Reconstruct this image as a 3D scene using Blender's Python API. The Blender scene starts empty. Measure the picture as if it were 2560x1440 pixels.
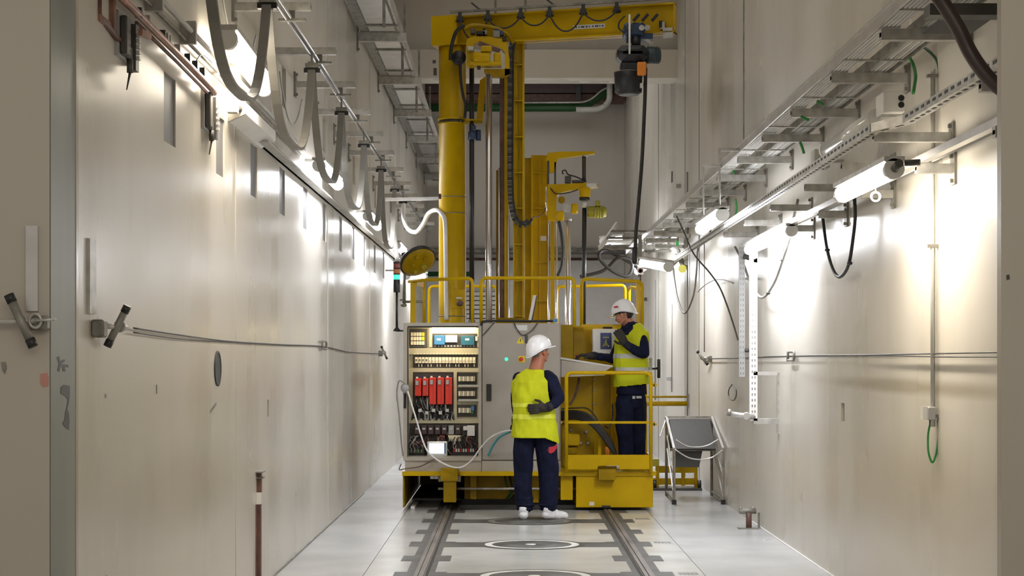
import bpy, bmesh, math, random
from mathutils import Vector, Matrix, noise, kdtree
random.seed(7)
PI = math.pi
S = bpy.context.scene
C = S.collection

# ---------------------------------------------------------------- camera, world, light, exposure
cd = bpy.data.cameras.new('camera')
cam = bpy.data.objects.new('camera', cd)
C.objects.link(cam)
cam.location = (0, 0, 1.6)
cam.rotation_euler = (PI / 2, 0, 0)
cd.sensor_width = 36
cd.lens = 4000 / 2560 * 36
cd.shift_x = 3 / 2560
cd.shift_y = 175 / 2560
cd.clip_end = 200
S.camera = cam
w = bpy.data.worlds.new('world')
S.world = w
w.use_nodes = True
w.node_tree.nodes['Background'].inputs[0].default_value = (1.0, 0.92, 0.80, 1)
w.node_tree.nodes['Background'].inputs[1].default_value = 0.45
S.view_settings.view_transform = 'Standard'
S.view_settings.look = 'None'
S.view_settings.gamma = 1
S.view_settings.use_curve_mapping = False
S.view_settings.exposure = -0.18
LAMP = 42.0
LAMPDN = 30.0


def area(name, loc, rot, sx, sy, power, col):
    l = bpy.data.lights.new(name, 'AREA')
    l.shape = 'RECTANGLE'
    l.size = sx
    l.size_y = sy
    l.energy = power
    l.color = col
    o = bpy.data.objects.new(name, l)
    C.objects.link(o)
    o.location = loc
    o.rotation_euler = rot
    return o


# added fill lights: two under the hall ceiling, one behind the camera
area('hall_ceiling_fill', (0.3, 13.5, 7.45), (0, 0, 0), 2.6, 14, 120, (1.0, 0.94, 0.86))
area('far_ceiling_fill', (0.3, 28, 7.4), (0, 0, 0), 2.2, 6, 100, (1.0, 0.95, 0.9))
area('anteroom_fill', (0.3, 1.0, 3.6), (math.radians(55), 0, 0), 4, 1.6, 60, (1.0, 0.9, 0.76))

# ---------------------------------------------------------------- helpers
LX, RX = -1.739, 2.357       # hall side walls
Y0, Y1 = 6.40, 33.3          # hall start, far wall
CZ = 7.6
K = 4000.0


def P(x, y, Y):
    return Vector(((x - 1277) / K * Y, Y, 1.6 - (y - 895) / K * Y))


def px(x, Y):
    return (x - 1277) / K * Y


def pz(y, Y):
    return 1.6 - (y - 895) / K * Y


class MB:
    def __init__(s):
        s.v = []
        s.f = []
        s.m = []
        s.sm = []

    def add(s, vs, fs, mi=0, smooth=False):
        n = len(s.v)
        s.v += [tuple(v) for v in vs]
        for f in fs:
            s.f.append(tuple(i + n for i in f))
            s.m.append(mi)
            s.sm.append(smooth)
        return s

    def box(s, x0, x1, y0, y1, z0, z1, mi=0):
        x0, x1 = min(x0, x1), max(x0, x1)
        y0, y1 = min(y0, y1), max(y0, y1)
        z0, z1 = min(z0, z1), max(z0, z1)
        vs = [(x0, y0, z0), (x1, y0, z0), (x1, y1, z0), (x0, y1, z0), (x0, y0, z1), (x1, y0, z1), (x1, y1, z1), (x0, y1, z1)]
        fs = [(0, 3, 2, 1), (4, 5, 6, 7), (0, 1, 5, 4), (1, 2, 6, 5), (2, 3, 7, 6), (3, 0, 4, 7)]
        return s.add(vs, fs, mi)

    def cbox(s, x0, x1, y0, y1, z0, z1, c, mi=0):
        """box with chamfered vertical and horizontal front edges"""
        x0, x1 = min(x0, x1), max(x0, x1)
        y0, y1 = min(y0, y1), max(y0, y1)
        z0, z1 = min(z0, z1), max(z0, z1)
        c = min(c, (x1 - x0) / 3, (y1 - y0) / 3, (z1 - z0) / 3)
        vs = []
        for (y, d) in ((y0, c), (y0 + c, 0), (y1 - c, 0), (y1, c)):
            a, b, e, f = x0 + d, x1 - d, z0 + d, z1 - d
            vs += [(a + c, y, e), (b - c, y, e), (b, y, e + c), (b, y, f - c), (b - c, y, f), (a + c, y, f), (a, y, f - c), (a, y, e + c)]
        fs = [tuple(range(8)), tuple(reversed(range(24, 32)))]
        for k in range(3):
            for i in range(8):
                j = (i + 1) % 8
                fs.append((k * 8 + i, k * 8 + 8 + i, k * 8 + 8 + j, k * 8 + j))
        return s.add(vs, fs, mi)

    def pbox(s, xa, ya, xb, yb, Ya, Yb=None, d=0.1, mi=0):
        """pixel rectangle standing at depth Ya, going back by d"""
        X0, X1 = px(xa, Ya), px(xb, Ya)
        Z0, Z1 = pz(yb, Ya), pz(ya, Ya)
        return s.box(X0, X1, Ya, Ya + d, Z0, Z1, mi)

    def tube(s, pts, r, seg=8, mi=0, rx=None, up=None, caps=True, closed=False):
        pts = [Vector(p) for p in pts]
        n = len(pts)
        rs = r if isinstance(r, (list, tuple)) else [r] * n
        prev = None
        rings = []
        for i, p in enumerate(pts):
            a = pts[(i - 1) % n] if closed else pts[max(i - 1, 0)]
            b = pts[(i + 1) % n] if closed else pts[min(i + 1, n - 1)]
            t = (b - a)
            if t.length < 1e-9:
                t = Vector((0, 0, 1))
            t.normalize()
            if up is not None:
                u = Vector(up) - t * t.dot(Vector(up))
                if u.length < 1e-6:
                    u = t.orthogonal()
            elif prev is None:
                u = t.orthogonal()
            else:
                u = prev - t * t.dot(prev)
                if u.length < 1e-6:
                    u = t.orthogonal()
            u.normalize()
            prev = u
            v = t.cross(u)
            q = rx if rx is not None else 1
            rings.append([p + u * math.cos(2 * PI * k / seg) * rs[i] + v * math.sin(2 * PI * k / seg) * rs[i] * q for k in range(seg)])
        vs = [v for rg in rings for v in rg]
        fs = []
        for i in range(n if closed else n - 1):
            for k in range(seg):
                k2 = (k + 1) % seg
                i2 = (i + 1) % n
                fs.append((i * seg + k, i * seg + k2, i2 * seg + k2, i2 * seg + k))
        s.add(vs, fs, mi, True)
        if caps and not closed:
            s.add(rings[0], [tuple(reversed(range(seg)))], mi)
            s.add(rings[-1], [tuple(range(seg))], mi)
        return s

    def ribbon(s, pts, w, t, side=(1, 0, 0), mi=0):
        """flat strip of width w along side and thickness t"""
        pts = [Vector(p) for p in pts]
        sd = Vector(side).normalized()
        vs, fs = [], []
        for i, p in enumerate(pts):
            a, b = pts[max(i - 1, 0)], pts[min(i + 1, len(pts) - 1)]
            tt = (b - a).normalized()
            nn = tt.cross(sd).normalized()
            for (p1, q1) in ((-1, -1), (1, -1), (1, 1), (-1, 1)):
                vs.append(p + sd * p1 * w / 2 + nn * q1 * t / 2)
        for i in range(len(pts) - 1):
            for k in range(4):
                k2 = (k + 1) % 4
                fs.append((i * 4 + k, i * 4 + k2, i * 4 + 4 + k2, i * 4 + 4 + k))
        n = len(pts) * 4
        fs += [(0, 3, 2, 1), (n - 4, n - 3, n - 2, n - 1)]
        return s.add(vs, fs, mi, False)

    def cyl(s, p0, p1, r, seg=12, mi=0, r1=None):
        return s.tube([p0, p1], [r, r if r1 is None else r1], seg, mi)

    def bar(s, p0, p1, w, h, mi=0, up=(0, 0, 1)):
        p0, p1 = Vector(p0), Vector(p1)
        t = (p1 - p0).normalized()
        u = Vector(up) - t * t.dot(Vector(up))
        if u.length < 1e-5:
            u = t.orthogonal()
        u.normalize()
        v = t.cross(u)
        vs = []
        for p in (p0, p1):
            for (a, b) in ((-1, -1), (1, -1), (1, 1), (-1, 1)):
                vs.append(p + v * a * w / 2 + u * b * h / 2)
        return s.add(vs, [(0, 3, 2, 1), (4, 5, 6, 7), (0, 1, 5, 4), (1, 2, 6, 5), (2, 3, 7, 6), (3, 0, 4, 7)], mi)

    def prism(s, poly, d, axis='y', mi=0, smooth=False):
        """poly: 3D points of one face; extruded by vector d"""
        d = Vector(d)
        n = len(poly)
        vs = [Vector(p) for p in poly] + [Vector(p) + d for p in poly]
        fs = [tuple(range(n)), tuple(reversed(range(n, 2 * n)))]
        for i in range(n):
            j = (i + 1) % n
            fs.append((i, i + n, j + n, j))
        return s.add(vs, fs, mi)

    def ppoly(s, pxs, Y, d, mi=0):
        return s.prism([P(x, y, Y) for x, y in pxs], (0, d, 0), mi=mi)

    def lathe(s, c, prof, seg=24, axis='z', mi=0, smooth=True):
        """prof: (r, h) list along axis from centre c"""
        c = Vector(c)
        ax = {'z': (Vector((1, 0, 0)), Vector((0, 1, 0)), Vector((0, 0, 1))),
              'y': (Vector((1, 0, 0)), Vector((0, 0, 1)), Vector((0, 1, 0))),
              'x': (Vector((0, 1, 0)), Vector((0, 0, 1)), Vector((1, 0, 0)))}[axis] if isinstance(axis, str) else axis
        u, v, a = ax
        vs = []
        for r, h in prof:
            for k in range(seg):
                t = 2 * PI * k / seg
                vs.append(c + a * h + u * math.cos(t) * r + v * math.sin(t) * r)
        fs = []
        for i in range(len(prof) - 1):
            for k in range(seg):
                k2 = (k + 1) % seg
                fs.append((i * seg + k, i * seg + k2, (i + 1) * seg + k2, (i + 1) * seg + k))
        s.add(vs, fs, mi, smooth)
        n = (len(prof) - 1) * seg
        s.add(vs[:seg], [tuple(reversed(range(seg)))], mi)
        s.add(vs[n:], [tuple(range(seg))], mi)
        return s

    def ell(s, c, r, seg=16, rg=10, mi=0, rot=None):
        c = Vector(c)
        vs, fs = [], []
        R = rot or Matrix.Identity(3)
        for i in range(rg + 1):
            ph = PI * i / rg
            for k in range(seg):
                t = 2 * PI * k / seg
                vs.append(c + R @ Vector((r[0] * math.sin(ph) * math.cos(t), r[1] * math.sin(ph) * math.sin(t), r[2] * math.cos(ph))))
        for i in range(rg):
            for k in range(seg):
                k2 = (k + 1) % seg
                fs.append((i * seg + k, (i + 1) * seg + k, (i + 1) * seg + k2, i * seg + k2))
        return s.add(vs, fs, mi, True)


WL = {}     # world location of each empty


def link_mesh(name, mb, mats, origin):
    me = bpy.data.meshes.new(name)
    o = Vector(origin)
    me.from_pydata([tuple(Vector(v) - o) for v in mb.v], [], mb.f)
    mats = mats if isinstance(mats, (list, tuple)) else [mats]
    for m in mats:
        me.materials.append(m)
    me.polygons.foreach_set('material_index', mb.m)
    me.polygons.foreach_set('use_smooth', mb.sm)
    bm = bmesh.new()
    bm.from_mesh(me)
    bmesh.ops.remove_doubles(bm, verts=bm.verts, dist=1e-5)
    bmesh.ops.recalc_face_normals(bm, faces=bm.faces)
    bm.to_mesh(me)
    bm.free()
    me.update()
    ob = bpy.data.objects.new(name, me)
    C.objects.link(ob)
    return ob


def tag(o, label=None, cat=None, group=None, kind=None):
    if label:
        o['label'] = label
    if cat:
        o['category'] = cat
    if group:
        o['group'] = group
    if kind:
        o['kind'] = kind
    return o


def thing(name, label, cat, loc, group=None, kind=None):
    o = bpy.data.objects.new(name, None)
    o.empty_display_size = 0.1
    C.objects.link(o)
    o.location = loc
    WL[o.name] = Vector(loc)
    return tag(o, label, cat, group, kind)


def part(name, mb, mats, parent, label=None, kind=None):
    org = WL[parent.name]
    o = link_mesh(name, mb, mats, org)
    o.parent = parent
    WL[o.name] = org
    return tag(o, label, None, None, kind)


def solo(name, mb, mats, label, cat, group=None, kind=None):
    xs = [v[0] for v in mb.v]
    ys = [v[1] for v in mb.v]
    zs = [v[2] for v in mb.v]
    org = Vector(((min(xs) + max(xs)) / 2, (min(ys) + max(ys)) / 2, min(zs)))
    o = link_mesh(name, mb, mats, org)
    o.location = org
    WL[o.name] = org
    return tag(o, label, cat, group, kind)


def struct(name, mb, mats, parent=None):
    if parent:
        return part(name, mb, mats, parent)
    return solo(name, mb, mats, None, None, None, 'structure')


def clone_part(src, parent, delta):
    c = src.copy()
    C.objects.link(c)
    c.parent = parent
    c.location = Vector(src.location) + Vector(delta)
    WL[c.name] = WL[parent.name]
    return c


def dup(root, loc, label=None, group=None):
    r = root.copy()
    C.objects.link(r)
    r.location = loc
    WL[r.name] = Vector(loc)
    if label:
        r['label'] = label
    if group:
        r['group'] = group
    for ch in list(root.children):
        c = ch.copy()
        C.objects.link(c)
        c.parent = r
        for g in list(ch.children):
            d = g.copy()
            C.objects.link(d)
            d.parent = c
    return r


ORD = ['nearest', 'second nearest', 'third nearest', 'fourth nearest', 'fifth nearest', 'sixth nearest', 'seventh nearest', 'eighth nearest',
       'ninth nearest', 'tenth nearest', 'eleventh nearest', 'twelfth nearest', 'thirteenth nearest', 'fourteenth nearest', 'fifteenth nearest', 'sixteenth nearest']


def bez(pts, n=8):
    """smooth Catmull-Rom curve through points"""
    pts = [Vector(p) for p in pts]
    out = []
    for i in range(len(pts) - 1):
        p0 = pts[max(i - 1, 0)]
        p1, p2 = pts[i], pts[i + 1]
        p3 = pts[min(i + 2, len(pts) - 1)]
        for k in range(n):
            t = k / n
            out.append(0.5 * ((2 * p1) + (p2 - p0) * t + (2 * p0 - 5 * p1 + 4 * p2 - p3) * t * t + (3 * p1 - p0 - 3 * p2 + p3) * t ** 3))
    out.append(pts[-1])
    return out


def fillet(pts, r, n=5):
    """polyline with rounded corners"""
    pts = [Vector(p) for p in pts]
    out = [pts[0]]
    for i in range(1, len(pts) - 1):
        a, b, c = pts[i - 1], pts[i], pts[i + 1]
        d1, d2 = (a - b), (c - b)
        q = min(r, d1.length / 2, d2.length / 2)
        p1, p2 = b + d1.normalized() * q, b + d2.normalized() * q
        for k in range(n + 1):
            t = k / n
            out.append(p1 * (1 - t) ** 2 + b * 2 * t * (1 - t) + p2 * t * t)
    out.append(pts[-1])
    return out


# ---------------------------------------------------------------- materials
def nt(m):
    m.use_nodes = True
    return m.node_tree


def mat(name, col, rough=0.5, metal=0.0, var=0.06, scale=6.0, emit=None, es=1.0, stretch=(1, 1, 1), bump=0.0, spec=0.5, dark=None):
    m = bpy.data.materials.new(name)
    t = nt(m)
    b = t.nodes['Principled BSDF']
    b.inputs['Roughness'].default_value = rough
    b.inputs['Metallic'].default_value = metal
    b.inputs['Specular IOR Level'].default_value = spec
    tc = t.nodes.new('ShaderNodeTexCoord')
    mp = t.nodes.new('ShaderNodeMapping')
    mp.inputs['Scale'].default_value = stretch
    t.links.new(tc.outputs['Object'], mp.inputs[0])
    nz = t.nodes.new('ShaderNodeTexNoise')
    nz.inputs['Scale'].default_value = scale
    nz.inputs['Detail'].default_value = 5
    t.links.new(mp.outputs[0], nz.inputs[0])
    rp = t.nodes.new('ShaderNodeValToRGB')
    d = dark or tuple(c * (1 - 2.2 * var) for c in col)
    rp.color_ramp.elements[0].position = 0.3
    rp.color_ramp.elements[1].position = 0.7
    rp.color_ramp.elements[0].color = (*d, 1)
    rp.color_ramp.elements[1].color = (*[min(1, c * (1 + var)) for c in col], 1)
    t.links.new(nz.outputs[0], rp.inputs[0])
    t.links.new(rp.outputs[0], b.inputs['Base Color'])
    if bump:
        bp = t.nodes.new('ShaderNodeBump')
        bp.inputs['Strength'].default_value = bump
        bp.inputs['Distance'].default_value = 0.01
        t.links.new(nz.outputs[0], bp.inputs['Height'])
        t.links.new(bp.outputs[0], b.inputs['Normal'])
    if emit:
        b.inputs['Emission Color'].default_value = (*emit, 1)
        b.inputs['Emission Strength'].default_value = es
    return m


def wall_mat(name, col, stain, rough=0.3, bump=0.35, streak=1.0, blobs=()):
    """glossy epoxy paint on concrete: vertical trowel streaks, stains, thin soft waves"""
    m = bpy.data.materials.new(name)
    t = nt(m)
    b = t.nodes['Principled BSDF']
    N, L = t.nodes.new, t.links.new
    tc = N('ShaderNodeTexCoord')

    def nz(sc, stretch, det=4, dist=0.0):
        mp = N('ShaderNodeMapping')
        mp.inputs['Scale'].default_value = stretch
        L(tc.outputs['Object'], mp.inputs[0])
        n = N('ShaderNodeTexNoise')
        n.inputs['Scale'].default_value = sc
        n.inputs['Detail'].default_value = det
        n.inputs['Distortion'].default_value = dist
        L(mp.outputs[0], n.inputs[0])
        return n.outputs[0]

    big = nz(0.35, (1, 1, 1), 3)
    stk = nz(0.8, (1, 1, 0.16), 3)
    fine = nz(3.0, (1, 1, 0.3), 4, 0.3)

    def ramp(src, a, bb, c0, c1):
        r = N('ShaderNodeValToRGB')
        r.color_ramp.elements[0].position = a
        r.color_ramp.elements[1].position = bb
        r.color_ramp.elements[0].color = (*c0, 1)
        r.color_ramp.elements[1].color = (*c1, 1)
        L(src, r.inputs[0])
        return r.outputs[0]

    def mix(a, bb, f, mode='MIX'):
        mx = N('ShaderNodeMix')
        mx.data_type = 'RGBA'
        mx.blend_type = mode
        if isinstance(f, float):
            mx.inputs[0].default_value = f
        else:
            L(f, mx.inputs[0])
        L(a, mx.inputs[6])
        L(bb, mx.inputs[7])
        return mx.outputs[2]

    base = ramp(big, 0.35, 0.65, tuple(c * 0.95 for c in col), col)
    s1 = ramp(stk, 0.32, 0.6, stain, (1, 1, 1))
    c = mix(base, s1, 0.26 * streak, 'MULTIPLY')
    s2 = ramp(fine, 0.26, 0.5, tuple(q * 0.8 for q in stain), (1, 1, 1))
    c = mix(c, s2, 0.13, 'MULTIPLY')
    for (loc, rad, bc, st) in blobs:        # worn, dirty patches with a shape of their own
        mp = N('ShaderNodeMapping')
        mp.inputs['Location'].default_value = tuple(-l / r for l, r in zip(loc, rad))
        mp.inputs['Scale'].default_value = tuple(1 / r for r in rad)
        L(tc.outputs['Object'], mp.inputs[0])
        gr = N('ShaderNodeTexGradient')
        gr.gradient_type = 'SPHERICAL'
        L(mp.outputs[0], gr.inputs[0])
        mu = N('ShaderNodeMath')
        mu.operation = 'MULTIPLY'
        L(gr.outputs[1], mu.inputs[0])
        L(stk, mu.inputs[1])
        mr_ = N('ShaderNodeMapRange')
        mr_.inputs[1].default_value = 0.08
        mr_.inputs[2].default_value = 0.35
        mr_.inputs[4].default_value = st
        L(mu.outputs[0], mr_.inputs[0])
        rgb = N('ShaderNodeRGB')
        rgb.outputs[0].default_value = (*bc, 1)
        c = mix(c, rgb.outputs[0], mr_.outputs[0], 'MULTIPLY')
    L(c, b.inputs['Base Color'])
    rr = N('ShaderNodeMapRange')
    rr.inputs[1].default_value = 0.3
    rr.inputs[2].default_value = 0.7
    rr.inputs[3].default_value = rough - 0.06
    rr.inputs[4].default_value = rough + 0.14
    L(stk, rr.inputs[0])
    L(rr.outputs[0], b.inputs['Roughness'])
    wv = nz(0.7, (1, 1, 0.2), 1.5)
    bp = N('ShaderNodeBump')
    bp.inputs['Strength'].default_value = bump
    bp.inputs['Distance'].default_value = 0.02
    L(wv, bp.inputs['Height'])
    L(bp.outputs[0], b.inputs['Normal'])
    return m


M = {}
GRY, TAN = (0.62, 0.58, 0.52), (0.74, 0.66, 0.48)
M['wall'] = wall_mat('wall_paint', (0.56, 0.53, 0.475), (0.62, 0.59, 0.53), 0.25)
M['wall_l'] = wall_mat('left_wall_paint', (0.56, 0.53, 0.475), (0.62, 0.59, 0.53), 0.26, 0.22, 1.0,
                       [((0, 10.7, 0.5), (0.5, 1.5, 0.75), GRY, 0.9), ((0, 14.2, 1.2), (0.5, 1.6, 0.5), TAN, 0.9), ((0, 12.0, 1.35), (0.5, 1.6, 0.16), GRY, 0.7), ((0, 2.2, 0.9), (0.5, 2.4, 0.35), (0.84, 0.82, 0.78), 0.8)])
M['wall_r'] = wall_mat('right_wall_paint', (0.56, 0.53, 0.475), (0.62, 0.59, 0.53), 0.26, 0.22, 1.0,
                       [((0, 11.9, 4.65), (0.5, 1.3, 0.6), GRY, 0.9), ((0, 12.2, 5.9), (0.5, 0.5, 1.6), GRY, 0.6), ((0, 3.1, 1.43), (0.5, 3.4, 0.07), GRY, 0.9), ((0, 2.6, 0.8), (0.5, 2.4, 0.5), (0.84, 0.81, 0.75), 0.8), ((0, 14.5, 5.2), (0.5, 1.2, 2.0), GRY, 0.5)])
M['wall_far'] = wall_mat('far_wall_paint', (0.52, 0.49, 0.44), (0.62, 0.60, 0.55), 0.42)
M['jamb'] = wall_mat('jamb_paint', (0.46, 0.42, 0.36), (0.8, 0.78, 0.74), 0.2, 0.2, 0.5)
M['reveal'] = mat('reveal_paint', (0.20, 0.205, 0.175), 0.45, var=0.12, scale=2.5, stretch=(1, 1, 0.2))
M['floor'] = mat('floor_paint', (0.53, 0.53, 0.515), 0.2, var=0.09, scale=1.6, bump=0.05)
M['floor2'] = mat('floor_paint_bluish', (0.48, 0.485, 0.49), 0.22, var=0.08, scale=1.3, bump=0.05)
M['joint'] = mat('joint_dark', (0.30, 0.30, 0.285), 0.7)
M['grout'] = mat('rail_grout', (0.088, 0.086, 0.083), 0.5, var=0.15, scale=4, spec=0.25)
M['rail'] = mat('rail_steel', (0.17, 0.15, 0.138), 0.45, 0.3, var=0.25, scale=5, stretch=(3, 0.4, 3))
M['groove'] = mat('rail_groove', (0.03, 0.026, 0.022), 0.8)
M['white_ring'] = mat('ring_paint', (0.80, 0.80, 0.77), 0.25, var=0.06)
M['plate_grey'] = mat('ring_plate', (0.115, 0.115, 0.112), 0.45, 0.0, var=0.2, scale=5, spec=0.3)
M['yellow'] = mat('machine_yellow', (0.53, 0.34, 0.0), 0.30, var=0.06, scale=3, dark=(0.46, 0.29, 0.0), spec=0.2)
M['yellow_d'] = mat('machine_yellow_dark', (0.32, 0.20, 0.0), 0.42, var=0.14, scale=5, spec=0.2)  # darker, rougher and more mottled than the machine yellow
M['olive'] = mat('olive_motor', (0.29, 0.265, 0.02), 0.4, var=0.1)
M['galv'] = mat('galvanised_steel', (0.46, 0.45, 0.42), 0.42, 0.35, var=0.15, scale=14)
M['galv_d'] = mat('dull_steel', (0.25, 0.24, 0.21), 0.5, 0.4, var=0.2, scale=10)
M['alu'] = mat('bright_aluminium', (0.62, 0.61, 0.60), 0.3, 0.7, var=0.06)
M['chrome'] = mat('polished_rod', (0.68, 0.66, 0.68), 0.18, 0.9, var=0.03)
M['cable_grey'] = mat('grey_cable', (0.21, 0.20, 0.18), 0.5, var=0.06)
M['cable_pale'] = mat('pale_cable', (0.50, 0.50, 0.47), 0.45, var=0.08)
M['cable_white'] = mat('white_cable', (0.72, 0.71, 0.70), 0.4, var=0.04)
M['black'] = mat('black_plastic', (0.012, 0.012, 0.014), 0.4, var=0.1)
M['rubber'] = mat('black_rubber', (0.02, 0.018, 0.017), 0.55, var=0.1)
M['hose_brown'] = mat('dark_brown_hose', (0.045, 0.028, 0.025), 0.4, var=0.1)
M['copper'] = mat('brown_copper_pipe', (0.30, 0.155, 0.105), 0.38, 0.35, var=0.2, scale=12)
M['brown'] = mat('rusty_brown', (0.14, 0.07, 0.055), 0.55, var=0.2, scale=12)
M['beige'] = mat('beige_enamel', (0.40, 0.365, 0.305), 0.4, var=0.03)
M['taupe'] = mat('cabinet_enamel', (0.335, 0.30, 0.26), 0.42, var=0.03)
M['inner'] = mat('mounting_plate', (0.50, 0.45, 0.30), 0.4, 0.1, var=0.06)
M['cream'] = mat('cream_plastic', (0.80, 0.72, 0.50), 0.4, var=0.05)
M['white'] = mat('white_plastic', (0.72, 0.71, 0.69), 0.4, var=0.03)
M['grey'] = mat('grey_plastic', (0.33, 0.33, 0.33), 0.4, var=0.04)
M['dgrey'] = mat('dark_grey', (0.06, 0.056, 0.05), 0.5, var=0.15)
M['red'] = mat('red_enamel', (0.62, 0.03, 0.015), 0.35, var=0.05)
M['redcloth'] = mat('red_cloth', (0.40, 0.015, 0.03), 0.8)
M['orange'] = mat('orange_plastic', (0.75, 0.24, 0.02), 0.4)
M['blue'] = mat('blue_plastic', (0.05, 0.20, 0.42), 0.35)
M['teal'] = mat('teal_plastic', (0.02, 0.12, 0.19), 0.35)
M['tealhose'] = mat('teal_hose', (0.07, 0.36, 0.42), 0.4)
M['green'] = mat('green_cable', (0.03, 0.26, 0.05), 0.4)
M['green_d'] = mat('dark_green_pipe', (0.01, 0.07, 0.015), 0.4)
M['hoistblue'] = mat('hoist_blue', (0.02, 0.045, 0.10), 0.4)
M['hoistdark'] = mat('hoist_dark', (0.014, 0.014, 0.017), 0.4)
M['hoistgreen'] = mat('hoist_motor', (0.03, 0.055, 0.065), 0.4)
M['poster'] = mat('poster_blue', (0.01, 0.025, 0.14), 0.3, var=0.02)
M['poster_y'] = mat('poster_emblem', (0.30, 0.30, 0.08), 0.4, var=0.02)
M['warn'] = mat('warning_yellow', (0.75, 0.60, 0.02), 0.4, var=0.02)
M['maroon'] = mat('dark_maroon', (0.05, 0.028, 0.03), 0.5)
M['slot'] = mat('slot_grey', (0.15, 0.145, 0.15), 0.5, var=0.05)
M['slot_dark'] = mat('slot_dark', (0.03, 0.032, 0.03), 0.6)
M['mesh'] = mat('perforated_sheet', (0.075, 0.073, 0.07), 0.6, 0.2, var=0.3, scale=220, spec=0.25)
M['paintblack'] = mat('black_paint', (0.03, 0.03, 0.026), 0.5)
M['pink'] = mat('faded_red_paint', (0.50, 0.24, 0.19), 0.4)
M['skin'] = mat('skin', (0.46, 0.20, 0.12), 0.5, var=0.06)
M['skin_red'] = mat('ruddy_skin', (0.36, 0.13, 0.07), 0.5, var=0.08)
M['lips'] = mat('lips', (0.36, 0.10, 0.08), 0.45, var=0.04)
M['hair'] = mat('dark_hair', (0.018, 0.013, 0.01), 0.6)
M['hair_grey'] = mat('grey_hair', (0.12, 0.11, 0.10), 0.7)
M['navy'] = mat('navy_cloth', (0.007, 0.009, 0.028), 0.85, var=0.2, scale=18, spec=0.15)
M['glove'] = mat('dark_glove', (0.022, 0.017, 0.013), 0.8, var=0.2)
M['vest'] = mat('hi_vis_cloth', (0.47, 0.50, 0.010), 0.75, var=0.07, scale=8, spec=0.2)
M['band'] = mat('reflective_band', (0.42, 0.42, 0.38), 0.4, var=0.05)
M['band_y'] = mat('bright_yellow_band', (0.60, 0.64, 0.04), 0.45, var=0.03)
M['helmet'] = mat('white_helmet', (0.78, 0.77, 0.78), 0.22, var=0.01)
M['shoe'] = mat('white_overshoe', (0.74, 0.73, 0.76), 0.6, var=0.08, scale=30)
M['eye'] = mat('eye_white', (0.7, 0.68, 0.65), 0.2)
M['glow'] = mat('lamp_diffuser', (0.9, 0.9, 0.9), 0.3, emit=(0.93, 0.95, 1.0), es=LAMP)
M['glow_w'] = mat('lamp_diffuser_warm', (0.9, 0.9, 0.9), 0.3, emit=(1.0, 0.90, 0.74), es=LAMP)
M['glow_c'] = mat('cabinet_lamp_glow', (0.9, 0.85, 0.7), 0.3, emit=(1.0, 0.82, 0.50), es=12)
M['glow_screen'] = mat('screen_glow', (0.5, 0.6, 0.7), 0.3, emit=(0.72, 0.86, 1.0), es=1.25)
M['glow_green'] = mat('beacon_green', (0.02, 0.5, 0.3), 0.3, emit=(0.1, 1.0, 0.62), es=1.1)
M['beacon_red'] = mat('beacon_red', (0.24, 0.06, 0.05), 0.3)
M['beacon_org'] = mat('beacon_orange', (0.50, 0.18, 0.05), 0.3)
M['clear'] = mat('clear_housing', (0.62, 0.62, 0.60), 0.12, var=0.02)

# ================================================================ THE ROOM
def wall_side(name, X, sgn, openings, material):
    """side wall along Y, inner face at X, body on the far side; openings cut through to a recess"""
    th = 0.30
    ys = sorted({Y0, Y1} | {o[0] for o in openings} | {o[1] for o in openings})
    zs = sorted({0.0, CZ} | {o[2] for o in openings} | {o[3] for o in openings})
    root = thing(name, None, None, (X, Y0, 0), kind='structure')
    mb = MB()
    for i in range(len(ys) - 1):
        runs = []
        for j in range(len(zs) - 1):
            ym, zm = (ys[i] + ys[i + 1]) / 2, (zs[j] + zs[j + 1]) / 2
            if any(o[0] < ym < o[1] and o[2] < zm < o[3] for o in openings):
                continue
            if runs and abs(runs[-1][1] - zs[j]) < 1e-9:
                runs[-1][1] = zs[j + 1]
            else:
                runs.append([zs[j], zs[j + 1]])
        for a, b in runs:
            mb.add([(X, ys[i], a), (X, ys[i + 1], a), (X, ys[i + 1], b), (X, ys[i], b)], [(0, 1, 2, 3)])
    mb.box(X + sgn * 0.20, X + sgn * th, Y0, Y1, 0, CZ)
    for (a, b, c, d, *_r) in openings:     # reveals
        e = X + sgn * 0.12
        mb.add([(X, a, c), (e, a, c), (e, a, d), (X, a, d)], [(0, 1, 2, 3)])
        mb.add([(X, b, c), (e, b, c), (e, b, d), (X, b, d)], [(0, 1, 2, 3)])
        mb.add([(X, a, c), (X, b, c), (e, b, c), (e, a, c)], [(0, 1, 2, 3)])
        mb.add([(X, a, d), (X, b, d), (e, b, d), (e, a, d)], [(0, 1, 2, 3)])
    part('wall_face', mb, material, root)
    return root


low = [8.02, 9.44, 10.69, 12.03, 13.4, 14.8, 16.2, 17.5, 18.9, 20.3, 21.7]
up = [12.16, 13.6, 14.8, 16.2, 17.6, 19.0, 20.4]
opl = [(y, y + 0.28, 2.69, 3.04) for y in low]
opu = [(y, y + 0.22, 3.52, 3.83) for y in up]
wl = wall_side('wall_left', LX, -1, opl + opu + [(11.43, 11.50, 1.18, 1.30)], M['wall_l'])
for (a, b, c, d) in opl:
    part('slot_panel', MB().box(LX - 0.010, LX - 0.055, a, b, c, d), M['slot'], wl)
for (a, b, c, d) in opu + [(11.43, 11.50, 1.18, 1.30)]:
    part('slot_back', MB().box(LX - 0.10, LX - 0.115, a, b, c, d), M['slot_dark'], wl)
wr = wall_side('wall_right', RX, 1, [(11.30, 11.42, 1.15, 1.28)], M['wall_r'])
part('slot_back', MB().box(RX + 0.08, RX + 0.10, 11.30, 11.42, 1.15, 1.28), M['slot_dark'], wr)
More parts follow.
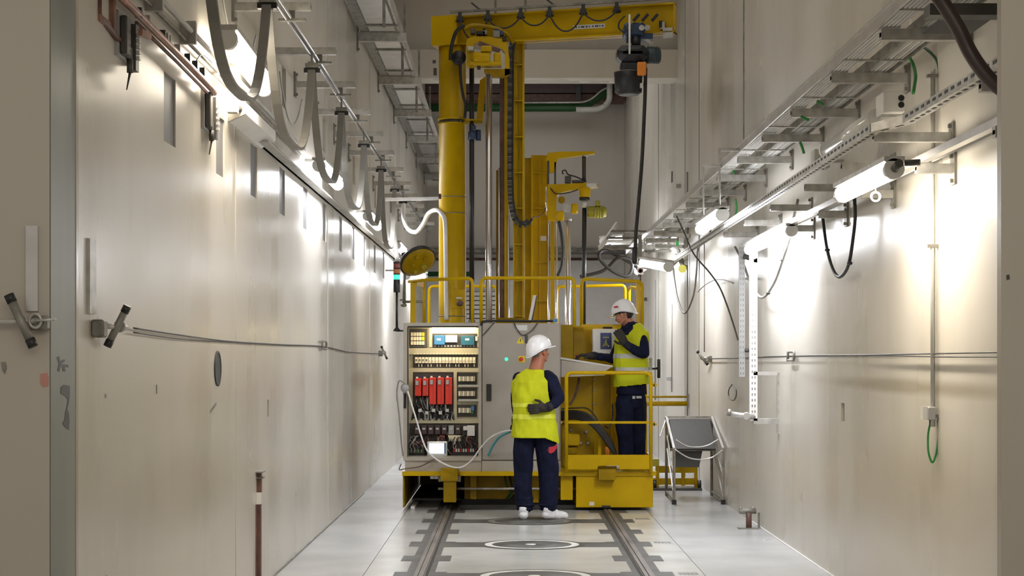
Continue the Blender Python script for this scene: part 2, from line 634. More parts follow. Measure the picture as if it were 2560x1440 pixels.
# seams and shallow pilasters of the cast walls
for (y, wd, z0) in ((10.1, 0.008, 0), (15.2, 0.5, 0), (19.7, 0.4, 0)):
    part('shallow_pilaster', MB().box(LX - 0.002, LX + 0.004, y, y + wd, z0, 7.2), M['wall'], wl)
for (y, wd, z0) in ((16.15, 0.05, 3.55), (20.0, 0.03, 0), (21.6, 0.02, 0), (25.5, 0.03, 0)):
    part('seam_strip', MB().box(RX + 0.002, RX - 0.006, y, y + wd, z0, 6.9), M['galv_d'] if z0 else M['reveal'], wr)
# marks on the left wall
port = MB().lathe((LX + 0.001, 9.48, 1.537), [(0.105, 0), (0.105, 0.006), (0.09, 0.006), (0.088, 0.002)], 24, 'x')
part('round_port', port, M['slot_dark'], wl)
for (x, y0, y1, wd) in ((262, 985, 995, 5), (390, 962, 985, 4), (205, 1030, 1045, 8), (60, 935, 960, 6)):
    Y = K * LX / (x - 1277)
    if Y > 6.5:
        part('scuff_mark', MB().box(LX - 0.001, LX + 0.0025, Y, Y + 0.02, pz(y1, Y), pz(y0, Y)), M['reveal'], wl)
part('scratch_mark', MB().bar((LX + 0.001, K * LX / (525 - 1277), pz(1030, 9.25)), (LX + 0.001, K * LX / (540 - 1277), pz(1008, 9.44)), 0.02, 0.003, up=(1, 0, 0)), M['galv_d'], wl)
part('floor_line', MB().box(RX, RX - 0.012, Y0, 15.6, 0, 0.012), M['cable_white'], wr)
part('floor_line', MB().box(LX, LX + 0.01, Y0, 18.9, 0, 0.014), M['galv_d'], wl)

struct('ceiling', MB().box(LX - 2.5, RX + 2.5, 6.04, Y1 + 0.3, CZ, CZ + 0.3), M['wall_far'])

# far wall and its high pipe gallery
wf = thing('wall_back', None, None, (0, Y1, 0), kind='structure')
part('wall_face', MB().box(LX - 0.3, RX + 0.3, Y1, Y1 + 0.3, 0, CZ), M['wall_far'], wf)
part('low_dado', MB().box(LX, RX, Y1 - 0.03, Y1, 0, 3.65), M['white'], wf)
wp = thing('wall_portal', None, None, (0, 22.8, 5.5), kind='structure')
part('upper_wall', MB().box(LX, RX, 22.8, 23.1, 5.96, CZ), M['wall_far'], wp)
part('lintel', MB().box(LX, RX, 22.62, 23.1, 5.56, 5.96), M['wall'], wp)
for x in (1236, 1311):
    part('seam_strip', MB().box(px(x, 22.8), px(x, 22.8) + 0.03, 22.79, 22.80, 6.0, CZ), M['galv_d'], wp)

# front portal: left jamb face, its grey-green reveal, right jamb
YJ = 6.04
struct('wall_front_left', MB().box(-5, LX - 0.001, YJ, Y0, 0, CZ), M['jamb'])
rv = thing('trim_1', None, None, (LX, YJ, 0), kind='structure')
part('reveal_face', MB().box(LX - 0.002, LX + 0.003, YJ, Y0, 0, CZ), M['reveal'], rv)
part('edge_strip', MB().box(LX - 0.002, LX + 0.006, Y0 - 0.018, Y0 + 0.015, 0, CZ), M['jamb'], rv)


def blot(poly, X=None, Yp=None, mt=M['paintblack'], parent=rv, name='paint_mark'):
    pts = []
    for (x, y) in poly:
        Y = K * LX / (x - 1277)
        pts.append(Vector((LX + 0.003, Y, pz(y, Y))))
    part(name, MB().prism(pts, (0.0015, 0, 0)), mt, parent)


blot([(140, 893), (146, 891), (148, 903), (158, 898), (160, 903), (150, 910), (168, 912), (168, 918), (160, 916), (161, 929), (155, 928), (154, 917), (148, 919), (146, 930), (141, 926), (145, 910)])
blot([(150, 968), (158, 962), (172, 965), (172, 985), (170, 1005), (166, 1022), (170, 1035), (171, 1055), (170, 1074), (160, 1068), (154, 1058), (159, 1050), (161, 1030), (165, 1015), (167, 998), (160, 990), (149, 985)])
struct('light_block_header', MB().box(-5, 5, YJ - 0.1, YJ - 0.001, 3.15, CZ), M['jamb'])  # unseen header, added to keep front light off the upper crane
struct('wall_front_right', MB().box(1.851, 5, YJ, YJ + 0.05, 0, CZ), M['jamb'])
# jamb furniture: pink paint dab and a bare strip
solo_pts = [(100, 935), (118, 932), (121, 945), (120, 965), (108, 968), (101, 960)]
part('paint_dab', MB().ppoly(solo_pts, YJ - 0.002, 0.003), M['pink'], bpy.data.objects['wall_front_left'])
part('paint_dab', MB().ppoly([(2, 905), (14, 905), (17, 920), (12, 935), (5, 925)], YJ - 0.002, 0.003), M['galv_d'], bpy.data.objects['wall_front_left'])
part('dark_spot', MB().ppoly([(2516, 688), (2523, 686), (2525, 698), (2517, 700)], YJ - 0.002, 0.003), M['dgrey'], bpy.data.objects['wall_front_right'])

# ---------------------------------------------------------------- floor
fl = thing('floor', None, None, (0, 0, 0), kind='structure')
part('subfloor', MB().box(-5, 5, -6, Y1 + 0.3, -0.2, -0.02), M['joint'], fl)
part('slab', MB().box(-5, 5, -6, YJ + 0.1, -0.02, 0.0), M['floor'], fl)
XA, XB = -1.087, 1.43
g = 0.0025
for (x0, x1, mt) in ((LX, XA - g, M['floor2']), (XA + g, XB - g, M['floor']), (XB + g, RX, M['floor2'])):
    for (y0, y1) in ((YJ + 0.1 + g, 12.6), (12.6, 18.9 - g), (18.9 + g * 2, 26), (26 + g, Y1)):
        part('slab', MB().box(x0, x1, y0, y1, -0.02, 0.0), mt, fl)
RL, RR = -0.672, 1.012
RC = (RL + RR) / 2
ny = [11.79 + 0.98 * k for k in range(-3, 6)]
for rx, nm in ((RL, 'l'), (RR, 'r')):
    part('grout_strip', MB().box(rx - 0.105, rx + 0.105, 7, 30, 0, 0.002), M['grout'], fl)
for i, y in enumerate(ny):
    for rx in (RL, RR):
        part('sleeper_plate', MB().box(rx - 0.195, rx + 0.195, y - 0.17, y + 0.17, 0, 0.0022), M['grout'], fl)


def disc(cx, cy, r0, r1, z0, z1, seg=48):
    mb = MB()
    vs, fs = [], []
    for k in range(seg):
        t = 2 * PI * k / seg
        for (r, z) in ((r0, z0), (r0, z1), (r1, z1), (r1, z0)):
            vs.append((cx + math.cos(t) * r, cy + math.sin(t) * r * 0.8, z))
    for k in range(seg):
        k2 = (k + 1) % seg
        for q in range(4):
            q2 = (q + 1) % 4
            fs.append((k * 4 + q, k * 4 + q2, k2 * 4 + q2, k2 * 4 + q))
    return mb.add(vs, fs)


for yc in (9.79, 11.72, 13.71, 15.68):
    part('cross_channel', MB().box(RL + 0.1, RR - 0.1, yc - 0.17, yc + 0.17, 0, 0.002), M['grout'], fl)
    part('dark_ring', disc(RC + 0.01, yc, 0.405, 0.455, 0, 0.003), M['dgrey'], fl)
    part('cover_plate', MB().lathe((RC + 0.01, yc, 0), [(0.345, 0), (0.345, 0.0035), (0.0, 0.0035)], 40, (Vector((1, 0, 0)), Vector((0, 0.8, 0)), Vector((0, 0, 1)))), M['plate_grey'], fl)
    if yc < 15:
        part('white_ring', disc(RC + 0.01, yc, 0.342, 0.405, 0, 0.004), M['white_ring'], fl)
        part('centre_cap', MB().lathe((RC, yc, 0), [(0.045, 0), (0.045, 0.006), (0.0, 0.006)], 20), M['white_ring'], fl)
    else:
        part('worn_ring', disc(RC + 0.01, yc, 0.342, 0.405, 0, 0.004), M['galv_d'], fl)
for (x, y, wd) in ((1607, 1297, 36), (1657, 1356, 42), (1722, 1434, 50)):
    Y = 6400 / (y - 895)
    X = px(x, Y)
    n = 5
    for k in range(n):
        a = X + (k - n / 2) * wd / K * Y / n
        part('stencil_mark', MB().box(a, a + wd / K * Y / n * 0.72, Y - 0.06, Y + 0.05, 0, 0.0012), M['plate_grey'], fl)

for rx, nm, s in ((RL, 'left steel crane rail set in the floor with a pale groove', 1), (RR, 'right steel crane rail set in the floor, under the big yellow box', -1)):
    t = thing('floor_rail', nm, 'rail', (rx, 6.5, 0), 'rails in the floor')
    part('rail_head', MB().box(rx - 0.036, rx - 0.008, 6.5, 30, 0, 0.016).box(rx - 0.002, rx + 0.036, 6.5, 30, 0, 0.018), M['rail'], t)
    part('rail_web', MB().box(rx - 0.042, rx + 0.042, 6.5, 30, 0, 0.007), M['galv_d'], t)
    part('flange_groove', MB().box(rx + s * 0.043, rx + s * 0.062, 6.5, 30, 0, 0.0045), M['groove'], t)

# ================================================================ LEFT WALL SERVICES
# --- festoon brackets, rail, trolleys and loops
FZ = 3.82
by = [9.98, 11.43, 12.83, 14.25, 15.66, 17.1, 18.6, 20.1, 21.6, 23.1, 24.6, 26.1]


def wall_bracket(Y, Z, tipX, wallX, label, group, h=0.05, w=0.045, plate=0.2, rod=0.0, tipplate=0.0):
    s = 1 if tipX > wallX else -1
    t = thing('wall_bracket', label, 'bracket', (wallX, Y, Z), group)
    part('arm', MB().box(wallX, tipX, Y, Y + w, Z - h, Z).box(wallX, tipX, Y + 0.004, Y + w - 0.004, Z - h * 0.7, Z - h * 0.3), M['galv'], t)
    part('wall_plate', MB().box(wallX, wallX + s * 0.014, Y - 0.02, Y + w + 0.02, Z - h / 2 - plate / 2, Z - h / 2 + plate / 2)
         .box(wallX, wallX + s * 0.03, Y + 0.005, Y + 0.025, Z - h / 2 + plate / 2 - 0.03, Z - h / 2 + plate / 2 - 0.01)
         .box(wallX, wallX + s * 0.03, Y + 0.005, Y + 0.025, Z - h / 2 - plate / 2 + 0.01, Z - h / 2 - plate / 2 + 0.03), M['galv_d'], t)
    if tipplate:
        part('hanger', MB().box(tipX - s * 0.16, tipX - s * 0.10, Y + 0.01, Y + 0.035, Z - h - tipplate, Z - h).box(tipX - s * 0.20, tipX - s * 0.03, Y, Y + 0.04, Z - h - tipplate - 0.015, Z - h - tipplate), M['galv_d'], t)
    return t


for i, Y in enumerate(by):
    wall_bracket(Y, FZ, -1.25, LX, 'grey left wall arm holding the cable festoon rail, %s to the camera' % ORD[i], 'festoon arms on the left wall', tipplate=0.05)
fr = thing('festoon_rail', 'thin bright double-wire rail under the grey left wall arms, carrying the cable loops', 'rail', (-1.38, 6.2, 3.70))
part('wire', MB().cyl((-1.400, 6.2, 3.715), (-1.400, 27, 3.715), 0.008, 6), M['chrome'], fr)
part('wire', MB().cyl((-1.372, 6.2, 3.725), (-1.372, 27, 3.725), 0.008, 6), M['chrome'], fr)
part('rail_web', MB().box(-1.392, -1.380, 6.2, 27, 3.716, 3.724), M['dgrey'], fr)

ty = [7.2, 9.1, 11.15, 13.1, 15.1, 17.1, 19.1, 20.6]
for i, Y in enumerate(ty):
    t = thing('cable_trolley', 'small grey cable trolley on the festoon rail, %s to the camera' % ORD[i], 'trolley', (-1.386, Y, 3.6), 'trolleys on the festoon rail')
    part('carrier', MB().box(-1.43, -1.34, Y - 0.03, Y + 0.03, 3.62, 3.65).box(-1.392, -1.38, Y - 0.02, Y + 0.02, 3.65, 3.71), M['galv_d'], t)
    part('roller', MB().cyl((-1.41, Y, 3.735), (-1.36, Y, 3.735), 0.018, 10), M['galv'], t)
    part('saddle', MB().box(-1.44, -1.33, Y - 0.022, Y + 0.022, 3.585, 3.618), M['black'], t)
bot = [2.95, 2.95, 2.95, 2.93, 2.95, 2.85, 2.4]
lbl = ['wide flat grey cable loop nearest the camera, a V before the left lamp',
       'long flat grey festoon cable loop, second from the camera, its far strand brightly lit',
       'flat grey festoon cable loop hanging down to the second lamp on the left wall',
       'flat grey festoon cable loop, fourth from the camera on the left wall',
       'flat grey festoon cable loop, fifth from the camera on the left wall',
       'narrow grey festoon cable loop, sixth from the camera, close to the yellow machine']
for i in range(6):
    a, b = ty[i] + 0.02, ty[i + 1] - 0.02
    pts = []
    for k in range(25):
        t = -1 + 2 * k / 24
        q = abs(t) ** 2.6
        yy = (a + b) / 2 + (b - a) / 2 * (math.copysign(abs(t) ** 0.8, t))
        pts.append((-1.386, yy, bot[i] + (3.60 - bot[i]) * q))
    solo('cable_loop', MB().ribbon(pts, 0.052, 0.02), M['cable_grey'], lbl[i], 'cable', 'grey cable loops hanging on the left wall')
pts = bez([(-1.386, 19.12, 3.6), P(984, 560, 18.9), P(992, 640, 18.6), P(993, 655, 17.6)], 8)
solo('hanging_cable', MB().ribbon(pts, 0.05, 0.018), M['cable_grey'], 'straight grey cable hanging down behind the signal beacon', 'cable')
pts = bez([P(1009, 512, 19.5), P(1009, 545, 19.0), P(1020, 572, 18.8), P(1040, 580, 18.6), P(1058, 560, 18.4), P(1072, 533, 18.2), P(1092, 525, 18.0), P(1106, 537, 17.88), P(1113, 565, 17.86), P(1115, 700, 17.85), P(1116, 800, 17.85)], 8)
solo('wavy_cable', MB().tube(pts, 0.026, 8), M['cable_white'], 'thick white wavy cable running from the festoon to the yellow jib column and down it', 'cable')
solo('reaction_bar', MB().bar(P(965, 499, 18.4), P(1098, 496, 18.0), 0.035, 0.035), M['alu'], 'bright horizontal bar joining the festoon cables to the yellow column', 'bar')

# --- upper left cable tray with grey covers
tt = thing('cable_tray', 'high cable tray with grey underside sheets running along the left wall', 'cable tray', (-1.45, 9, 5.28))
part('side_rail', MB().box(-1.70, -1.60, 12, 33, 5.28, 5.38), M['galv_d'], tt)
part('side_rail', MB().box(-1.27, -1.25, 12, 33, 5.28, 5.42), M['galv'], tt)
yy = 12.2
while yy < 32:
    part('cover_sheet', MB().box(-1.59, -1.30, yy, yy + 1.24, 5.285, 5.30), M['alu'] if int(yy * 10) % 3 else M['clear'], tt)
    part('rung', MB().box(-1.62, -1.25, yy + 1.27, yy + 1.33, 5.27, 5.30), M['galv_d'], tt)
    yy += 1.4
hb = [12.5, 15.3, 18.07, 20.9, 23.7, 26.5, 29.3, 32.0]
for i, Y in enumerate(hb):
    t = wall_bracket(Y, 5.28, -1.18, LX, 'high left wall arm under the sheeted cable tray, %s one' % ORD[i], 'arms under the high left tray', h=0.10, w=0.06, plate=0.32)
    part('hanger_frame', MB().box(-1.21, -1.185, Y - 0.03, Y, 5.28, 5.62).box(-1.30, -1.27, Y + 0.9, Y + 0.93, 4.95, 5.30), M['galv_d'], t)
    part('clamp', MB().box(-1.56, -1.32, Y - 0.012, Y, 5.285, 5.32), M['black'], t)

# --- conduits, copper pipe, gadgets near the camera on the left wall
cp = thing('copper_pipe', 'brown copper-coloured pipe with small fittings running along the left wall towards the first lamp', 'pipe', (LX, 6.5, 3.15))
part('pipe_run', MB().tube([(LX + 0.05, 6.42, 3.165), (LX + 0.05, 7.2, 3.16), (LX + 0.05, 8.2, 3.14), (LX + 0.05, 9.0, 3.12), (LX + 0.05, 9.12, 3.11)], 0.018, 8), M['copper'], cp)
part('pipe_run', MB().tube([(LX + 0.03, 7.3, 3.13), (LX + 0.03, 8.2, 3.115), (LX + 0.03, 9.1, 3.09)], 0.009, 6), M['brown'], cp)
for y in (7.25, 7.42, 7.75, 7.82, 7.88, 8.1, 8.35, 8.55, 8.75, 9.08):
    part('fitting', MB().box(LX + 0.035, LX + 0.065, y, y + 0.025, 3.145, 3.19), M['dgrey'] if int(y * 100) % 2 else M['galv'], cp)
cl = thing('copper_bracket', 'brown square-bent copper bracket at the upper left, beside the first grey socket block', 'bracket', (LX, 6.6, 3.0))
part('bent_bar', MB().tube(fillet([P(236, -10, 6.75) + Vector((0.02, 0, 0)), P(236, 40, 6.75) + Vector((0.02, 0, 0)), Vector((LX + 0.02, 7.12, 2.985))], 0.02), 0.013, 6), M['brown'], cl)
part('bent_bar', MB().box(LX, LX + 0.02, 6.93, 6.97, 3.02, 3.2).box(LX, LX + 0.012, 6.74, 6.97, 3.02, 3.05), M['copper'], cl)


def gadget(Y, z0, z1, label):
    t = thing('socket_block', label, 'electrical box', (LX, Y, z0), 'electrical blocks on the left wall')
    part('back_plate', MB().box(LX, LX + 0.018, Y, Y + 0.27, z0 + 0.05, z1), M['grey'], t)
    part('edge_strip', MB().box(LX + 0.018, LX + 0.045, Y + 0.21, Y + 0.27, z0 + 0.02, z1 - 0.02), M['dgrey'], t)
    part('body', MB().cbox(LX + 0.018, LX + 0.05, Y + 0.02, Y + 0.10, z0 + 0.06, z1 - 0.02, 0.006).cbox(LX + 0.018, LX + 0.035, Y + 0.10, Y + 0.2, z0 + 0.06, z0 + 0.12, 0.006), M['dgrey'], t)
    for k in range(5):
        part('terminal', MB().box(LX + 0.018, LX + 0.06, Y + 0.215, Y + 0.245, z0 + 0.07 + k * (z1 - z0 - 0.12) / 5, z0 + 0.085 + k * (z1 - z0 - 0.12) / 5), M['cable_pale'], t)
    part('gland', MB().cyl((LX + 0.03, Y + 0.16, z0 + 0.06), (LX + 0.03, Y + 0.16, z0), 0.014, 10), M['dgrey'], t)
    part('tail', MB().tube([(LX + 0.03, Y + 0.16, z0), (LX + 0.02, Y + 0.14, z0 - 0.08)], [0.007, 0.003], 6), M['dgrey'], t)
    return t


g1 = gadget(7.02, 2.88, 3.13, 'dark grey socket block under the copper pipe, the one nearest the left jamb')
part('copper_lug', MB().bar((LX + 0.09, 7.12, 3.05), (LX + 0.09, 7.30, 3.07), 0.02, 0.03), M['copper'], g1)
gadget(8.98, 2.84, 3.12, 'dark grey slotted socket block just left of the first left wall lamp')
cd1 = thing('conduit_pair', 'pair of pale grey conduits sloping away along the left wall above the copper pipe', 'conduit', (LX, 6.5, 3.3))
part('conduit', MB().cyl((LX + 0.06, 6.42, 3.33), (LX + 0.06, 13, 3.29), 0.014, 8), M['cable_pale'], cd1)
part('conduit', MB().cyl((LX + 0.03, 6.42, 3.28), (LX + 0.03, 13, 3.25), 0.010, 8), M['galv_d'], cd1)
for y in (7.6, 8.4, 9.3):
    part('clip', MB().box(LX, LX + 0.085, y, y + 0.03, 3.25, 3.37), M['galv'], cd1)
solo('grey_lid', MB().box(LX, LX + 0.10, 6.85, 7.5, 3.34, 3.36).box(LX, LX + 0.01, 6.85, 7.5, 3.30, 3.36), M['grey'], 'grey flat lid at the top edge above the conduits on the left wall', 'lid')
pts = bez([(LX + 0.05, 8.55, 3.17), (LX + 0.05, 8.75, 3.26), (LX + 0.06, 9.0, 3.26)], 8)
solo('thin_wire', MB().tube(pts, 0.004, 5), M['dgrey'], 'thin dark wire arching from the copper pipe to the conduit', 'wire')

lt = thing('lower_trunking', 'long grey cable trunking strip on the left wall below the lamps', 'trunking', (LX, 9.3, 3.13))
part('channel', MB().box(LX, LX + 0.02, 10.9, 28, 3.07, 3.11).box(LX, LX + 0.09, 10.9, 28, 3.07, 3.08), M['cable_pale'], lt)
part('pipe', MB().cyl((LX + 0.05, 10.9, 3.10), (LX + 0.05, 28, 3.10), 0.014, 6), M['brown'], lt)


def tube_lamp(p0, p1, label, warm=False, rr=0.052, dn=True, side=None, conn=True):
    p0, p1 = Vector(p0), Vector(p1)
    d = (p1 - p0).normalized()
    t = thing('tube_lamp', label, 'lamp', ((p0 + p1) / 2), 'fluorescent wall lamps')
    a, b = p0 + d * 0.05, p1 - d * 0.05
    part('diffuser', MB().tube([a + d * 0.0, a + d * 0.015, b - d * 0.015, b], [rr * 0.8, rr, rr, rr * 0.8], 14), M['glow_w'] if warm else M['glow'], t)
    up = Vector((0, 0, 1))
    part('housing', MB().bar(p0 + up * rr * 1.02, p1 + up * rr * 1.02, rr * 2.1, rr * 0.5), M['galv'], t)
    part('end_cap', MB().tube([p0, a], rr * 1.05, 14), M['clear'], t)
    part('end_cap', MB().tube([b, p1], rr * 1.05, 14), M['clear'], t)
    l = bpy.data.lights.new('lamp_light', 'AREA')
    l.shape = 'RECTANGLE'
    l.size = 0.09
    l.size_y = (p1 - p0).length - 0.1
    l.energy = LAMPDN
    l.color = (1.0, 0.88, 0.70) if warm else (0.93, 0.95, 1.0)
    o = bpy.data.objects.new('lamp_light', l)
    C.objects.link(o)
    z = -Vector((0, 0, 1))
    yv = d
    zv = Vector((0, 0, 1)) - d * d.z
    zv.normalize()
    xv = yv.cross(zv)
    mm = Matrix((xv, yv, zv)).transposed().to_4x4()
    mm.translation = (p0 + p1) / 2 - Vector(t.location) - Vector((0, 0, rr + 0.012))
    o.parent = t
    o.matrix_local = mm
    return t


LLX = -1.585
tube_lamp((LLX, 8.9, 3.38), (LLX, 10.3, 3.34), 'glaring tube lamp on the left wall behind the nearest cable loop', True, 0.06)
tube_lamp((LLX, 13.2, 3.19), (LLX, 14.7, 3.19), 'glaring tube lamp on the left wall, second along from the camera')
tube_lamp((LLX, 17.7, 3.17), (LLX, 19.1, 3.17), 'glaring tube lamp on the left wall, third from the camera, between cable loops')
tube_lamp((LLX, 22.3, 3.17), (LLX, 23.7, 3.17), 'left wall tube lamp just above the round yellow mirror')
tube_lamp((LLX + 0.05, 26.8, 3.0), (LLX + 0.05, 28.2, 3.0), 'farthest left wall tube lamp, deep in the hall')
tube_lamp(P(1014, 690, 22.0), P(1062, 691, 22.4), 'white tube lamp lying crosswise just above the left end of the yellow guard rail', rr=0.05)
for i, (Y, z, nm) in enumerate(((9.3, 3.40, 'front stay of the first'), (9.9, 3.40, 'rear stay of the first'), (13.5, 3.255, 'front stay of the second'), (14.4, 3.255, 'rear stay of the second'), (18.0, 3.235, 'front stay of the third'), (18.8, 3.235, 'rear stay of the third'),
                                (22.6, 3.235, 'front stay of the fourth'), (23.4, 3.235, 'rear stay of the fourth'), (27.0, 3.06, 'front stay of the farthest'), (27.9, 3.06, 'rear stay of the farthest'))):
    solo('lamp_stay', MB().box(LX, LLX + (0.05 if Y > 26 else 0), Y, Y + 0.03, z, z + 0.025), M['galv_d'], 'short steel stay, %s left wall tube lamp' % nm, 'bracket', 'stays of the left wall lamps')
solo('lamp_stay', MB().box(LX, px(1040, 22.2), 22.2, 22.23, pz(690, 22.2) + 0.065, pz(690, 22.2) + 0.09), M['galv_d'], 'thin stay carrying the crosswise lamp above the left end of the guard rail', 'bracket')
# white trunking box under the first lamp
wb = thing('white_trunking_box', 'long white angled trunking box on the left wall under the first glaring lamp', 'box', (LX, 9.4, 3.1))
part('body', MB().prism([(LX, 9.85, 3.06), (LX + 0.10, 9.85, 3.11), (LX + 0.10, 9.85, 3.18), (LX, 9.85, 3.21)], (0, 1.3, 0)), M['white'], wb)
part('end_plate', MB().prism([(LX, 9.83, 3.05), (LX + 0.108, 9.83, 3.10), (LX + 0.108, 9.83, 3.19), (LX, 9.83, 3.22)], (0, 0.02, 0)), M['galv_d'], wb)
part('gland', MB().cyl((LX + 0.07, 9.83, 3.13), (LX + 0.07, 9.77, 3.13), 0.02, 10), M['dgrey'], wb)
part('connector', MB().box(LX + 0.03, LX + 0.09, 9.62, 9.70, 3.08, 3.15), M['beige'], wb)
for i, (x, y) in enumerate(((712, 170), (768, 285), (884, 400))):
    pass
# thin loops under the upper row
for i, (ya, yb, zt, zb) in enumerate(((12.0, 13.3, 3.75, 3.45), (9.6, 10.9, 3.8, 3.48))):
    pts = [(LX + 0.006, ya + (yb - ya) * k / 12, zb + (zt - zb) * abs(k / 6 - 1) ** 2) for k in range(13)]
    solo('thin_cable', MB().tube(pts, 0.006, 5), M['cable_pale'], ['thin pale cable sagging between festoon arms beside the second cable loop', 'thin pale cable sagging above the first left lamp'][i], 'cable')

# --- lifting crosses and wire ropes


def cross_handle(x0, y0, x1, y1, Y, wallx, label, r=0.019, front=False):
    """clamp handle: a crossbar (pixel ends at depth Y) on a spindle running along the rope"""
    a, b = P(x0, y0, Y), P(x1, y1, Y)
    m = (a + b) / 2
    t = thing('clamp_handle', label, 'clamp', m)
    u = (b - a).normalized()
    if front:
        part('foot', MB().cbox(m.x + 0.02, m.x + 0.09, YJ - 0.05, YJ, m.z - 0.035, m.z + 0.02, 0.008), M['galv_d'], t)
        part('spindle', MB().cyl((m.x - 0.16, Y + 0.02, m.z - 0.005), (m.x + 0.07, Y + 0.02, m.z), 0.011, 10), M['galv'], t)
        part('eye_bolt', MB().tube([m + Vector((0.05 + math.cos(k) * 0.022, 0.01, math.sin(k) * 0.026)) for k in [2 * PI * j / 16 for j in range(16)]], 0.006, 6, closed=True).cyl((m.x + 0.05, Y, m.z), (m.x + 0.13, Y, m.z + 0.005), 0.005, 6), M['galv'], t)
    else:
        s_ = 1 if wallx < 0 else -1
        part('foot', MB().cbox(wallx, wallx + s_ * 0.055, Y - 0.16, Y - 0.09, m.z - 0.05, m.z + 0.025, 0.008), M['galv_d'], t)
        part('spindle', MB().cyl((wallx + s_ * 0.04, Y - 0.12, m.z), (m.x, Y + 0.16, m.z - 0.004), 0.012, 10), M['galv'], t)
        part('eye_bolt', MB().lathe((m.x, Y + 0.04, m.z), [(0.026, -0.01), (0.026, 0.01)], 12, 'y'), M['galv'], t)
    part('handle_bar', MB().tube([a, b], r, 10), M['galv_d'], t)
    part('rubber_tip', MB().tube([a - u * 0.012, a + u * 0.02], r * 1.12, 10), M['black'], t)
    part('rubber_tip', MB().tube([b - u * 0.02, b + u * 0.012], r * 1.12, 10), M['black'], t)
    return t


cross_handle(316, 771, 271, 860, 6.78, LX, 'dark slanted clamp handle on the left wall where the wire rope begins', 0.016)
cross_handle(25, 744, 80, 860, YJ - 0.07, LX, 'dark crossed clamp handle on the left jamb at the picture edge', 0.017, True)
cross_handle(954, 867, 967, 896, 21.2, LX, 'small far clamp handle at the far end of the left wire rope', 0.014)
cross_handle(1744, 879, 1768, 910, 18.9, RX, 'small clamp handle on the right wall where the wire rope ends', 0.017)


def rope(X, pts, label):
    t = thing('wire_rope', label, 'wire rope', (X, pts[0][1], pts[0][2]))
    part('strand', MB().tube(bez(pts, 6), 0.0045, 5), M['dgrey'], t)
    part('strand', MB().tube(bez([(p[0], p[1], p[2] - 0.02 * (1 if i in (0, 1) else 0.3)) for i, p in enumerate(pts)], 6), 0.004, 5), M['dgrey'], t)
    return t


def wp_(x, y, X=LX, off=0.03):
    Y = K * X / (x - 1277)
    return (X + (off if X < 0 else -off), Y, pz(y, Y))


rope(LX, [wp_(318, 820), wp_(440, 838), wp_(560, 853), wp_(690, 861), wp_(800, 866), wp_(870, 880), wp_(955, 884)], 'slack double wire rope along the left wall between two clamps')
rope(RX, [(RX - 0.03, 6.5, pz(877, 6.5)), wp_(2400, 883, RX), wp_(2200, 887, RX), wp_(1990, 890, RX), wp_(1760, 897, RX)], 'double wire rope along the right wall')


def shackle(X, x, y, label, flip=1):
    Y = K * X / (x - 1277)
    s = 1 if X < 0 else -1
    z = pz(y, Y)
    t = thing('shackle', label, 'shackle', (X, Y, z), 'shackles on the wire ropes')
    a = X + s * 0.035
    part('bow', MB().tube(fillet([(a, Y - 0.17 * flip, z + 0.035), (a, Y + 0.15 * flip, z + 0.035), (a, Y + 0.15 * flip, z - 0.035), (a, Y - 0.17 * flip, z - 0.035)], 0.05), 0.011, 8), M['galv_d'], t)
    part('pin', MB().cyl((a, Y - 0.15 * flip, z - 0.045), (a, Y - 0.15 * flip, z + 0.045), 0.012, 8), M['galv_d'], t)


shackle(LX, 802, 863, 'dark D-shaped shackle on the left wall wire rope')
shackle(RX, 1988, 890, 'dark U-shaped shackle on the right wall wire rope', -1)

# strips and posts on the left wall
t = solo('wall_strip', MB().box(LX, LX + 0.014, 6.56, 6.66, pz(785, 6.6), pz(597, 6.6)), M['galv'], 'narrow vertical metal strip above the clamp handle on the left wall', 'strip')
solo('jamb_strip', MB().box(px(67, YJ), px(97, YJ), YJ - 0.015, YJ, pz(778, YJ), pz(565, YJ)), M['alu'], 'narrow vertical metal strip on the left jamb above its crossed handle', 'strip')
ba = thing('steel_angle', 'rusty brown vertical steel angle standing against the left wall near the floor', 'steel post', (LX, 10.95, 0))
part('upright', MB().box(LX, LX + 0.03, 10.93, 10.975, 0.0, 0.60).box(LX, LX + 0.008, 10.90, 11.0, 0, 0.60), M['brown'], ba)
part('upright', MB().box(LX, LX + 0.03, 10.95, 11.0, 0.68, 0.82), M['brown'], ba)
part('top_plate', MB().box(LX, LX + 0.045, 10.9, 11.04, 0.815, 0.825).box(LX, LX + 0.045, 10.93, 11.02, 0.775, 0.785), M['galv_d'], ba)
part('white_sleeve', MB().box(LX, LX + 0.028, 10.93, 10.97, 0.6, 0.68), M['white'], ba)

# ================================================================ RIGHT WALL SERVICES
rb = [6.9, 8.18, 9.45, 10.8, 12.04, 13.35, 14.7, 16.0, 17.3, 18.6, 19.9, 21.2, 22.5, 23.8]
for i, Y in enumerate(rb):
    wall_bracket(Y, 3.285, 1.895, RX, 'steel arm under the big right cable tray, %s one' % ORD[i], 'arms under the big right tray', h=0.058, w=0.05, plate=0.17)
rt = thing('cable_tray', 'big ladder cable tray filled with parallel grey cables on the right wall', 'cable tray', (2.1, 6.3, 3.29))
part('side_rail', MB().box(1.868, 1.878, 6.3, 26, 3.285, 3.345).box(1.86, 1.89, 6.3, 26, 3.34, 3.347), M['alu'], rt)
part('side_rail', MB().box(2.235, 2.245, 6.3, 26, 3.285, 3.345), M['galv_d'], rt)
part('middle_rail', MB().box(2.085, 2.10, 6.3, 26, 3.285, 3.34), M['galv_d'], rt)
rg = part('rung', MB().box(1.88, 2.24, 6.45, 6.475, 3.286, 3.295), M['galv'], rt)
for k in range(1, 15):
    clone_part(rg, rt, (0, k * 1.31, 0))
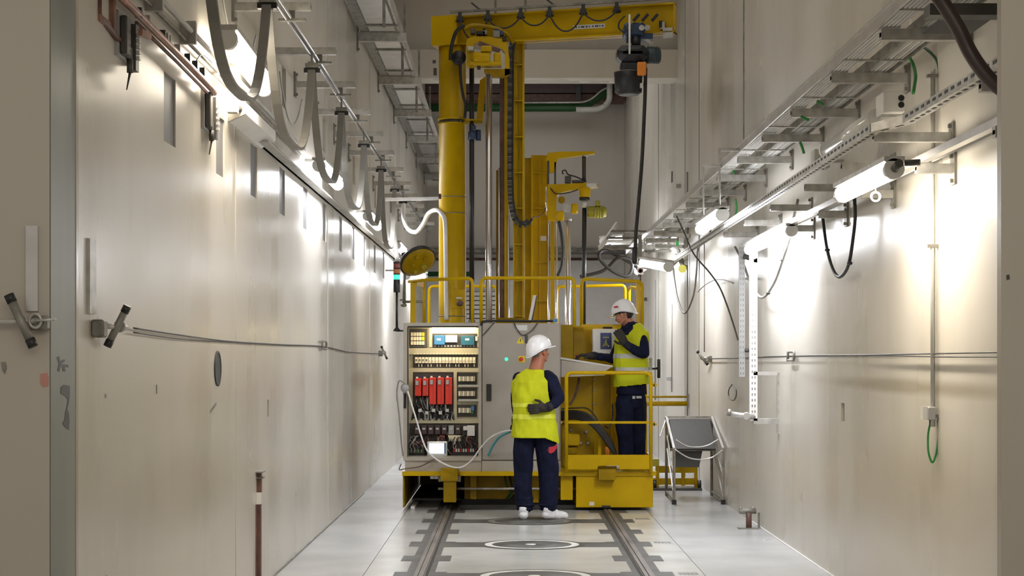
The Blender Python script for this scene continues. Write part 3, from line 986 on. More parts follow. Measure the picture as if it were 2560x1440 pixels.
for k in range(6):
    x = 1.892 + k * 0.021
    part('cable', MB().cyl((x, 6.3, 3.303), (x, 26, 3.303), 0.0088, 6), M['white'] if k % 3 else M['cable_white'], rt)  # pale colours stand in for lamp light thrown back by the wall
for k in range(6):
    x = 2.112 + k * 0.021
    part('cable', MB().cyl((x, 6.3, 3.303), (x, 26, 3.303), 0.0088, 6), M['cable_pale'] if k % 2 else M['cable_white'], rt)
# box and lead at the top right edge
tb = thing('junction_tray', 'dark steel box with a perforated tray at the upper right corner, behind the brown hose', 'box', (2.0, 6.6, 3.08))
part('box', MB().box(px(2325, 6.7), RX - 0.2, 6.7, 6.8, pz(37, 6.7), pz(8, 6.7)), M['dgrey'], tb)
part('perforated_tray', MB().box(px(2395, 6.9), RX - 0.2, 6.9, 7.5, pz(14, 6.9), pz(10, 6.9)), M['mesh'], tb)
hp = [P(2330, -30, 6.5), P(2365, 20, 6.5), P(2398, 75, 6.5), P(2425, 130, 6.5), P(2455, 175, 6.48), P(2490, 213, 6.45), P(2540, 245, 6.4)]
solo('brown_hose', MB().tube(bez(hp, 7), 0.030, 12), M['hose_brown'], 'thick dark brown hose swinging down across the upper right corner', 'hose')

# level two: perforated channel
lv2 = [6.9, 8.5, 9.8, 11.03, 12.5, 13.9, 15.2]
for i, Y in enumerate(lv2):
    wall_bracket(Y, 2.80, 1.93 if i == 1 else 2.03, RX, 'middle row steel arm on the right wall, %s one' % ORD[i], 'middle row arms on the right wall', h=0.05, w=0.045, plate=0.16)
pc = thing('perforated_channel', 'narrow perforated steel channel with dark slots running along the right wall', 'channel', (2.0, 6.3, 2.80))


def chan(a, b):
    a, b = Vector(a), Vector(b)
    part('channel', MB().bar(a, b, 0.055, 0.045), M['galv'], pc)
    mb = MB()
    n = int((b - a).length / 0.105)
    d = (b - a).normalized()
    for k in range(n):
        p = a + d * (0.05 + k * 0.105)
        for dx in (-0.0286,):
            mb.bar(p + Vector((dx, 0, 0.004)), p + d * 0.05 + Vector((dx, 0, 0.004)), 0.002, 0.014)
        mb.bar(p + Vector((0, 0, -0.0235)), p + d * 0.05 + Vector((0, 0, -0.0235)), 0.016, 0.002)
    part('slots', mb, M['slot_dark'], pc, kind='stuff')


chan((2.02, 6.3, 2.815), (2.02, 8.15, 2.815))
chan((1.90, 8.35, 2.80), (2.02, 8.15, 2.815))
chan((1.90, 8.35, 2.80), (1.99, 20.5, 2.79))

# level three: smooth conduit with short arms
for i, Y in enumerate([7.1, 8.47, 9.8, 11.18, 12.4, 13.8]):
    wall_bracket(Y, 2.63, 2.15, RX, 'short lower arm on the right wall carrying the smooth conduit, %s one' % ORD[i], 'lower row arms on the right wall', h=0.05, w=0.045, plate=0.17)
sc = thing('smooth_conduit', 'smooth grey conduit channel sloping away along the right wall over the short lower arms', 'conduit', (2.15, 6.3, 2.66))
part('channel', MB().box(2.155, 2.20, 6.3, 14.8, 2.632, 2.67), M['alu'], sc)
part('conduit', MB().cyl((2.235, 6.3, 2.655), (2.235, 14.8, 2.655), 0.018, 8), M['cable_pale'], sc)

# right wall lamps
l1 = tube_lamp((1.955, 8.15, 2.565), (1.955, 9.45, 2.565), 'bright white tube lamp nearest the camera on the right wall, below the perforated channel', True, 0.05)
part('plug', MB().cyl((1.955, 8.14, 2.565), (1.955, 8.05, 2.58), 0.022, 10).cyl((1.99, 8.08, 2.585), (2.06, 8.05, 2.585), 0.016, 8), M['dgrey'], l1)
tube_lamp((1.71, 12.9, 2.76), (1.71, 14.4, 2.76), 'bright white tube lamp hanging between the two cable trays on the right')
tube_lamp((2.17, 12.35, 2.585), (2.17, 14.6, 2.585), 'long glaring tube lamp against the right wall above the white perforated posts', rr=0.045)
tube_lamp(P(1608, 656, 19.8), P(1672, 667, 17.6), 'bright tube lamp set crosswise under the far end of the right tray', rr=0.055)
tube_lamp((1.9, 22.5, 2.9), (1.9, 24, 2.9), 'far right tube lamp near the pipe gallery')
tube_lamp(P(1508, 603, 24), P(1548, 596, 26), 'far lamp on the right behind the black cable coil, left of the hanging hoist cable', rr=0.06)
for (x, z, ys_, zt, lab) in ((1.71, 2.83, (13.1, 14.2), 3.29, 'second right lamp'), (1.9, 2.96, (22.7, 23.8), 3.29, 'far right lamp')):
    for y in ys_:
        solo('lamp_hanger', MB().cyl((x, y, z), (x, y, zt + 0.03), 0.008, 6).box(x - 0.01, 2.0, y - 0.012, y + 0.012, zt + 0.005, zt + 0.03), M['galv'], 'thin rod from the big tray to the %s, %s end' % (lab, 'near' if y == ys_[0] else 'far'), 'bracket')
solo('lamp_hanger', MB().box(px(1528, 25), px(1534, 25), 25, 25.04, pz(597, 25), 3.4).box(px(1528, 25), RX, 25, 25.04, 3.37, 3.41), M['galv_d'], 'bent hanger of the far lamp behind the black cable coil', 'bracket')
for y in (12.7, 14.2):
    solo('lamp_stay', MB().box(2.17, RX, y, y + 0.03, 2.64, 2.665), M['galv'], 'wall stay of the long glaring right lamp, %s end' % ('near' if y < 13 else 'far'), 'bracket')
lh = thing('ceiling_hook_ring', 'small white ring hanging on a thin line below the nearest right lamp', 'ring', P(2189, 492, 8.6))
part('ring', MB().tube([P(2189, 492, 8.6) + Vector((math.cos(a) * 0.024, 0, math.sin(a) * 0.024)) for a in [2 * PI * k / 20 for k in range(20)]], 0.006, 8, closed=True), M['white'], lh)
part('line', MB().cyl(P(2189, 481, 8.6), P(2189, 440, 8.75), 0.003, 5), M['cable_pale'], lh)

# security camera box, plastic tube, boxes
cb = thing('camera_box', 'small white box with two round black sockets by the perforated channel', 'electrical box', P(2240, 270, 8.8))
part('body', MB().cbox(px(2208, 8.8), px(2262, 8.8), 8.8, 8.98, pz(282, 8.8), pz(228, 8.8), 0.006), M['white'], cb)
part('side_lobe', MB().cyl(P(2207, 262, 8.92), P(2196, 262, 8.92), 0.036, 14), M['clear'], cb)
for y in (245, 262):
    part('socket', MB().lathe(P(2253, y, 8.8), [(0.017, -0.004), (0.017, 0.004), (0.0, 0.004)], 14, 'y'), M['black'], cb)
part('mount', MB().box(px(2205, 8.85), px(2275, 8.85), 8.85, 8.95, pz(292, 8.85), pz(283, 8.85)), M['galv'], cb)
pt = thing('clear_tube', 'clear plastic tube housing lying along the right wall between the camera box and the arm', 'tube', (2.1, 9.0, 2.95))
part('tube', MB().cyl((2.06, 9.0, 2.95), (2.03, 10.2, 2.93), 0.055, 14), M['clear'], pt)
part('end_cap', MB().cyl((2.03, 10.2, 2.93), (2.029, 10.24, 2.93), 0.06, 14), M['white'], pt)
jb = thing('junction_box', 'small grey junction box on the right wall under the third tray arm', 'electrical box', P(2050, 400, 11.3))
part('body', MB().cbox(px(2035, 11.3), px(2075, 11.3), 11.3, 11.42, pz(420, 11.3), pz(372, 11.3), 0.006), M['cable_pale'], jb)
part('mount', MB().box(px(2070, 11.3), RX, 11.32, 11.36, pz(405, 11.3), pz(398, 11.3)), M['galv'], jb)
part('stem', MB().cyl(P(2012, 425, 11.3), P(2035, 410, 11.3), 0.012, 8), M['galv'], jb)
part('knob', MB().cyl(P(2052, 424, 11.28), P(2052, 412, 11.28), 0.022, 10), M['dgrey'], jb)

# green cables
for i, (pp, lab) in enumerate((
        ([P(2273, 142, 9.0), P(2284, 165, 9.0), P(2289, 190, 8.9), P(2286, 215, 8.85), P(2283, 233, 8.82)], 'green cable dropping from the big right tray into the small white box'),
        ([P(2306, 116, 9.0), P(2325, 130, 8.9), P(2342, 152, 8.85), P(2348, 175, 8.83)], 'dark green cable curving from the right tray to the vertical conduit'),
        ([P(2000, 355, 11.4), P(2006, 370, 11.4), P(2010, 384, 11.4)], 'short green cable stub under the right tray above the grey junction box'),
        ([P(2042, 252, 10.2), P(2052, 258, 10.2), P(2058, 262, 10.2)], 'bright green cable bend inside the big right tray'),
        ([P(2002, 290, 10.7), P(2012, 296, 10.7), P(2022, 300, 10.7)], 'green cable crossing the right tray beside the third arm'),
        ([P(1834, 435, 14.6), P(1836, 420, 14.6), P(1840, 405, 14.6)], 'small green cable end far along the right tray'),
        ([P(1838, 497, 14.9), P(1841, 520, 14.9), P(1838, 545, 14.9)], 'green cable hanging beside the second right lamp'),
)):
    solo('green_cable', MB().tube(bez(pp, 6), 0.010 if i != 1 else 0.008, 8), M['green'] if i != 1 else M['green_d'], lab, 'cable')

# vertical conduit with switch box and green loop
vc = thing('wall_conduit', 'long vertical grey conduit on the right wall ending in a small switch box', 'conduit', (RX - 0.03, 8.83, 1.25))
part('pipe', MB().cyl((RX - 0.03, 8.83, 1.22), (RX - 0.03, 8.83, 3.18), 0.011, 8).cyl((RX - 0.012, 8.86, 1.22), (RX - 0.012, 8.86, 3.2), 0.006, 6), M['cable_pale'], vc)
for y in (190, 615, 1040):
    z = pz(y, 8.83)
    part('pipe_clamp', MB().box(RX, RX - 0.06, 8.815, 8.845, z - 0.009, z + 0.009), M['galv_d'], vc)
part('switch_box', MB().cbox(px(2317, 8.83), px(2336, 8.83), 8.80, 8.88, pz(1050, 8.83), pz(1017, 8.83), 0.004), M['grey'], vc)
part('switch_face', MB().box(px(2305, 8.83), px(2317, 8.83), 8.81, 8.87, pz(1048, 8.83), pz(1016, 8.83)), M['clear'], vc)
part('gland', MB().cyl(P(2328, 1050, 8.84), P(2328, 1064, 8.84), 0.012, 8), M['dgrey'], vc)
solo('green_cable', MB().tube(bez([P(2324, 1064, 8.84), P(2320, 1090, 8.84), P(2321, 1130, 8.84), P(2331, 1156, 8.84), P(2341, 1130, 8.84), P(2346, 1090, 8.84), P(2345, 1050, 8.84)], 8), 0.006, 8), M['green'], 'green cable loop hanging below the switch box on the right wall', 'cable')

# hanging black loops on the right wall
for pp, lab, mt in (
        ([wp_(2082, 516, RX, .08), wp_(2086, 560, RX, .08), wp_(2096, 625, RX, .08), wp_(2110, 672, RX, .08), wp_(2125, 692, RX, .08), wp_(2140, 683, RX, .08), wp_(2153, 655, RX, .08), wp_(2162, 600, RX, .08), wp_(2168, 545, RX, .08), wp_(2166, 490, RX, .08)], 'black cable loop hanging on the right wall right of the perforated posts', 'rubber'),
        ([wp_(2033, 500, RX, .12), wp_(2022, 545, RX, .12), wp_(2010, 600, RX, .12), wp_(1992, 655, RX, .12), wp_(1972, 705, RX, .12), wp_(1945, 742, RX, .12), wp_(1925, 735, RX, .12), wp_(1905, 700, RX, .12), wp_(1888, 655, RX, .12), wp_(1868, 618, RX, .12)], 'long cable loop hanging on the right wall behind the white perforated posts', 'cable_grey'),
        ([P(1780, 560, 17.2), P(1768, 600, 17.6), P(1745, 622, 18.2), P(1741, 680, 18.4), P(1733, 740, 18.6), P(1712, 783, 18.8), P(1695, 750, 19.0), P(1686, 700, 19.2), P(1683, 670, 19.2)], 'dark cable loop hanging below the far crosswise lamp on the right', 'dgrey'),
        ([wp_(1803, 540, RX, .5), wp_(1812, 580, RX, .45), wp_(1828, 635, RX, .4), wp_(1845, 680, RX, .3), wp_(1862, 720, RX, .25), wp_(1874, 780, RX, .2), wp_(1884, 850, RX, .15)], 'dark cable slanting down from the second right lamp to the grey perforated post', 'dgrey'),
        ([wp_(1765, 730, RX, .1), wp_(1785, 712, RX, .1), wp_(1810, 700, RX, .1), wp_(1835, 700, RX, .1), wp_(1858, 708, RX, .1)], 'thin cable arching out to the left of the grey perforated post', 'dgrey'),
        ([wp_(1846, 960, RX, .06), wp_(1836, 975, RX, .06), wp_(1838, 995, RX, .06), wp_(1850, 1000, RX, .06), wp_(1856, 980, RX, .06), wp_(1846, 960, RX, .06)], 'thin wire ring hanging under the grey perforated post', 'dgrey')):
    solo('hanging_cable', MB().tube(bez(pp, 5), (0.009 if 'slanting' in lab else 0.012) if 'thin' not in lab else 0.006, 8), M[mt], lab, 'cable')
for x, y in ((2096, 625), (2154, 658), (1955, 733), (1993, 650)):
    solo('cable_tie', MB().ell(wp_(x, y, RX, .08 if x > 2050 else .12), (0.02, 0.03, 0.014), 8, 6), M['black'], 'small black tie on a right wall cable loop, %s' % {2096: 'left strand of the black loop', 2154: 'right strand of the black loop', 1955: 'bottom of the long loop', 1993: 'right strand of the long loop'}[x], 'cable tie', 'ties on the right wall loops')

# perforated posts


def perf_post(X, Y, z0, z1, mt, label, w=0.06):
    t = thing('perforated_post', label, 'post', (X, Y, z0))
    part('strut', MB().box(X - w / 2, X + w / 2, Y, Y + 0.035, z0, z1), M[mt], t)
    mb = MB()
    n = int((z1 - z0) / 0.05)
    for k in range(n):
        z = z0 + 0.02 + k * 0.05
        for dx in (-0.012, 0.012):
            mb.box(X + dx - 0.005, X + dx + 0.005, Y - 0.0015, Y + 0.001, z, z + 0.022)
    part('holes', mb, M['galv_d'], t, kind='stuff')
    return t


Yp = 14.05
ps = perf_post(px(1884, Yp), Yp, pz(1052, Yp), pz(604, Yp), 'white', 'white perforated steel post standing off the right wall below the glaring lamp', 0.068)
part('cross_arm', MB().box(px(1884, Yp), RX, Yp, Yp + 0.035, pz(657, Yp), pz(645, Yp)), M['white'], ps)
part('cross_arm', MB().box(px(1884, Yp), RX, Yp, Yp + 0.035, pz(938, Yp), pz(929, Yp)), M['alu'], ps)
part('side_strut', MB().box(RX, RX - 0.018, Yp - 0.01, Yp + 0.02, pz(1085, Yp), pz(932, Yp)), M['galv'], ps)
part('base_arm', MB().box(px(1884, Yp), RX, Yp, Yp + 0.05, pz(1060, Yp), pz(1046, Yp)), M['galv'], ps)
part('valve', MB().lathe(P(1866, 1040, Yp), [(0.03, -0.03), (0.035, 0), (0.03, 0.03)], 14, 'y').cyl(P(1822, 1034, Yp), P(1885, 1042, Yp), 0.022, 10), M['alu'], ps)
part('pipe_end', MB().cyl(P(1826, 1032, Yp), P(1818, 1030, Yp), 0.032, 12), M['galv_d'], ps)
Yq = 15.2
pq = perf_post(px(1855, Yq), Yq, pz(942, Yq), pz(618, Yq), 'grey', 'grey shaded perforated post beside the white one on the right wall', 0.056)
part('knob', MB().cyl(P(1862, 876, Yq - 0.05), P(1874, 876, Yq - 0.05), 0.018, 10), M['dgrey'], pq)
part('knob', MB().cyl(P(1858, 640, Yq - 0.05), P(1874, 645, Yq - 0.05), 0.024, 10), M['dgrey'], pq)
part('wall_stay', MB().box(px(1855, Yq), RX, Yq + 0.01, Yq + 0.03, pz(700, Yq), pz(694, Yq)), M['galv_d'], pq)
for x, y0, y1, wd in ((1641, 700, 1000, 3), (1683, 760, 980, 3), (1722, 430, 1040, 4), (1765, 590, 880, 3)):
    Y = K * RX / (x - 1277)
    part('wall_pipe', MB().cyl((RX - 0.02, Y, pz(y1, Y)), (RX - 0.02, Y, pz(y0, Y)), wd / K * Y / 2, 8), M['cable_grey'], wr)
for x, y, lab in ((1701, 466, 'small grey socket on the right wall above the far end of the tray'), (1617, 748, 'small dark switch on the wall right of the guard rail'), (1677, 946, 'small grey socket low on the far right wall')):
    Y = K * RX / (x - 1277)
    s_ = thing('wall_socket', lab, 'socket', (RX, Y, pz(y, Y)), 'wall sockets')
    part('body', MB().cbox(RX, RX - 0.06, Y - 0.04, Y + 0.04, pz(y, Y) - 0.03, pz(y, Y) + 0.03, 0.006), M['dgrey'] if x == 1617 else M['grey'], s_)
    part('cover', MB().box(RX - 0.06, RX - 0.065, Y - 0.03, Y + 0.03, pz(y, Y) - 0.02, pz(y, Y) + 0.01), M['galv'], s_)
solo('wall_slot', MB().box(RX, RX - 0.01, 23.3, 23.42, pz(455, 23.3), pz(428, 23.3)), M['dgrey'], 'short dark vertical slot plate high on the far right wall', 'plate')

# far end of right tray: turning section, coils
ft = thing('tray_crossover', 'short ladder tray section crossing over at the far right, above the black cable coil', 'cable tray', P(1560, 600, 22))
for y, xa, xb in ((575, 1530, 1600), (592, 1518, 1600), (618, 1500, 1600)):
    part('rung', MB().box(px(xa, 22), px(xb, 22), 22, 22.06, pz(y + 5, 22), pz(y, 22)), M['galv_d'], ft)
part('side_rail', MB().bar(P(1498, 622, 21.6), P(1542, 560, 22.3), 0.03, 0.06), M['galv'], ft)
part('side_rail', MB().bar(P(1590, 560, 22.3), P(1592, 640, 21.6), 0.03, 0.06), M['galv_d'], ft)
part('wall_arm', MB().box(px(1560, 22.1), RX, 22.06, 22.1, pz(580, 22), pz(575, 22)), M['galv_d'], ft)
part('sheet', MB().box(px(1510, 21.9), px(1580, 21.9), 21.8, 22.2, pz(603, 21.9), pz(600, 21.9)), M['white'], ft)
cr = thing('crossover_frame', 'steel crossing frame over the far crosswise lamp on the right', 'frame', P(1660, 610, 20))
for (a, b, w_) in (((1655, 585), (1725, 590), 0.05), ((1640, 615), (1708, 616), 0.04), ((1612, 628), (1700, 628), 0.03), ((1600, 590), (1600, 650), 0.05), ((1712, 580), (1715, 660), 0.04), ((1700, 640), (1668, 672), 0.05), ((1690, 620), (1712, 672), 0.05)):
    part('bar', MB().bar(P(a[0], a[1], 20), P(b[0], b[1], 19.8), w_, w_), M['galv_d'] if a[0] < 1700 else M['galv'], cr)
part('lamp_head', MB().cyl(P(1688, 618, 19.6), P(1688, 634, 19.6), 0.045, 12), M['white'], cr)
part('round_box', MB().cyl(P(1706, 672, 19.6), P(1706, 672, 19.4), 0.05, 14), M['olive'], cr)
part('green_tag', MB().box(px(1690, 19.5), px(1697, 19.5), 19.5, 19.52, pz(615, 19.5), pz(602, 19.5)), M['green'], cr)
solo('cable_coil', MB().tube(bez([P(1450, 692, 19.3), P(1500, 680, 19.3), P(1520, 668, 19.3), P(1545, 645, 19.2), P(1575, 650, 19.2), P(1580, 672, 19.2), P(1568, 690, 19.2), P(1535, 680, 19.2), P(1505, 655, 19.2), P(1497, 635, 19.2), P(1512, 626, 19.3), P(1545, 640, 19.3), P(1572, 655, 19.3), P(1592, 668, 19.3), P(1600, 690, 19.2)], 8), 0.021, 10), M['rubber'], 'black cable coiled in a loose figure of eight behind the right guard rail', 'cable')
sg = thing('small_sign', 'small white and purple square sign above the right guard rail corner', 'sign', P(1600, 690, 17.6))
part('plate', MB().box(px(1593, 17.6), px(1609, 17.6), 17.6, 17.61, pz(686, 17.6), pz(668, 17.6)), M['clear'], sg)
part('mark', MB().lathe(P(1601, 677, 17.6), [(0.028, -0.004), (0.028, 0), (0.018, 0), (0.018, -0.004)], 16, 'y'), M['beacon_red'], sg)
part('post', MB().box(px(1599, 17.6), px(1603, 17.6), 17.6, 17.62, pz(705, 17.6), pz(686, 17.6)), M['brown'], sg)

# ---------------------------------------------------------------- far end things
gp = thing('pipe_gallery', 'dark maroon beam with a green pipe below it high on the far wall', 'pipe', (0.2, 32.8, 6.7))
part('beam', MB().box(LX + 0.01, px(1560, 33), 32.6, 33.2, pz(240, 33), CZ - 0.01), M['maroon'], gp)
part('lower_flange', MB().box(LX + 0.01, px(1560, 33), 32.7, 33.2, pz(257, 33), pz(241, 33)), M['brown'], gp)
part('green_pipe', MB().tube(fillet([(LX + 0.01, 32.5, pz(269, 32.5)), P(1450, 269, 32.5), P(1490, 250, 32.5), P(1530, 215, 32.5)], 0.4), 0.082, 12), M['green_d'], gp)
part('upright', MB().box(px(1440, 32.5), px(1452, 32.5), 32.5, 32.6, pz(250, 32.5), pz(203, 32.5)), M['black'], gp)
part('grey_pipe', MB().tube(fillet([P(1262, 257, 32.3), P(1470, 256, 32.3), P(1505, 225, 32.3), P(1522, 218, 32.3)], 0.3), 0.02, 8), M['galv'], gp)
part('drop_pipe', MB().tube(fillet([P(1524, 200, 32.2), P(1524, 255, 32.2), P(1500, 274, 32.2), P(1440, 275, 32.2)], 0.3), 0.06, 10), M['cable_pale'], gp)
solo('far_cable_tray', MB().box(LX, RX - 0.01, 32.6, 33.29, pz(632, 32.8), pz(622, 32.8)).box(LX, RX - 0.01, 32.5, 32.8, pz(622, 32.8), pz(618, 32.8)), M['galv_d'], 'thin grey cable tray running level across the far wall', 'cable tray')
solo('far_red_pipe', MB().cyl((LX, 32.9, pz(648, 32.9)), (px(1500, 32.9), 32.9, pz(648, 32.9)), 0.028, 8), M['brown'], 'reddish brown pipe running level across the far wall below the thin tray', 'pipe')
solo('far_green_pipe', MB().cyl((LX, 32.8, pz(685, 32.8)), (px(1180, 32.8), 32.8, pz(685, 32.8)), 0.05, 8), M['green_d'], 'dark green pipe low on the far wall seen behind the yellow column', 'pipe')
lv = thing('louvred_panel', 'white panel of horizontal louvre slats on the far wall behind the guard rail', 'louvre', (px(1200, 32), 33.1, 2.3))
part('frame', MB().box(px(1160, 32), px(1245, 32), 33.15, 33.27, pz(805, 32), pz(722, 32)), M['galv_d'], lv)
sl = part('slat', MB().prism([(px(1162, 32), 33.05, pz(803, 32)), (px(1162, 32), 33.15, pz(803, 32) + 0.03), (px(1162, 32), 33.15, pz(793, 32)), (px(1162, 32), 33.05, pz(793, 32) - 0.01)], (px(1243, 32) - px(1162, 32), 0, 0)), M['white'], lv)
for k in range(1, 7):
    clone_part(sl, lv, (0, 0, k * 0.092))
yb = thing('barrier_pipes', 'pair of yellow pipes reaching the right wall beside the operator basket', 'barrier', (2.0, 21.2, 1.0))
part('pipe', MB().cyl((1.3, 21.2, pz(992, 21.2)), (RX, 21.2, pz(992, 21.2)), 0.014, 8), M['yellow_d'], yb)
part('pipe', MB().cyl((1.3, 21.2, pz(1009, 21.2)), (RX, 21.2, pz(1009, 21.2)), 0.032, 10), M['yellow_d'], yb)
part('pipe_end', MB().box(RX, RX - 0.02, 21.12, 21.28, pz(1018, 21.2), pz(985, 21.2)), M['galv_d'], yb)

# floor bollard
fb = thing('floor_hook', 'small brownish T-shaped mooring peg on the floor against the right wall', 'peg', (px(1870, 15), 15, 0))
part('base_plate', MB().box(px(1845, 15), px(1895, 15), 14.94, 15.06, 0, 0.01), M['galv_d'], fb)
part('stem', MB().cyl((px(1872, 15), 15, 0), (px(1872, 15), 15, 0.15), 0.028, 10), M['brown'], fb)
part('cross_bar', MB().tube([(px(1848, 15), 15, 0.165), (px(1890, 15), 15, 0.165)], 0.026, 10).cyl((px(1852, 15), 15, 0.17), (px(1852, 15), 15, 0.205), 0.016, 8).cyl((px(1882, 15), 15, 0.17), (px(1882, 15), 15, 0.205), 0.02, 8), M['galv_d'], fb)
solo('floor_stake', MB().box(px(1895, 15), px(1900, 15), 15, 15.02, 0, 0.15), M['galv_d'], 'thin grey stake against the right wall beside the mooring peg', 'stake')
solo('floor_wire', MB().tube(bez([P(1908, 1355, 14.0), P(1912, 1350, 14.05), P(1930, 1348, 14.1), P(1938, 1349, 14.1)], 5), 0.004, 5), M['white'], 'short white wire end on the floor at the right wall', 'wire')

# ================================================================ THE YELLOW RAIL MACHINE
YF = 16.8


def q(Y=YF):
    """pixel helpers bound to a depth"""
    return (lambda x: px(x, Y)), (lambda y: pz(y, Y))


X_, Z_ = q()
DK = Z_(1178)       # deck top
ca = thing('rail_carriage', 'yellow steel carriage standing on the floor rails, base of the whole machine', 'rail machine', (RC, YF, 0))
part('deck_plate', MB().box(X_(1006), X_(1118), YF - 0.05, 20.6, DK - 0.045, DK).box(X_(1150), X_(1500), YF - 0.05, 20.6, DK - 0.045, DK).box(X_(1118), X_(1150), YF, 20.6, DK - 0.045, DK).box(X_(1500), X_(1538), YF, 20.6, DK - 0.045, DK).box(X_(1538), X_(1640), YF - 0.05, 20.6, DK - 0.045, DK), M['yellow'], ca)
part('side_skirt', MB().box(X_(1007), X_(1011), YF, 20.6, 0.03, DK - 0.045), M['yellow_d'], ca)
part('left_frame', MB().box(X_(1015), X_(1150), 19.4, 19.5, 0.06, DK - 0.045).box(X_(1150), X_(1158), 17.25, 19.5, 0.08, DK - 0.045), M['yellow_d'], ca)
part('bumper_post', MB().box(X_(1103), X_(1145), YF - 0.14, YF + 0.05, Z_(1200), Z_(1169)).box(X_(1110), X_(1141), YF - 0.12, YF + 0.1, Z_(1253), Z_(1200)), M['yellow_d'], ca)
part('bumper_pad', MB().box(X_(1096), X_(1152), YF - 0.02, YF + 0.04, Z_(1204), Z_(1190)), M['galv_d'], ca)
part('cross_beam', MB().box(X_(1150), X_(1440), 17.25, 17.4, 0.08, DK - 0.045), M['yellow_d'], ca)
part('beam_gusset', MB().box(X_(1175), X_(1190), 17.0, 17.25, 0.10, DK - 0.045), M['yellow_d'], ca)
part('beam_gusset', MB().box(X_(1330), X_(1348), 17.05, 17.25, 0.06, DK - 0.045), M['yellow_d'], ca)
part('tie_rod', MB().cyl((X_(1094), YF + 0.12, Z_(1224)), (X_(1440), YF + 0.12, Z_(1224)), 0.013, 8), M['galv'], ca)
part('small_block', MB().box(X_(1402), X_(1432), YF + 0.02, YF + 0.3, Z_(1250), DK - 0.045), M['yellow'], ca)
part('ballast_box', MB().cbox(X_(1440), X_(1632), YF - 0.03, 20.0, Z_(1268), DK - 0.045, 0.004), M['yellow'], ca)
part('rail_cutout', MB().box(X_(1504), X_(1526), YF - 0.034, YF - 0.03, Z_(1268), Z_(1263)), M['slot_dark'], ca)
part('box_label', MB().box(X_(1473), X_(1485), YF - 0.034, YF - 0.03, Z_(1263), Z_(1254)), M['white'], ca)
part('tow_bracket', MB().box(X_(1495), X_(1537), YF - 0.15, YF + 0.05, Z_(1197), Z_(1171)).box(X_(1492), X_(1541), YF - 0.06, YF + 0.05, Z_(1172), Z_(1166)), M['yellow_d'], ca)
for x, y in ((1076, 1192), (1086, 1192)):
    part('tag_plate', MB().box(X_(x), X_(x + 9), YF - 0.02, YF - 0.015, Z_(1197), Z_(1188)), M['cable_pale'], ca)
for rx in (RL, RR):
    for y in (17.35, 19.9):
        part('wheel', MB().lathe((rx, y, 0.16), [(0.10, -0.06), (0.14, -0.055), (0.14, 0.04), (0.16, 0.045), (0.16, 0.06), (0.08, 0.065)], 24, 'x'), M['dgrey'], ca)
part('belly_pan', MB().box(X_(1020), X_(1440), 17.45, 19.4, 0.05, 0.07), M['dgrey'], ca)
part('floor_sweep', MB().box(X_(1150), X_(1602), YF + 0.06, YF + 0.12, 0.012, 0.05), M['rubber'], ca)
part('floor_sweep', MB().box(X_(1025), X_(1035), YF + 0.12, 18.2, 0.003, 0.03), M['cable_white'], ca)
for k in range(4):
    a = 1262 + k * 12
    part('hydraulic_hose', MB().tube(bez([P(a, 1190, 17.1), P(a + 6, 1215, 17.05), P(a + 16, 1235, 17.1), P(a + 2, 1248, 17.15), P(a + 22, 1225, 17.1), P(a + 30, 1200, 17.2)], 5), 0.011, 6), M['black'] if k % 2 else M['green_d'], ca)

# ---- open electrical cabinet (left bay)
YB = 17.18      # mounting plate depth
ec = thing('electrical_cabinet', 'open grey electrical cabinet full of breakers, red drives and wiring', 'cabinet', (X_(1108), YF, DK))
part('frame', MB().box(X_(1008), X_(1202), YF, YB + 0.1, Z_(815), Z_(807)).box(X_(1008), X_(1018), YF, YB + 0.1, Z_(1143), Z_(815)).box(X_(1196), X_(1204), YF + 0.01, YB + 0.1, Z_(1143), Z_(815)).box(X_(1008), X_(1204), YF, YB + 0.1, Z_(1152), Z_(1143)).box(X_(1008), X_(1204), YB + 0.1, YB + 0.12, Z_(1143), Z_(815)), M['beige'], ec)
part('gasket', MB().box(X_(1018), X_(1021), YF + 0.004, YF + 0.03, Z_(1140), Z_(817)).box(X_(1020), X_(1196), YF + 0.004, YF + 0.02, Z_(819), Z_(815)), M['black'], ec)
part('plinth', MB().box(X_(1012), X_(1204), YF + 0.02, YB + 0.1, DK, Z_(1152)), M['beige'], ec)
xb, zb = q(YB - 0.05)
xw, zw = q(YB)


def eb(name, xa, ya, xc, yc, m, d=0.05, off=0.0, par=None, lab=None, ch=0.0):
    Y = YB - off - d
    mb = MB()
    if ch:
        mb.cbox(px(xa, Y), px(xc, Y), Y, Y + d, pz(yc, Y), pz(ya, Y), ch)
    else:
        mb.box(px(xa, Y), px(xc, Y), Y, Y + d, pz(yc, Y), pz(ya, Y))
    return part(name, mb, M[m], par or ec, lab)


eb('mounting_plate', 1018, 818, 1197, 1142, 'inner', 0.01)
eb('terminal_box', 1023, 822, 1068, 868, 'dgrey', 0.06, 0.01)
for r in range(3):
    for k in range(5):
        eb('terminal', 1027 + k * 7, 831 + r * 11, 1033 + k * 7, 840 + r * 11, 'warn' if (r, k) in ((0, 4), (1, 4)) else 'cream', 0.015, 0.07)
eb('lit_panel', 1073, 818, 1196, 868, 'cream', 0.02, 0.01)
eb('module_recess', 1081, 834, 1193, 868, 'dgrey', 0.006, 0.03)
eb('relay_module', 1085, 838, 1112, 862, 'blue', 0.05, 0.036, ch=0.004)
eb('relay_module', 1113, 838, 1143, 856, 'white', 0.05, 0.036, ch=0.004)
eb('relay_module', 1152, 839, 1186, 863, 'teal', 0.05, 0.036, ch=0.004)
eb('relay_module', 1188, 841, 1194, 852, 'white', 0.03, 0.036)
for x in (1097, 1168):
    eb('module_label', x - 5, 846, x + 5, 851, 'white', 0.002, 0.086)
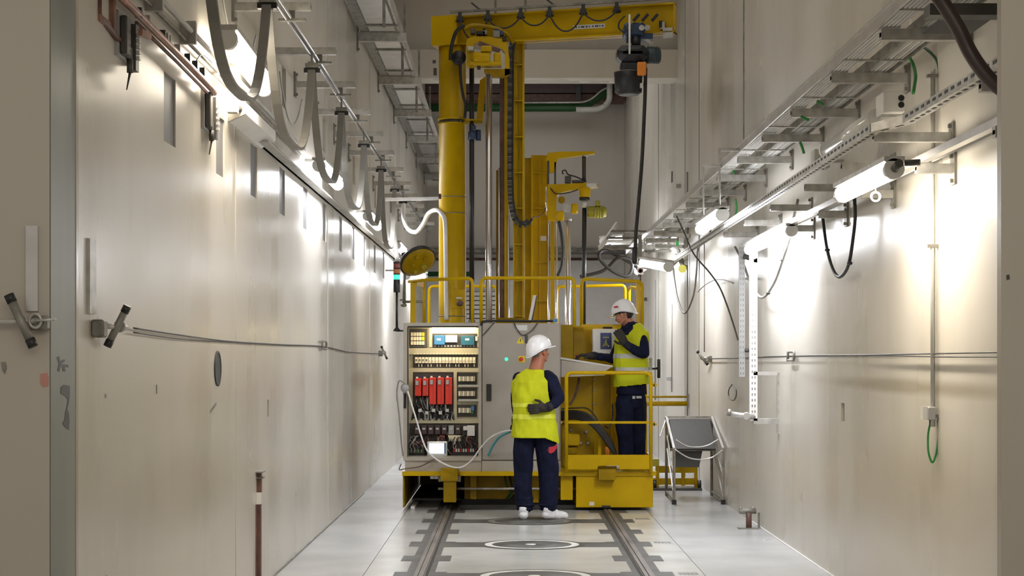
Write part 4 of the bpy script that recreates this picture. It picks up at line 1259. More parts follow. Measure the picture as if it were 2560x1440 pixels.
for k in range(13):
    eb('plug_tip', 1086 + k * 8, 863, 1091 + k * 8, 867, 'grey', 0.02, 0.036)
lb = part('cabinet_lamp', MB().box(xb(1080), xb(1190), YB - 0.09, YB - 0.06, zb(822), zb(818)), M['glow_c'], ec)
cl_ = bpy.data.lights.new('cabinet_lamp_light', 'AREA')
cl_.shape = 'RECTANGLE'
cl_.size = 0.5
cl_.size_y = 0.04
cl_.energy = 4.0
cl_.color = (1.0, 0.83, 0.55)
co_ = bpy.data.objects.new('cabinet_lamp_light', cl_)
C.objects.link(co_)
co_.parent = ec
co_.location = Vector((X_(1120), YF + 0.10, Z_(819))) - Vector(ec.location)
co_.rotation_euler = (math.radians(20), 0, 0)
# trunking lids with slots
for (xa, ya, xc, yc) in ((1022, 870, 1196, 886), (1022, 920, 1196, 930), (1022, 1047, 1196, 1058)):
    eb('wire_duct', xa, ya, xc, yc, 'inner', 0.05, 0.01)
for (xa, ya, xc, yc) in ((1022, 930, 1032, 1047), (1134, 930, 1142, 1047)):
    eb('wire_duct', xa, ya, xc, yc, 'inner', 0.05, 0.01)
for (xa, ya) in ((1146, 962), (1146, 998)):
    eb('wire_duct', xa, ya, 1197, ya + 5, 'cable_pale', 0.06, 0.01)
eb('breaker_recess', 1033, 887, 1194, 919, 'dgrey', 0.012, 0.01)
for k in range(18):
    xa = 1037 + k * 8.5
    eb('circuit_breaker', xa, 893, xa + 7.4, 908, 'cream', 0.045, 0.022, ch=0.002)
    eb('breaker_toggle', xa + 2.2, 898, xa + 5.2, 902, 'white' if k > 3 else 'dgrey', 0.008, 0.067)
for k in range(20):
    eb('wire_end', 1038 + k * 7.7, 910, 1040.5 + k * 7.7, 917, 'cream' if k % 3 else 'brown', 0.02, 0.022)
    eb('duct_tooth', 1034 + k * 8, 883, 1039 + k * 8, 886, 'cream', 0.006, 0.06)
eb('drive_recess', 1033, 932, 1133, 1046, 'dgrey', 0.012, 0.01)
for (xa, xc, ya, yc) in ((1037, 1053, 946, 990), (1056, 1071, 946, 990), (1073, 1090, 944, 1011), (1093, 1110, 944, 1011), (1113, 1130, 944, 1011)):
    d = eb('motor_drive', xa, ya, xc, yc, 'red', 0.12, 0.02, ch=0.004)
    eb('drive_connector', xa + 2, ya + 6, xa + 9, ya + 17, 'grey', 0.02, 0.14)
    eb('drive_clip', xa + 3, ya - 4, xa + 8, ya + 1, 'cable_white', 0.05, 0.05)
    eb('drive_seam', xa + 10, ya + 5, xa + 11, yc - 2, 'beacon_red', 0.003, 0.14)
for j, (ya, n) in enumerate(((941, 8), (978, 8), (1020, 6))):
    eb('module_recess', 1143, ya - 8, 1192, ya + 22, 'dgrey', 0.012, 0.01)
    for k in range(n):
        eb('terminal', 1146 + k * 5.3, ya, 1150.6 + k * 5.3, ya + 12, 'beige' if k % 2 else 'cream', 0.05, 0.022)
eb('relay_module', 1178, 1015, 1185, 1027, 'blue', 0.06, 0.022)
eb('relay_module', 1176, 1028, 1184, 1034, 'green', 0.04, 0.022)
eb('dark_field', 1019, 1060, 1197, 1142, 'dgrey', 0.02, 0.01)
for k in range(7):
    eb('contactor', 1036 + k * 17, 1064, 1050 + k * 17, 1086, 'grey' if k == 5 else 'maroon', 0.08, 0.03, ch=0.004)
    eb('contactor_label', 1039 + k * 17, 1070, 1046 + k * 17, 1074, 'cable_pale', 0.003, 0.11)
for (xa, ya, xc, yc, m_) in ((1168, 1064, 1187, 1090, 'white'), (1158, 1066, 1170, 1076, 'white'), (1120, 1088, 1152, 1103, 'cream'), (1113, 1080, 1132, 1088, 'brown'), (1099, 1088, 1112, 1100, 'beacon_red'), (1013, 1071, 1019, 1110, 'alu'), (1130, 1107, 1190, 1140, 'black'), (1020, 1108, 1062, 1140, 'black')):
    eb('switch_block', xa, ya, xc, yc, m_, 0.07, 0.03, ch=0.003)
for k in range(9):
    eb('terminal', 1133 + k * 6, 1122, 1137 + k * 6, 1130, 'cable_pale' if k % 3 else 'redcloth', 0.03, 0.10)
    eb('terminal', 1022 + k * 4.4, 1124, 1025 + k * 4.4, 1132, 'cable_grey' if k % 2 else 'green_d', 0.03, 0.10)
rnd = random.Random(3)
wr_ = {k: MB() for k in ('black', 'cable_pale', 'beacon_red', 'cable_grey')}
for k in range(46):
    x0 = rnd.uniform(1036, 1128)
    x1 = x0 + rnd.uniform(-16, 16)
    kk = rnd.choice(['black', 'black', 'black', 'cable_grey', 'cable_pale'])
    y0_ = 992 if x0 < 1072 else 1010
    wr_[kk].tube(bez([P(x0, y0_, YB - 0.08), P(x0 + rnd.uniform(-8, 8), y0_ + 16, YB - rnd.uniform(0.06, 0.13)), P(x1, 1034, YB - 0.07), P(x1 + rnd.uniform(-5, 5), 1050, YB - 0.07)], 4), 0.006, 5)
for k in range(60):
    x0 = rnd.uniform(1022, 1190)
    kk = rnd.choice(['black', 'black', 'cable_grey', 'beacon_red', 'cable_pale', 'black'])
    wr_[kk].tube(bez([P(x0, 1088, YB - 0.06), P(x0 + rnd.uniform(-14, 14), 1100, YB - rnd.uniform(0.08, 0.15)), P(x0 + rnd.uniform(-16, 16), 1116, YB - 0.12), P(x0 + rnd.uniform(-10, 10), 1136, YB - 0.08)], 4), 0.005, 5)
for k, v in wr_.items():
    part('wiring', v, M[k], ec, kind='stuff')
for k in range(5):
    eb('cable_lug', 1046 + k * 17, 1022 + (k % 2) * 6, 1054 + k * 17, 1030 + (k % 2) * 6, 'cable_pale', 0.02, 0.12)
# touch panel hanging in the cabinet
tp = thing('touch_panel', 'small touch screen with a bright white display leaning in the bottom of the open cabinet', 'screen', P(1093, 1143, 17.0))
part('bezel', MB().cbox(px(1068, 16.95), px(1118, 16.95), 16.95, 17.0, pz(1141, 16.95), pz(1104, 16.95), 0.006), M['clear'], tp)
part('display', MB().box(px(1073, 16.945), px(1110, 16.945), 16.945, 16.95, pz(1134, 16.945), pz(1108, 16.945)), M['glow_screen'], tp)
part('key_strip', MB().box(px(1111, 16.945), px(1114, 16.945), 16.945, 16.95, pz(1134, 16.945), pz(1108, 16.945)), M['blue'], tp)

# ---- closed control cabinet (right bay)
cc = thing('control_cabinet', 'closed taupe control cabinet with a tall blank door, right of the open bay', 'cabinet', (X_(1303), YF, DK))
part('body', MB().box(X_(1205), X_(1402), YF + 0.03, YB + 0.12, DK, Z_(808)), M['taupe'], cc)
dr = part('door', MB().cbox(X_(1206), X_(1400), YF - 0.012, YF + 0.028, Z_(1150), Z_(808), 0.006), M['taupe'], cc)
part('handle', MB().cbox(X_(1216), X_(1228), YF - 0.035, YF - 0.012, Z_(1002), Z_(960), 0.004).box(X_(1219), X_(1225), YF - 0.045, YF - 0.035, Z_(988), Z_(964)), M['black'], dr, 'black recessed door handle')
part('green_lamp', MB().lathe(P(1266, 898, YF - 0.012), [(0.019, 0), (0.019, -0.012), (0.012, -0.022), (0, -0.024)], 14, 'y'), M['glow_green'], dr)
part('switch_plate', MB().box(X_(1296), X_(1312), YF - 0.016, YF - 0.012, Z_(906), Z_(890)), M['warn'], dr)
part('main_switch', MB().lathe(P(1303, 898, YF - 0.016), [(0.022, 0), (0.022, -0.02), (0.014, -0.024), (0, -0.024)], 14, 'y').box(X_(1301), X_(1305), YF - 0.055, YF - 0.03, Z_(903), Z_(893)), M['red'], dr)
part('warning_triangle', MB().ppoly([(1291, 859), (1311, 859), (1301, 841)], YF - 0.015, 0.003), M['warn'], dr)
part('lightning_mark', MB().ppoly([(1301.5, 846), (1299, 852), (1301, 852), (1300, 857.5), (1303.3, 850.5), (1301.2, 850.5), (1302.8, 846)], YF - 0.017, 0.002), M['black'], dr)
part('paper_label', MB().box(X_(1290), X_(1318), YF - 0.014, YF - 0.012, Z_(826), Z_(813)), M['clear'], dr)
part('plinth', MB().box(X_(1205), X_(1402), YF, YF + 0.03, DK, Z_(1152)), M['beige'], cc)
part('top_cable', MB().tube(bez([P(1203, 812, YF - 0.02), P(1212, 803, YF + 0.02), P(1270, 802, YF + 0.03), P(1330, 803, YF + 0.03), P(1394, 802, YF + 0.03)], 5), 0.013, 8), M['black'], cc)
part('hanging_cord', MB().tube(bez([P(1284, 804, YF - 0.02), P(1292, 822, YF - 0.03), P(1307, 838, YF - 0.03), P(1330, 826, YF - 0.03), P(1346, 804, YF - 0.02)], 5), 0.006, 6).tube(bez([P(1316, 838, YF - 0.02), P(1316, 850, YF - 0.02), P(1316, 858, YF - 0.02)], 3), 0.013, 6), M['dgrey'], cc)
part('top_plug', MB().cbox(X_(1382), X_(1394), YF, YF + 0.06, Z_(805), Z_(797), 0.003), M['blue'], cc)
part('hanging_cord', MB().tube(bez([P(1206, 840, YF - 0.02), P(1222, 822, YF - 0.02), P(1236, 806, YF - 0.01)], 4), 0.006, 6), M['dgrey'], cc)

# work lamp and lead in front of the cabinet
wk = thing('work_lamp', 'small round work lamp clipped on the left edge of the open cabinet', 'lamp', P(1013, 970, YF - 0.06))
part('head', MB().lathe(P(1013, 970, YF - 0.04), [(0.02, 0.05), (0.045, 0.03), (0.048, 0.0), (0.048, -0.012)], 20, 'y'), M['galv_d'], wk)
part('lens', MB().lathe(P(1013, 970, YF - 0.052), [(0.040, 0), (0.038, -0.003), (0, -0.004)], 20, 'y'), M['grey'], wk)
part('clip', MB().bar(P(1013, 984, YF - 0.02), P(1012, 1020, YF - 0.01), 0.02, 0.02), M['black'], wk)
part('lead', MB().tube(bez([P(1010, 958, YF - 0.04), P(998, 952, YF - 0.05), P(992, 985, YF - 0.05), P(998, 1040, YF - 0.04), P(1004, 1110, YF - 0.03), P(1008, 1140, YF - 0.03)], 6), 0.007, 6), M['cable_grey'], wk)
solo('white_lead', MB().tube(bez([P(1019, 978, YF - 0.06), P(1038, 1040, YF - 0.1), P(1060, 1110, YF - 0.16), P(1078, 1138, YF - 0.2), P(1115, 1162, YF - 0.22), P(1150, 1169, YF - 0.2), P(1178, 1152, YF - 0.2), P(1200, 1122, YF - 0.22), P(1225, 1095, YF - 0.3), P(1255, 1080, YF - 0.4), P(1280, 1076, YF - 0.5)], 6), 0.009, 8), M['cable_white'], 'white cable sagging from the round work lamp to the standing worker', 'cable')
solo('teal_hose', MB().tube(bez([P(1221, 1138, YF - 0.03), P(1232, 1115, YF - 0.12), P(1250, 1092, YF - 0.25), P(1282, 1077, YF - 0.5)], 6), 0.013, 8), M['tealhose'], 'short teal hose curving from the cabinet door to the worker on the floor', 'hose')
solo('floor_lead', MB().tube(bez([P(1003, 1160, YF - 0.07), P(998, 1174, YF - 0.07), P(1012, 1172, YF - 0.06), P(1050, 1166, YF - 0.03), P(1078, 1152, YF - 0.03), P(1090, 1146, YF - 0.02)], 6), 0.006, 6), M['brown'], 'thin brown lead trailing over the plinth below the open cabinet', 'cable')

# ---- beacon and mirror
bc = thing('signal_beacon', 'slim beacon with red, orange and lit green lenses on a black pole', 'beacon', P(992, 828, 16.95))
Yb = 16.95


def ring(xc, ya, yb, r, m, name):
    part(name, MB().lathe((px(xc, Yb), Yb, pz(yb, Yb)), [(r * 0.96, 0), (r, 0.004), (r, (yb - ya) / K * Yb - 0.004), (r * 0.96, (yb - ya) / K * Yb)], 18), M[m], bc)


ring(992, 655, 659, 0.036, 'black', 'cap')
ring(992, 659, 670, 0.036, 'beacon_red', 'red_lens')
ring(992, 670, 673, 0.037, 'black', 'collar')
ring(992, 673, 684, 0.036, 'beacon_org', 'orange_lens')
ring(992, 684, 687, 0.037, 'black', 'collar')
ring(992, 687, 699, 0.036, 'glow_green', 'green_lens')
ring(992, 699, 731, 0.035, 'black', 'base_housing')
part('pole', MB().cyl(P(992, 731, Yb), P(992, 818, Yb), 0.012, 10), M['black'], bc)
part('foot', MB().lathe(P(992, 828, Yb), [(0.038, 0), (0.036, 0.012), (0.022, 0.03), (0.013, 0.045)], 16).box(px(990, Yb), px(1012, Yb), Yb - 0.01, Yb + 0.02, pz(829, Yb), pz(825, Yb)), M['black'], bc)

mr = thing('round_mirror', 'round yellow-backed mirror with black rim tilted on a grey pole', 'mirror', P(1010, 765, 17.6))
Ym = 17.6
cen = P(1044, 652, Ym)
u = (P(1085, 628, Ym) - P(1004, 674, Ym)).normalized()
nrm = Vector((0.39, -0.60, -0.68)).normalized()
nrm = (nrm - u * nrm.dot(u)).normalized()
vv = nrm.cross(u)
ax = (u, vv, nrm)
part('rim', MB().lathe(cen, [(0.196, -0.02), (0.212, -0.012), (0.212, 0.016), (0.196, 0.022)], 32, ax), M['black'], mr)
part('back_shell', MB().lathe(cen, [(0.196, 0.012), (0.190, 0.03), (0.16, 0.048), (0.10, 0.058), (0.0, 0.06)], 32, ax), M['yellow_d'], mr)
for a, r, s_ in ((0.3, 0.09, 0.03), (1.5, 0.12, 0.022), (2.6, 0.08, 0.028), (3.9, 0.11, 0.024), (5.1, 0.07, 0.034)):
    c0 = cen + u * math.cos(a) * r + vv * math.sin(a) * r
    part('boss', MB().lathe(c0 + nrm * 0.05, [(s_, 0), (s_, 0.02), (s_ * 0.6, 0.026), (0, 0.026)], 10, ax), M['yellow_d'] if a < 3 else M['olive'], mr)
part('bracket', MB().bar(P(1004, 638, Ym), P(1030, 632, Ym), 0.05, 0.05).bar(P(1026, 632, Ym), P(1036, 648, Ym), 0.04, 0.05), M['black'], mr)
part('pole', MB().cyl(P(1011, 685, Ym), P(1010, 762, Ym), 0.017, 10), M['galv_d'], mr)
part('clamp', MB().ell(P(1009, 763, Ym), (0.035, 0.03, 0.022), 12, 8).cyl(P(1006, 754, Ym), P(1064, 754, Ym), 0.016, 8).cyl(P(1002, 748, Ym), P(1002, 752, Ym), 0.016, 8), M['galv_d'], mr)

# ---- guard rails


def rail_thing(name, label, pts, Y, r=0.019, extra=None, group='yellow guard rails of the machine', m='yellow', base=None):
    pp = [P(x, y, Y + (d if d else 0)) for (x, y, d) in pts]
    t = thing(name, label, 'guard rail', Vector((pp[0].x, pp[0].y, pz(806, Y))), group)
    part('hoop', MB().tube(fillet(pp, 0.06), r, 10), M[m], t)
    for e in (extra or []):
        part(e[0], e[1], M[m], t)
    return t


rail_thing('guard_rail', 'front left guard rail hoop above the open electrical cabinet', [(1022, 704, 0.5), (1060, 700, 0.3), (1181, 696, 0), (1181, 808, 0)], 16.95,
           extra=[('flat_post', MB().box(px(1026, 17.4), px(1040, 17.4), 17.38, 17.42, pz(810, 17.4), pz(703, 17.4))), ('inner_post', MB().cyl(P(1060, 706, 17.6), P(1060, 810, 17.6), 0.018, 10).bar(P(1040, 708, 17.5), P(1060, 712, 17.6), 0.02, 0.06))])
rail_thing('guard_rail', 'front middle guard rail hoop above the closed control cabinet door', [(1203, 808, 0), (1203, 695, 0), (1436, 695, 0), (1436, 818, 0)], 16.95)
rail_thing('guard_rail', 'front right guard rail hoop behind the worker in the basket', [(1454, 816, 0), (1454, 697, 0), (1606, 704, 0), (1606, 812, 0)], 17.3,
           extra=[('thick_post', MB().box(px(1591, 17.35), px(1601, 17.35), 17.33, 17.38, pz(812, 17.35), pz(706, 17.35))), ('lower_bar', MB().box(px(1454, 17.3), px(1604, 17.3), 17.28, 17.32, pz(817, 17.3), pz(811, 17.3)))])
rail_thing('guard_rail', 'rear left guard rail hoop seen through the front one, crossing the yellow column', [(1073, 1138, 0), (1073, 716, 0), (1242, 716, 0), (1242, 1138, 0)], 19.6)
rail_thing('guard_rail', 'rear right guard rail hoop seen through the opening beside the white helmet', [(1392, 1142, 0), (1392, 717, 0), (1563, 713, 0), (1563, 1142, 0)], 19.2)
rail_thing('guard_rail', 'short rear corner rail between the white helmet and the thick yellow post', [(1573, 1145, 0), (1573, 718, 0), (1600, 722, -0.6)], 19.0)

# ---- yellow machine housing behind the basket
YH = 17.62
hs = thing('machine_housing', 'yellow sheet steel housing behind the operator basket with pipes and hoses', 'machine housing', (px(1500, YH), YH, DK))
part('back_panel', MB().box(px(1402, YH), px(1600, YH), YH, YH + 0.5, DK, pz(815, YH)), M['yellow'], hs)
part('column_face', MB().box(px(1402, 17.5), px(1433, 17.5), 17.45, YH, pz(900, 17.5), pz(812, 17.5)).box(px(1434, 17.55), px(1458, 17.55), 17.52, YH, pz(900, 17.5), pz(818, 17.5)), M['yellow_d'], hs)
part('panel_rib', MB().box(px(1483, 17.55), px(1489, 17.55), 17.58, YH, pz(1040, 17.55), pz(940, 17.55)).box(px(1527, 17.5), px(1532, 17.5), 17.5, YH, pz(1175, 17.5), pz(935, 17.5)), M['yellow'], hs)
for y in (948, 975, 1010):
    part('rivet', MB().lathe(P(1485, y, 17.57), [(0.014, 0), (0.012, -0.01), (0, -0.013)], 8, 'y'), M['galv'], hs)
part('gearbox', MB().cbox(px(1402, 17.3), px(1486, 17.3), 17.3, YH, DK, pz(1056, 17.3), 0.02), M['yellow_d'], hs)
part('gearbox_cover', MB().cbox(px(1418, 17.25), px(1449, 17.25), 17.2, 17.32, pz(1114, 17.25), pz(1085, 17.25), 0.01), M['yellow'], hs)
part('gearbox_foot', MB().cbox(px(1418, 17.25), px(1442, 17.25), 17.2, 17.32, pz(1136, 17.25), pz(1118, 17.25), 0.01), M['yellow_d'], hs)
for (x, y) in ((1427, 1075), (1465, 1080), (1470, 1108), (1452, 1108), (1428, 1105)):
    part('bolt_head', MB().lathe(P(x, y, 17.22 if y == 1105 else 17.29), [(0.02, 0), (0.018, -0.014), (0.0, -0.014)], 8, 'y'), M['galv_d'] if x < 1440 else M['galv'], hs)
part('stub_post', MB().box(px(1495, 17.1), px(1503, 17.1), 17.1, 17.15, DK, pz(1098, 17.1)), M['yellow'], hs)
part('orange_block', MB().box(px(1513, 17.2), px(1524, 17.2), 17.2, 17.3, DK, pz(1118, 17.2)), M['orange'], hs)
part('slant_brace', MB().bar(P(1536, 1060, 17.45), P(1547, 1118, 17.45), 0.04, 0.03), M['yellow'], hs)
for k in range(7):
    o = k * 3.1
    rr_ = random.Random(k)
    solo('hydraulic_hose', MB().tube(bez([P(1404, 1030 + o, 17.2), P(1440, 1029 + o * 0.9, 17.1), P(1475, 1040 + o, 17.0), P(1505, 1072 + o, 16.98), P(1530, 1108 + o, 17.0), P(1542 + k, 1150, 17.05)], 6), 0.017, 8), M['rubber'],
         'thick black hydraulic hose of the bundle curving down through the operator basket', 'hose', 'black hoses through the operator basket')
solo('thin_hose', MB().tube(bez([P(1404, 1022, 17.25), P(1440, 1020, 17.2), P(1467, 1021, 17.2), P(1485, 1036, 17.15), P(1495, 1052, 17.15)], 6), 0.007, 6), M['rubber'], 'thin dark hose arching above the black hose bundle', 'hose')
solo('thin_hose', MB().tube(bez([P(1448, 945, 17.3), P(1442, 975, 17.25), P(1432, 1000, 17.2), P(1424, 1012, 17.2)], 6), 0.013, 8), M['brown'], 'dark brown hose hanging from the control desk inside the basket', 'hose')
solo('thin_hose', MB().tube(bez([P(1532, 1010, 17.3), P(1530, 1050, 17.2), P(1522, 1068, 17.15), P(1512, 1066, 17.1)], 6), 0.009, 6), M['rubber'], 'short black hose hooked beside the navy trousers in the basket', 'hose')
wbx = thing('wall_cabinet', 'white enamel box with a dark blue poster and a black latch on top', 'cabinet', (px(1514, 17.4), 17.4, pz(890, 17.4)))
part('body', MB().cbox(px(1482, 17.35), px(1548, 17.35), 17.35, YH, pz(888, 17.35), pz(822, 17.35), 0.01), M['white'], wbx)
part('latch', MB().cbox(px(1508, 17.36), px(1531, 17.36), 17.36, 17.45, pz(822, 17.36), pz(815, 17.36), 0.004), M['black'], wbx)
part('poster', MB().box(px(1501, 17.345), px(1529, 17.345), 17.345, 17.349, pz(873, 17.345), pz(832, 17.345)), M['poster'], wbx)
part('poster_emblem', MB().ppoly([(1505, 866), (1510, 860), (1512, 855), (1514, 848), (1516, 848), (1517, 855), (1519, 860), (1524, 866), (1519, 866), (1517, 862), (1515.5, 866), (1514, 866), (1512.5, 862), (1510, 866)], 17.341, 0.003).box(px(1507, 17.342), px(1523, 17.342), 17.342, 17.345, pz(845, 17.342), pz(842, 17.342)), M['poster_y'], wbx)
part('poster_dot', MB().box(px(1520, 17.34), px(1523, 17.34), 17.34, 17.343, pz(867, 17.34), pz(864, 17.34)), M['clear'], wbx)
# control desk
dk = thing('control_desk', 'beige sloping control desk between the closed cabinet and the worker in the basket', 'desk', (px(1460, 17.0), 17.0, pz(942, 17.0)))
part('body', MB().ppoly([(1403, 900), (1530, 917), (1516, 926), (1512, 928), (1512, 938), (1403, 943)], 17.0, 0.42), M['beige'], dk)
part('top_plate', MB().prism([P(1401, 893, 17.0), P(1532, 914, 17.0), P(1532, 918, 17.0), P(1401, 898, 17.0)], (0, 0.45, 0)), M['clear'], dk)
part('joystick', MB().cyl(P(1443, 903, 17.15), P(1441, 891, 17.15), 0.006, 6).ell(P(1441, 889, 17.15), (0.012, 0.012, 0.012), 8, 6), M['redcloth'], dk)

# ---- operator basket
bk = thing('operator_basket', 'yellow tubular operator basket with toe board at the right front of the machine', 'basket', (px(1522, 16.7), 16.7, DK))
Yk = 16.68
Xk, Zk = q(Yk)
part('front_hoop', MB().tube(fillet([(Xk(1416), Yk, DK), (Xk(1416), Yk, Zk(932)), (Xk(1627), Yk, Zk(932)), (Xk(1627), Yk, DK)], 0.06), 0.020, 10), M['yellow'], bk)
part('mid_bar', MB().box(Xk(1416), Xk(1627), Yk - 0.008, Yk + 0.008, Zk(1059), Zk(1053)), M['yellow'], bk)
part('toe_board', MB().prism([(Xk(1420), Yk - 0.01, Zk(1173)), (Xk(1420), Yk - 0.01, Zk(1137)), (Xk(1624), Yk - 0.01, Zk(1137)), (Xk(1624), Yk - 0.01, Zk(1173)), (Xk(1549), Yk - 0.01, Zk(1173)), (Xk(1547), Yk - 0.01, Zk(1164)), (Xk(1495), Yk - 0.01, Zk(1164)), (Xk(1493), Yk - 0.01, Zk(1173))], (0, 0.02, 0)), M['yellow'], bk)
part('rear_post', MB().tube([P(1614, 1178, 17.35), P(1614, 935, 17.35)], 0.018, 10), M['yellow'], bk)
part('side_rail', MB().cyl((Xk(1627), Yk, Zk(934)), P(1614, 935, 17.35), 0.018, 8).cyl((Xk(1627), Yk, Zk(1056)), P(1614, 1056, 17.35), 0.01, 8), M['yellow'], bk)
part('side_toe_board', MB().box(Xk(1628), Xk(1632), Yk, 17.4, DK, Zk(1140)), M['yellow'], bk)
for y in (963, 1061):
    part('gate_hook', MB().box(Xk(1632), Xk(1642), Yk, Yk + 0.03, Zk(y + 3), Zk(y - 3)).box(Xk(1634), Xk(1637), Yk, Yk + 0.03, Zk(y + 3), Zk(y - 7)), M['yellow'], bk)
th = thing('tee_handle', 'black T-shaped handle sticking out on the right side of the machine', 'handle', P(1648, 945, 17.3))
part('stem', MB().cyl(P(1622, 921, 17.3), P(1646, 921, 17.3), 0.014, 8), M['black'], th)
part('grip', MB().cyl(P(1647, 898, 17.3), P(1647, 945, 17.3), 0.018, 10), M['black'], th)
part('mount', MB().box(px(1623, 17.3), px(1630, 17.3), 17.28, 17.32, pz(925, 17.3), pz(895, 17.3)), M['galv_d'], th)

# ---- jib crane
YC = 18.0
jc = thing('jib_crane', 'big yellow jib crane with a round column and a long top beam reaching right', 'crane', (px(1131, YC), YC, DK))
cx = px(1131, YC)
cr_ = 34 / K * YC
part('lower_column', MB().lathe((cx, YC, DK), [(cr_ * 1.3, 0), (cr_ * 1.3, 0.03), (cr_, 0.03), (cr_, pz(313, YC) - DK), (cr_ * 1.06, pz(313, YC) - DK), (cr_ * 1.06, pz(309, YC) - DK)], 40), M['yellow'], jc)
part('slewing_ring', MB().lathe((cx, YC, pz(309, YC)), [(cr_ * 0.98, 0), (cr_ * 0.98, 0.035)], 36), M['dgrey'], jc)
part('upper_column', MB().lathe((cx, YC, pz(302, YC)), [(cr_ * 1.08, 0), (cr_ * 1.08, 0.02), (cr_, 0.025), (cr_, pz(116, YC) - pz(302, YC))], 40), M['yellow'], jc)
for y in (300, 309):
    part('flange_bolts', MB().lathe((cx + 0.10, YC - cr_ - 0.008, pz(y, YC)), [(0.008, -0.01), (0.008, 0.012)], 6), M['galv_d'], jc)
part('column_strap', MB().lathe((cx, YC, pz(495, YC)), [(cr_ * 1.015, 0), (cr_ * 1.015, 0.01)], 36).lathe((cx, YC, pz(535, YC)), [(cr_ * 1.015, 0), (cr_ * 1.015, 0.01)], 36).lathe((cx, YC, pz(792, YC)), [(cr_ * 1.015, 0), (cr_ * 1.015, 0.01)], 36), M['galv_d'], jc)
part('column_socket', MB().lathe(P(1150, 758, 17.83), [(0.036, 0), (0.036, -0.05), (0.028, -0.06), (0, -0.06)], 16, 'y'), M['brown'], jc)
part('column_door', MB().box(px(1127, 17.84), px(1162, 17.84), 17.83, 17.86, pz(770, 17.84), pz(724, 17.84)), M['yellow'], jc)
part('column_tag', MB().box(px(1140, 17.82), px(1155, 17.82), 17.82, 17.83, pz(747, 17.82), pz(743, 17.82)), M['white'], jc)
part('column_buffer', MB().cyl(P(1096, 491, 17.82), P(1103, 491, 17.82), 0.03, 10), M['brown'], jc)
# beam: runs from behind the column to the right, slightly towards the camera
z0, z1 = 5.10, 5.42
bl = Vector((px(1088, YC), 18.02, 0))
br = Vector((px(1690, 17.25), 17.25, 0))
dd = (br - bl).normalized()
nn = Vector((-dd.y, dd.x, 0))


def bp(s_, off, z):
    v = bl + dd * s_ - nn * off
    return Vector((v.x, v.y, z))


LB = (br - bl).length
beam = MB()
for (a, b, c, d) in ((0.0, 0.012, z0, z1),):
    pass


def bbox(mb, s0, s1, o0, o1, za, zb_):
    vs = [bp(s0, o0, za), bp(s1, o0, za), bp(s1, o1, za), bp(s0, o1, za), bp(s0, o0, zb_), bp(s1, o0, zb_), bp(s1, o1, zb_), bp(s0, o1, zb_)]
    return mb.add(vs, [(0, 3, 2, 1), (4, 5, 6, 7), (0, 1, 5, 4), (1, 2, 6, 5), (2, 3, 7, 6), (3, 0, 4, 7)])


part('beam', bbox(bbox(bbox(MB(), 0, LB, -0.01, 0.01, z0, z1), 0, LB, -0.08, 0.08, z0, z0 + 0.018), 0, LB, -0.08, 0.08, z1 - 0.018, z1), M['yellow'], jc)
part('beam_end', bbox(MB(), LB - 0.012, LB, -0.08, 0.08, z0, z1), M['yellow'], jc)
part('beam_head', bbox(MB(), 0.0, 0.30, -0.12, 0.14, pz(119, YC), z1), M['yellow'], jc)
part('end_stop', bbox(bbox(MB(), LB - 0.13, LB - 0.02, 0.01, 0.08, z0 - 0.05, z0 + 0.05), LB - 0.16, LB - 0.11, 0.02, 0.07, z0 + 0.04, z0 + 0.12), M['galv'], jc)
part('end_buffer', bbox(MB(), LB - 0.17, LB - 0.14, 0.02, 0.08, z0 + 0.06, z0 + 0.13), M['black'], jc)
part('track', bbox(MB(), 0.22, LB - 0.12, 0.12, 0.15, z1 + 0.02, z1 + 0.045), M['galv_d'], jc)
for x in (1190, 1380):
    s_ = (px(x, 17.8) - bl.x)
    part('track_arm', MB().bar(bp(s_, 0.10, z1 + 0.13), bp(s_ + 0.12, 0.14, z1 + 0.03), 0.02, 0.02), M['dgrey'], jc)
lbl_ = bbox(MB(), (px(1441, 17.55) - bl.x) * 1.02, (px(1522, 17.5) - bl.x) * 1.02, 0.011, 0.013, z0 + 0.105, z0 + 0.15)
part('white_label', lbl_, M['clear'], jc)
for k, (a, wd) in enumerate(((0, 4), (8, 3), (14, 9), (26, 5), (34, 3), (42, 4), (49, 9), (60, 3), (66, 5))):
    s_ = (px(1447 + a, 17.55) - bl.x) * 1.02
    part('label_glyph', bbox(MB(), s_, s_ + wd / K * 17.5, 0.013, 0.0145, z0 + 0.118, z0 + 0.136), M['dgrey'], jc)
for x in (1208, 1318):
    s_ = (px(x, 17.8) - bl.x)
part('mast_gusset', MB().prism([P(1200, 200, 18.2), P(1216, 190, 18.2), P(1207, 300, 18.2), P(1190, 305, 18.2)], (0, 0.04, 0)), M['yellow'], jc)
part('ring_bracket', MB().box(px(1160, 17.8), px(1206, 17.8), 17.78, 17.84, pz(309, 17.8), pz(302, 17.8)).box(px(1165, 17.8), px(1207, 17.8), 17.75, 17.95, pz(303, 17.8), pz(299, 17.8)), M['yellow_d'], jc)
part('slew_motor', MB().cyl(P(1180, 330, 17.8), P(1180, 350, 17.8), 0.045, 14).cyl(P(1196, 325, 17.85), P(1196, 352, 17.85), 0.03, 12).cyl(P(1183, 314, 17.8), P(1183, 330, 17.8), 0.03, 12), M['hoistblue'], jc)
part('cable_reel', MB().lathe(P(1147, 145, 17.75), [(0.0, -0.05), (0.075, -0.045), (0.08, -0.03), (0.08, 0.03), (0.07, 0.05), (0, 0.05)], 24, 'y'), M['black'], jc)
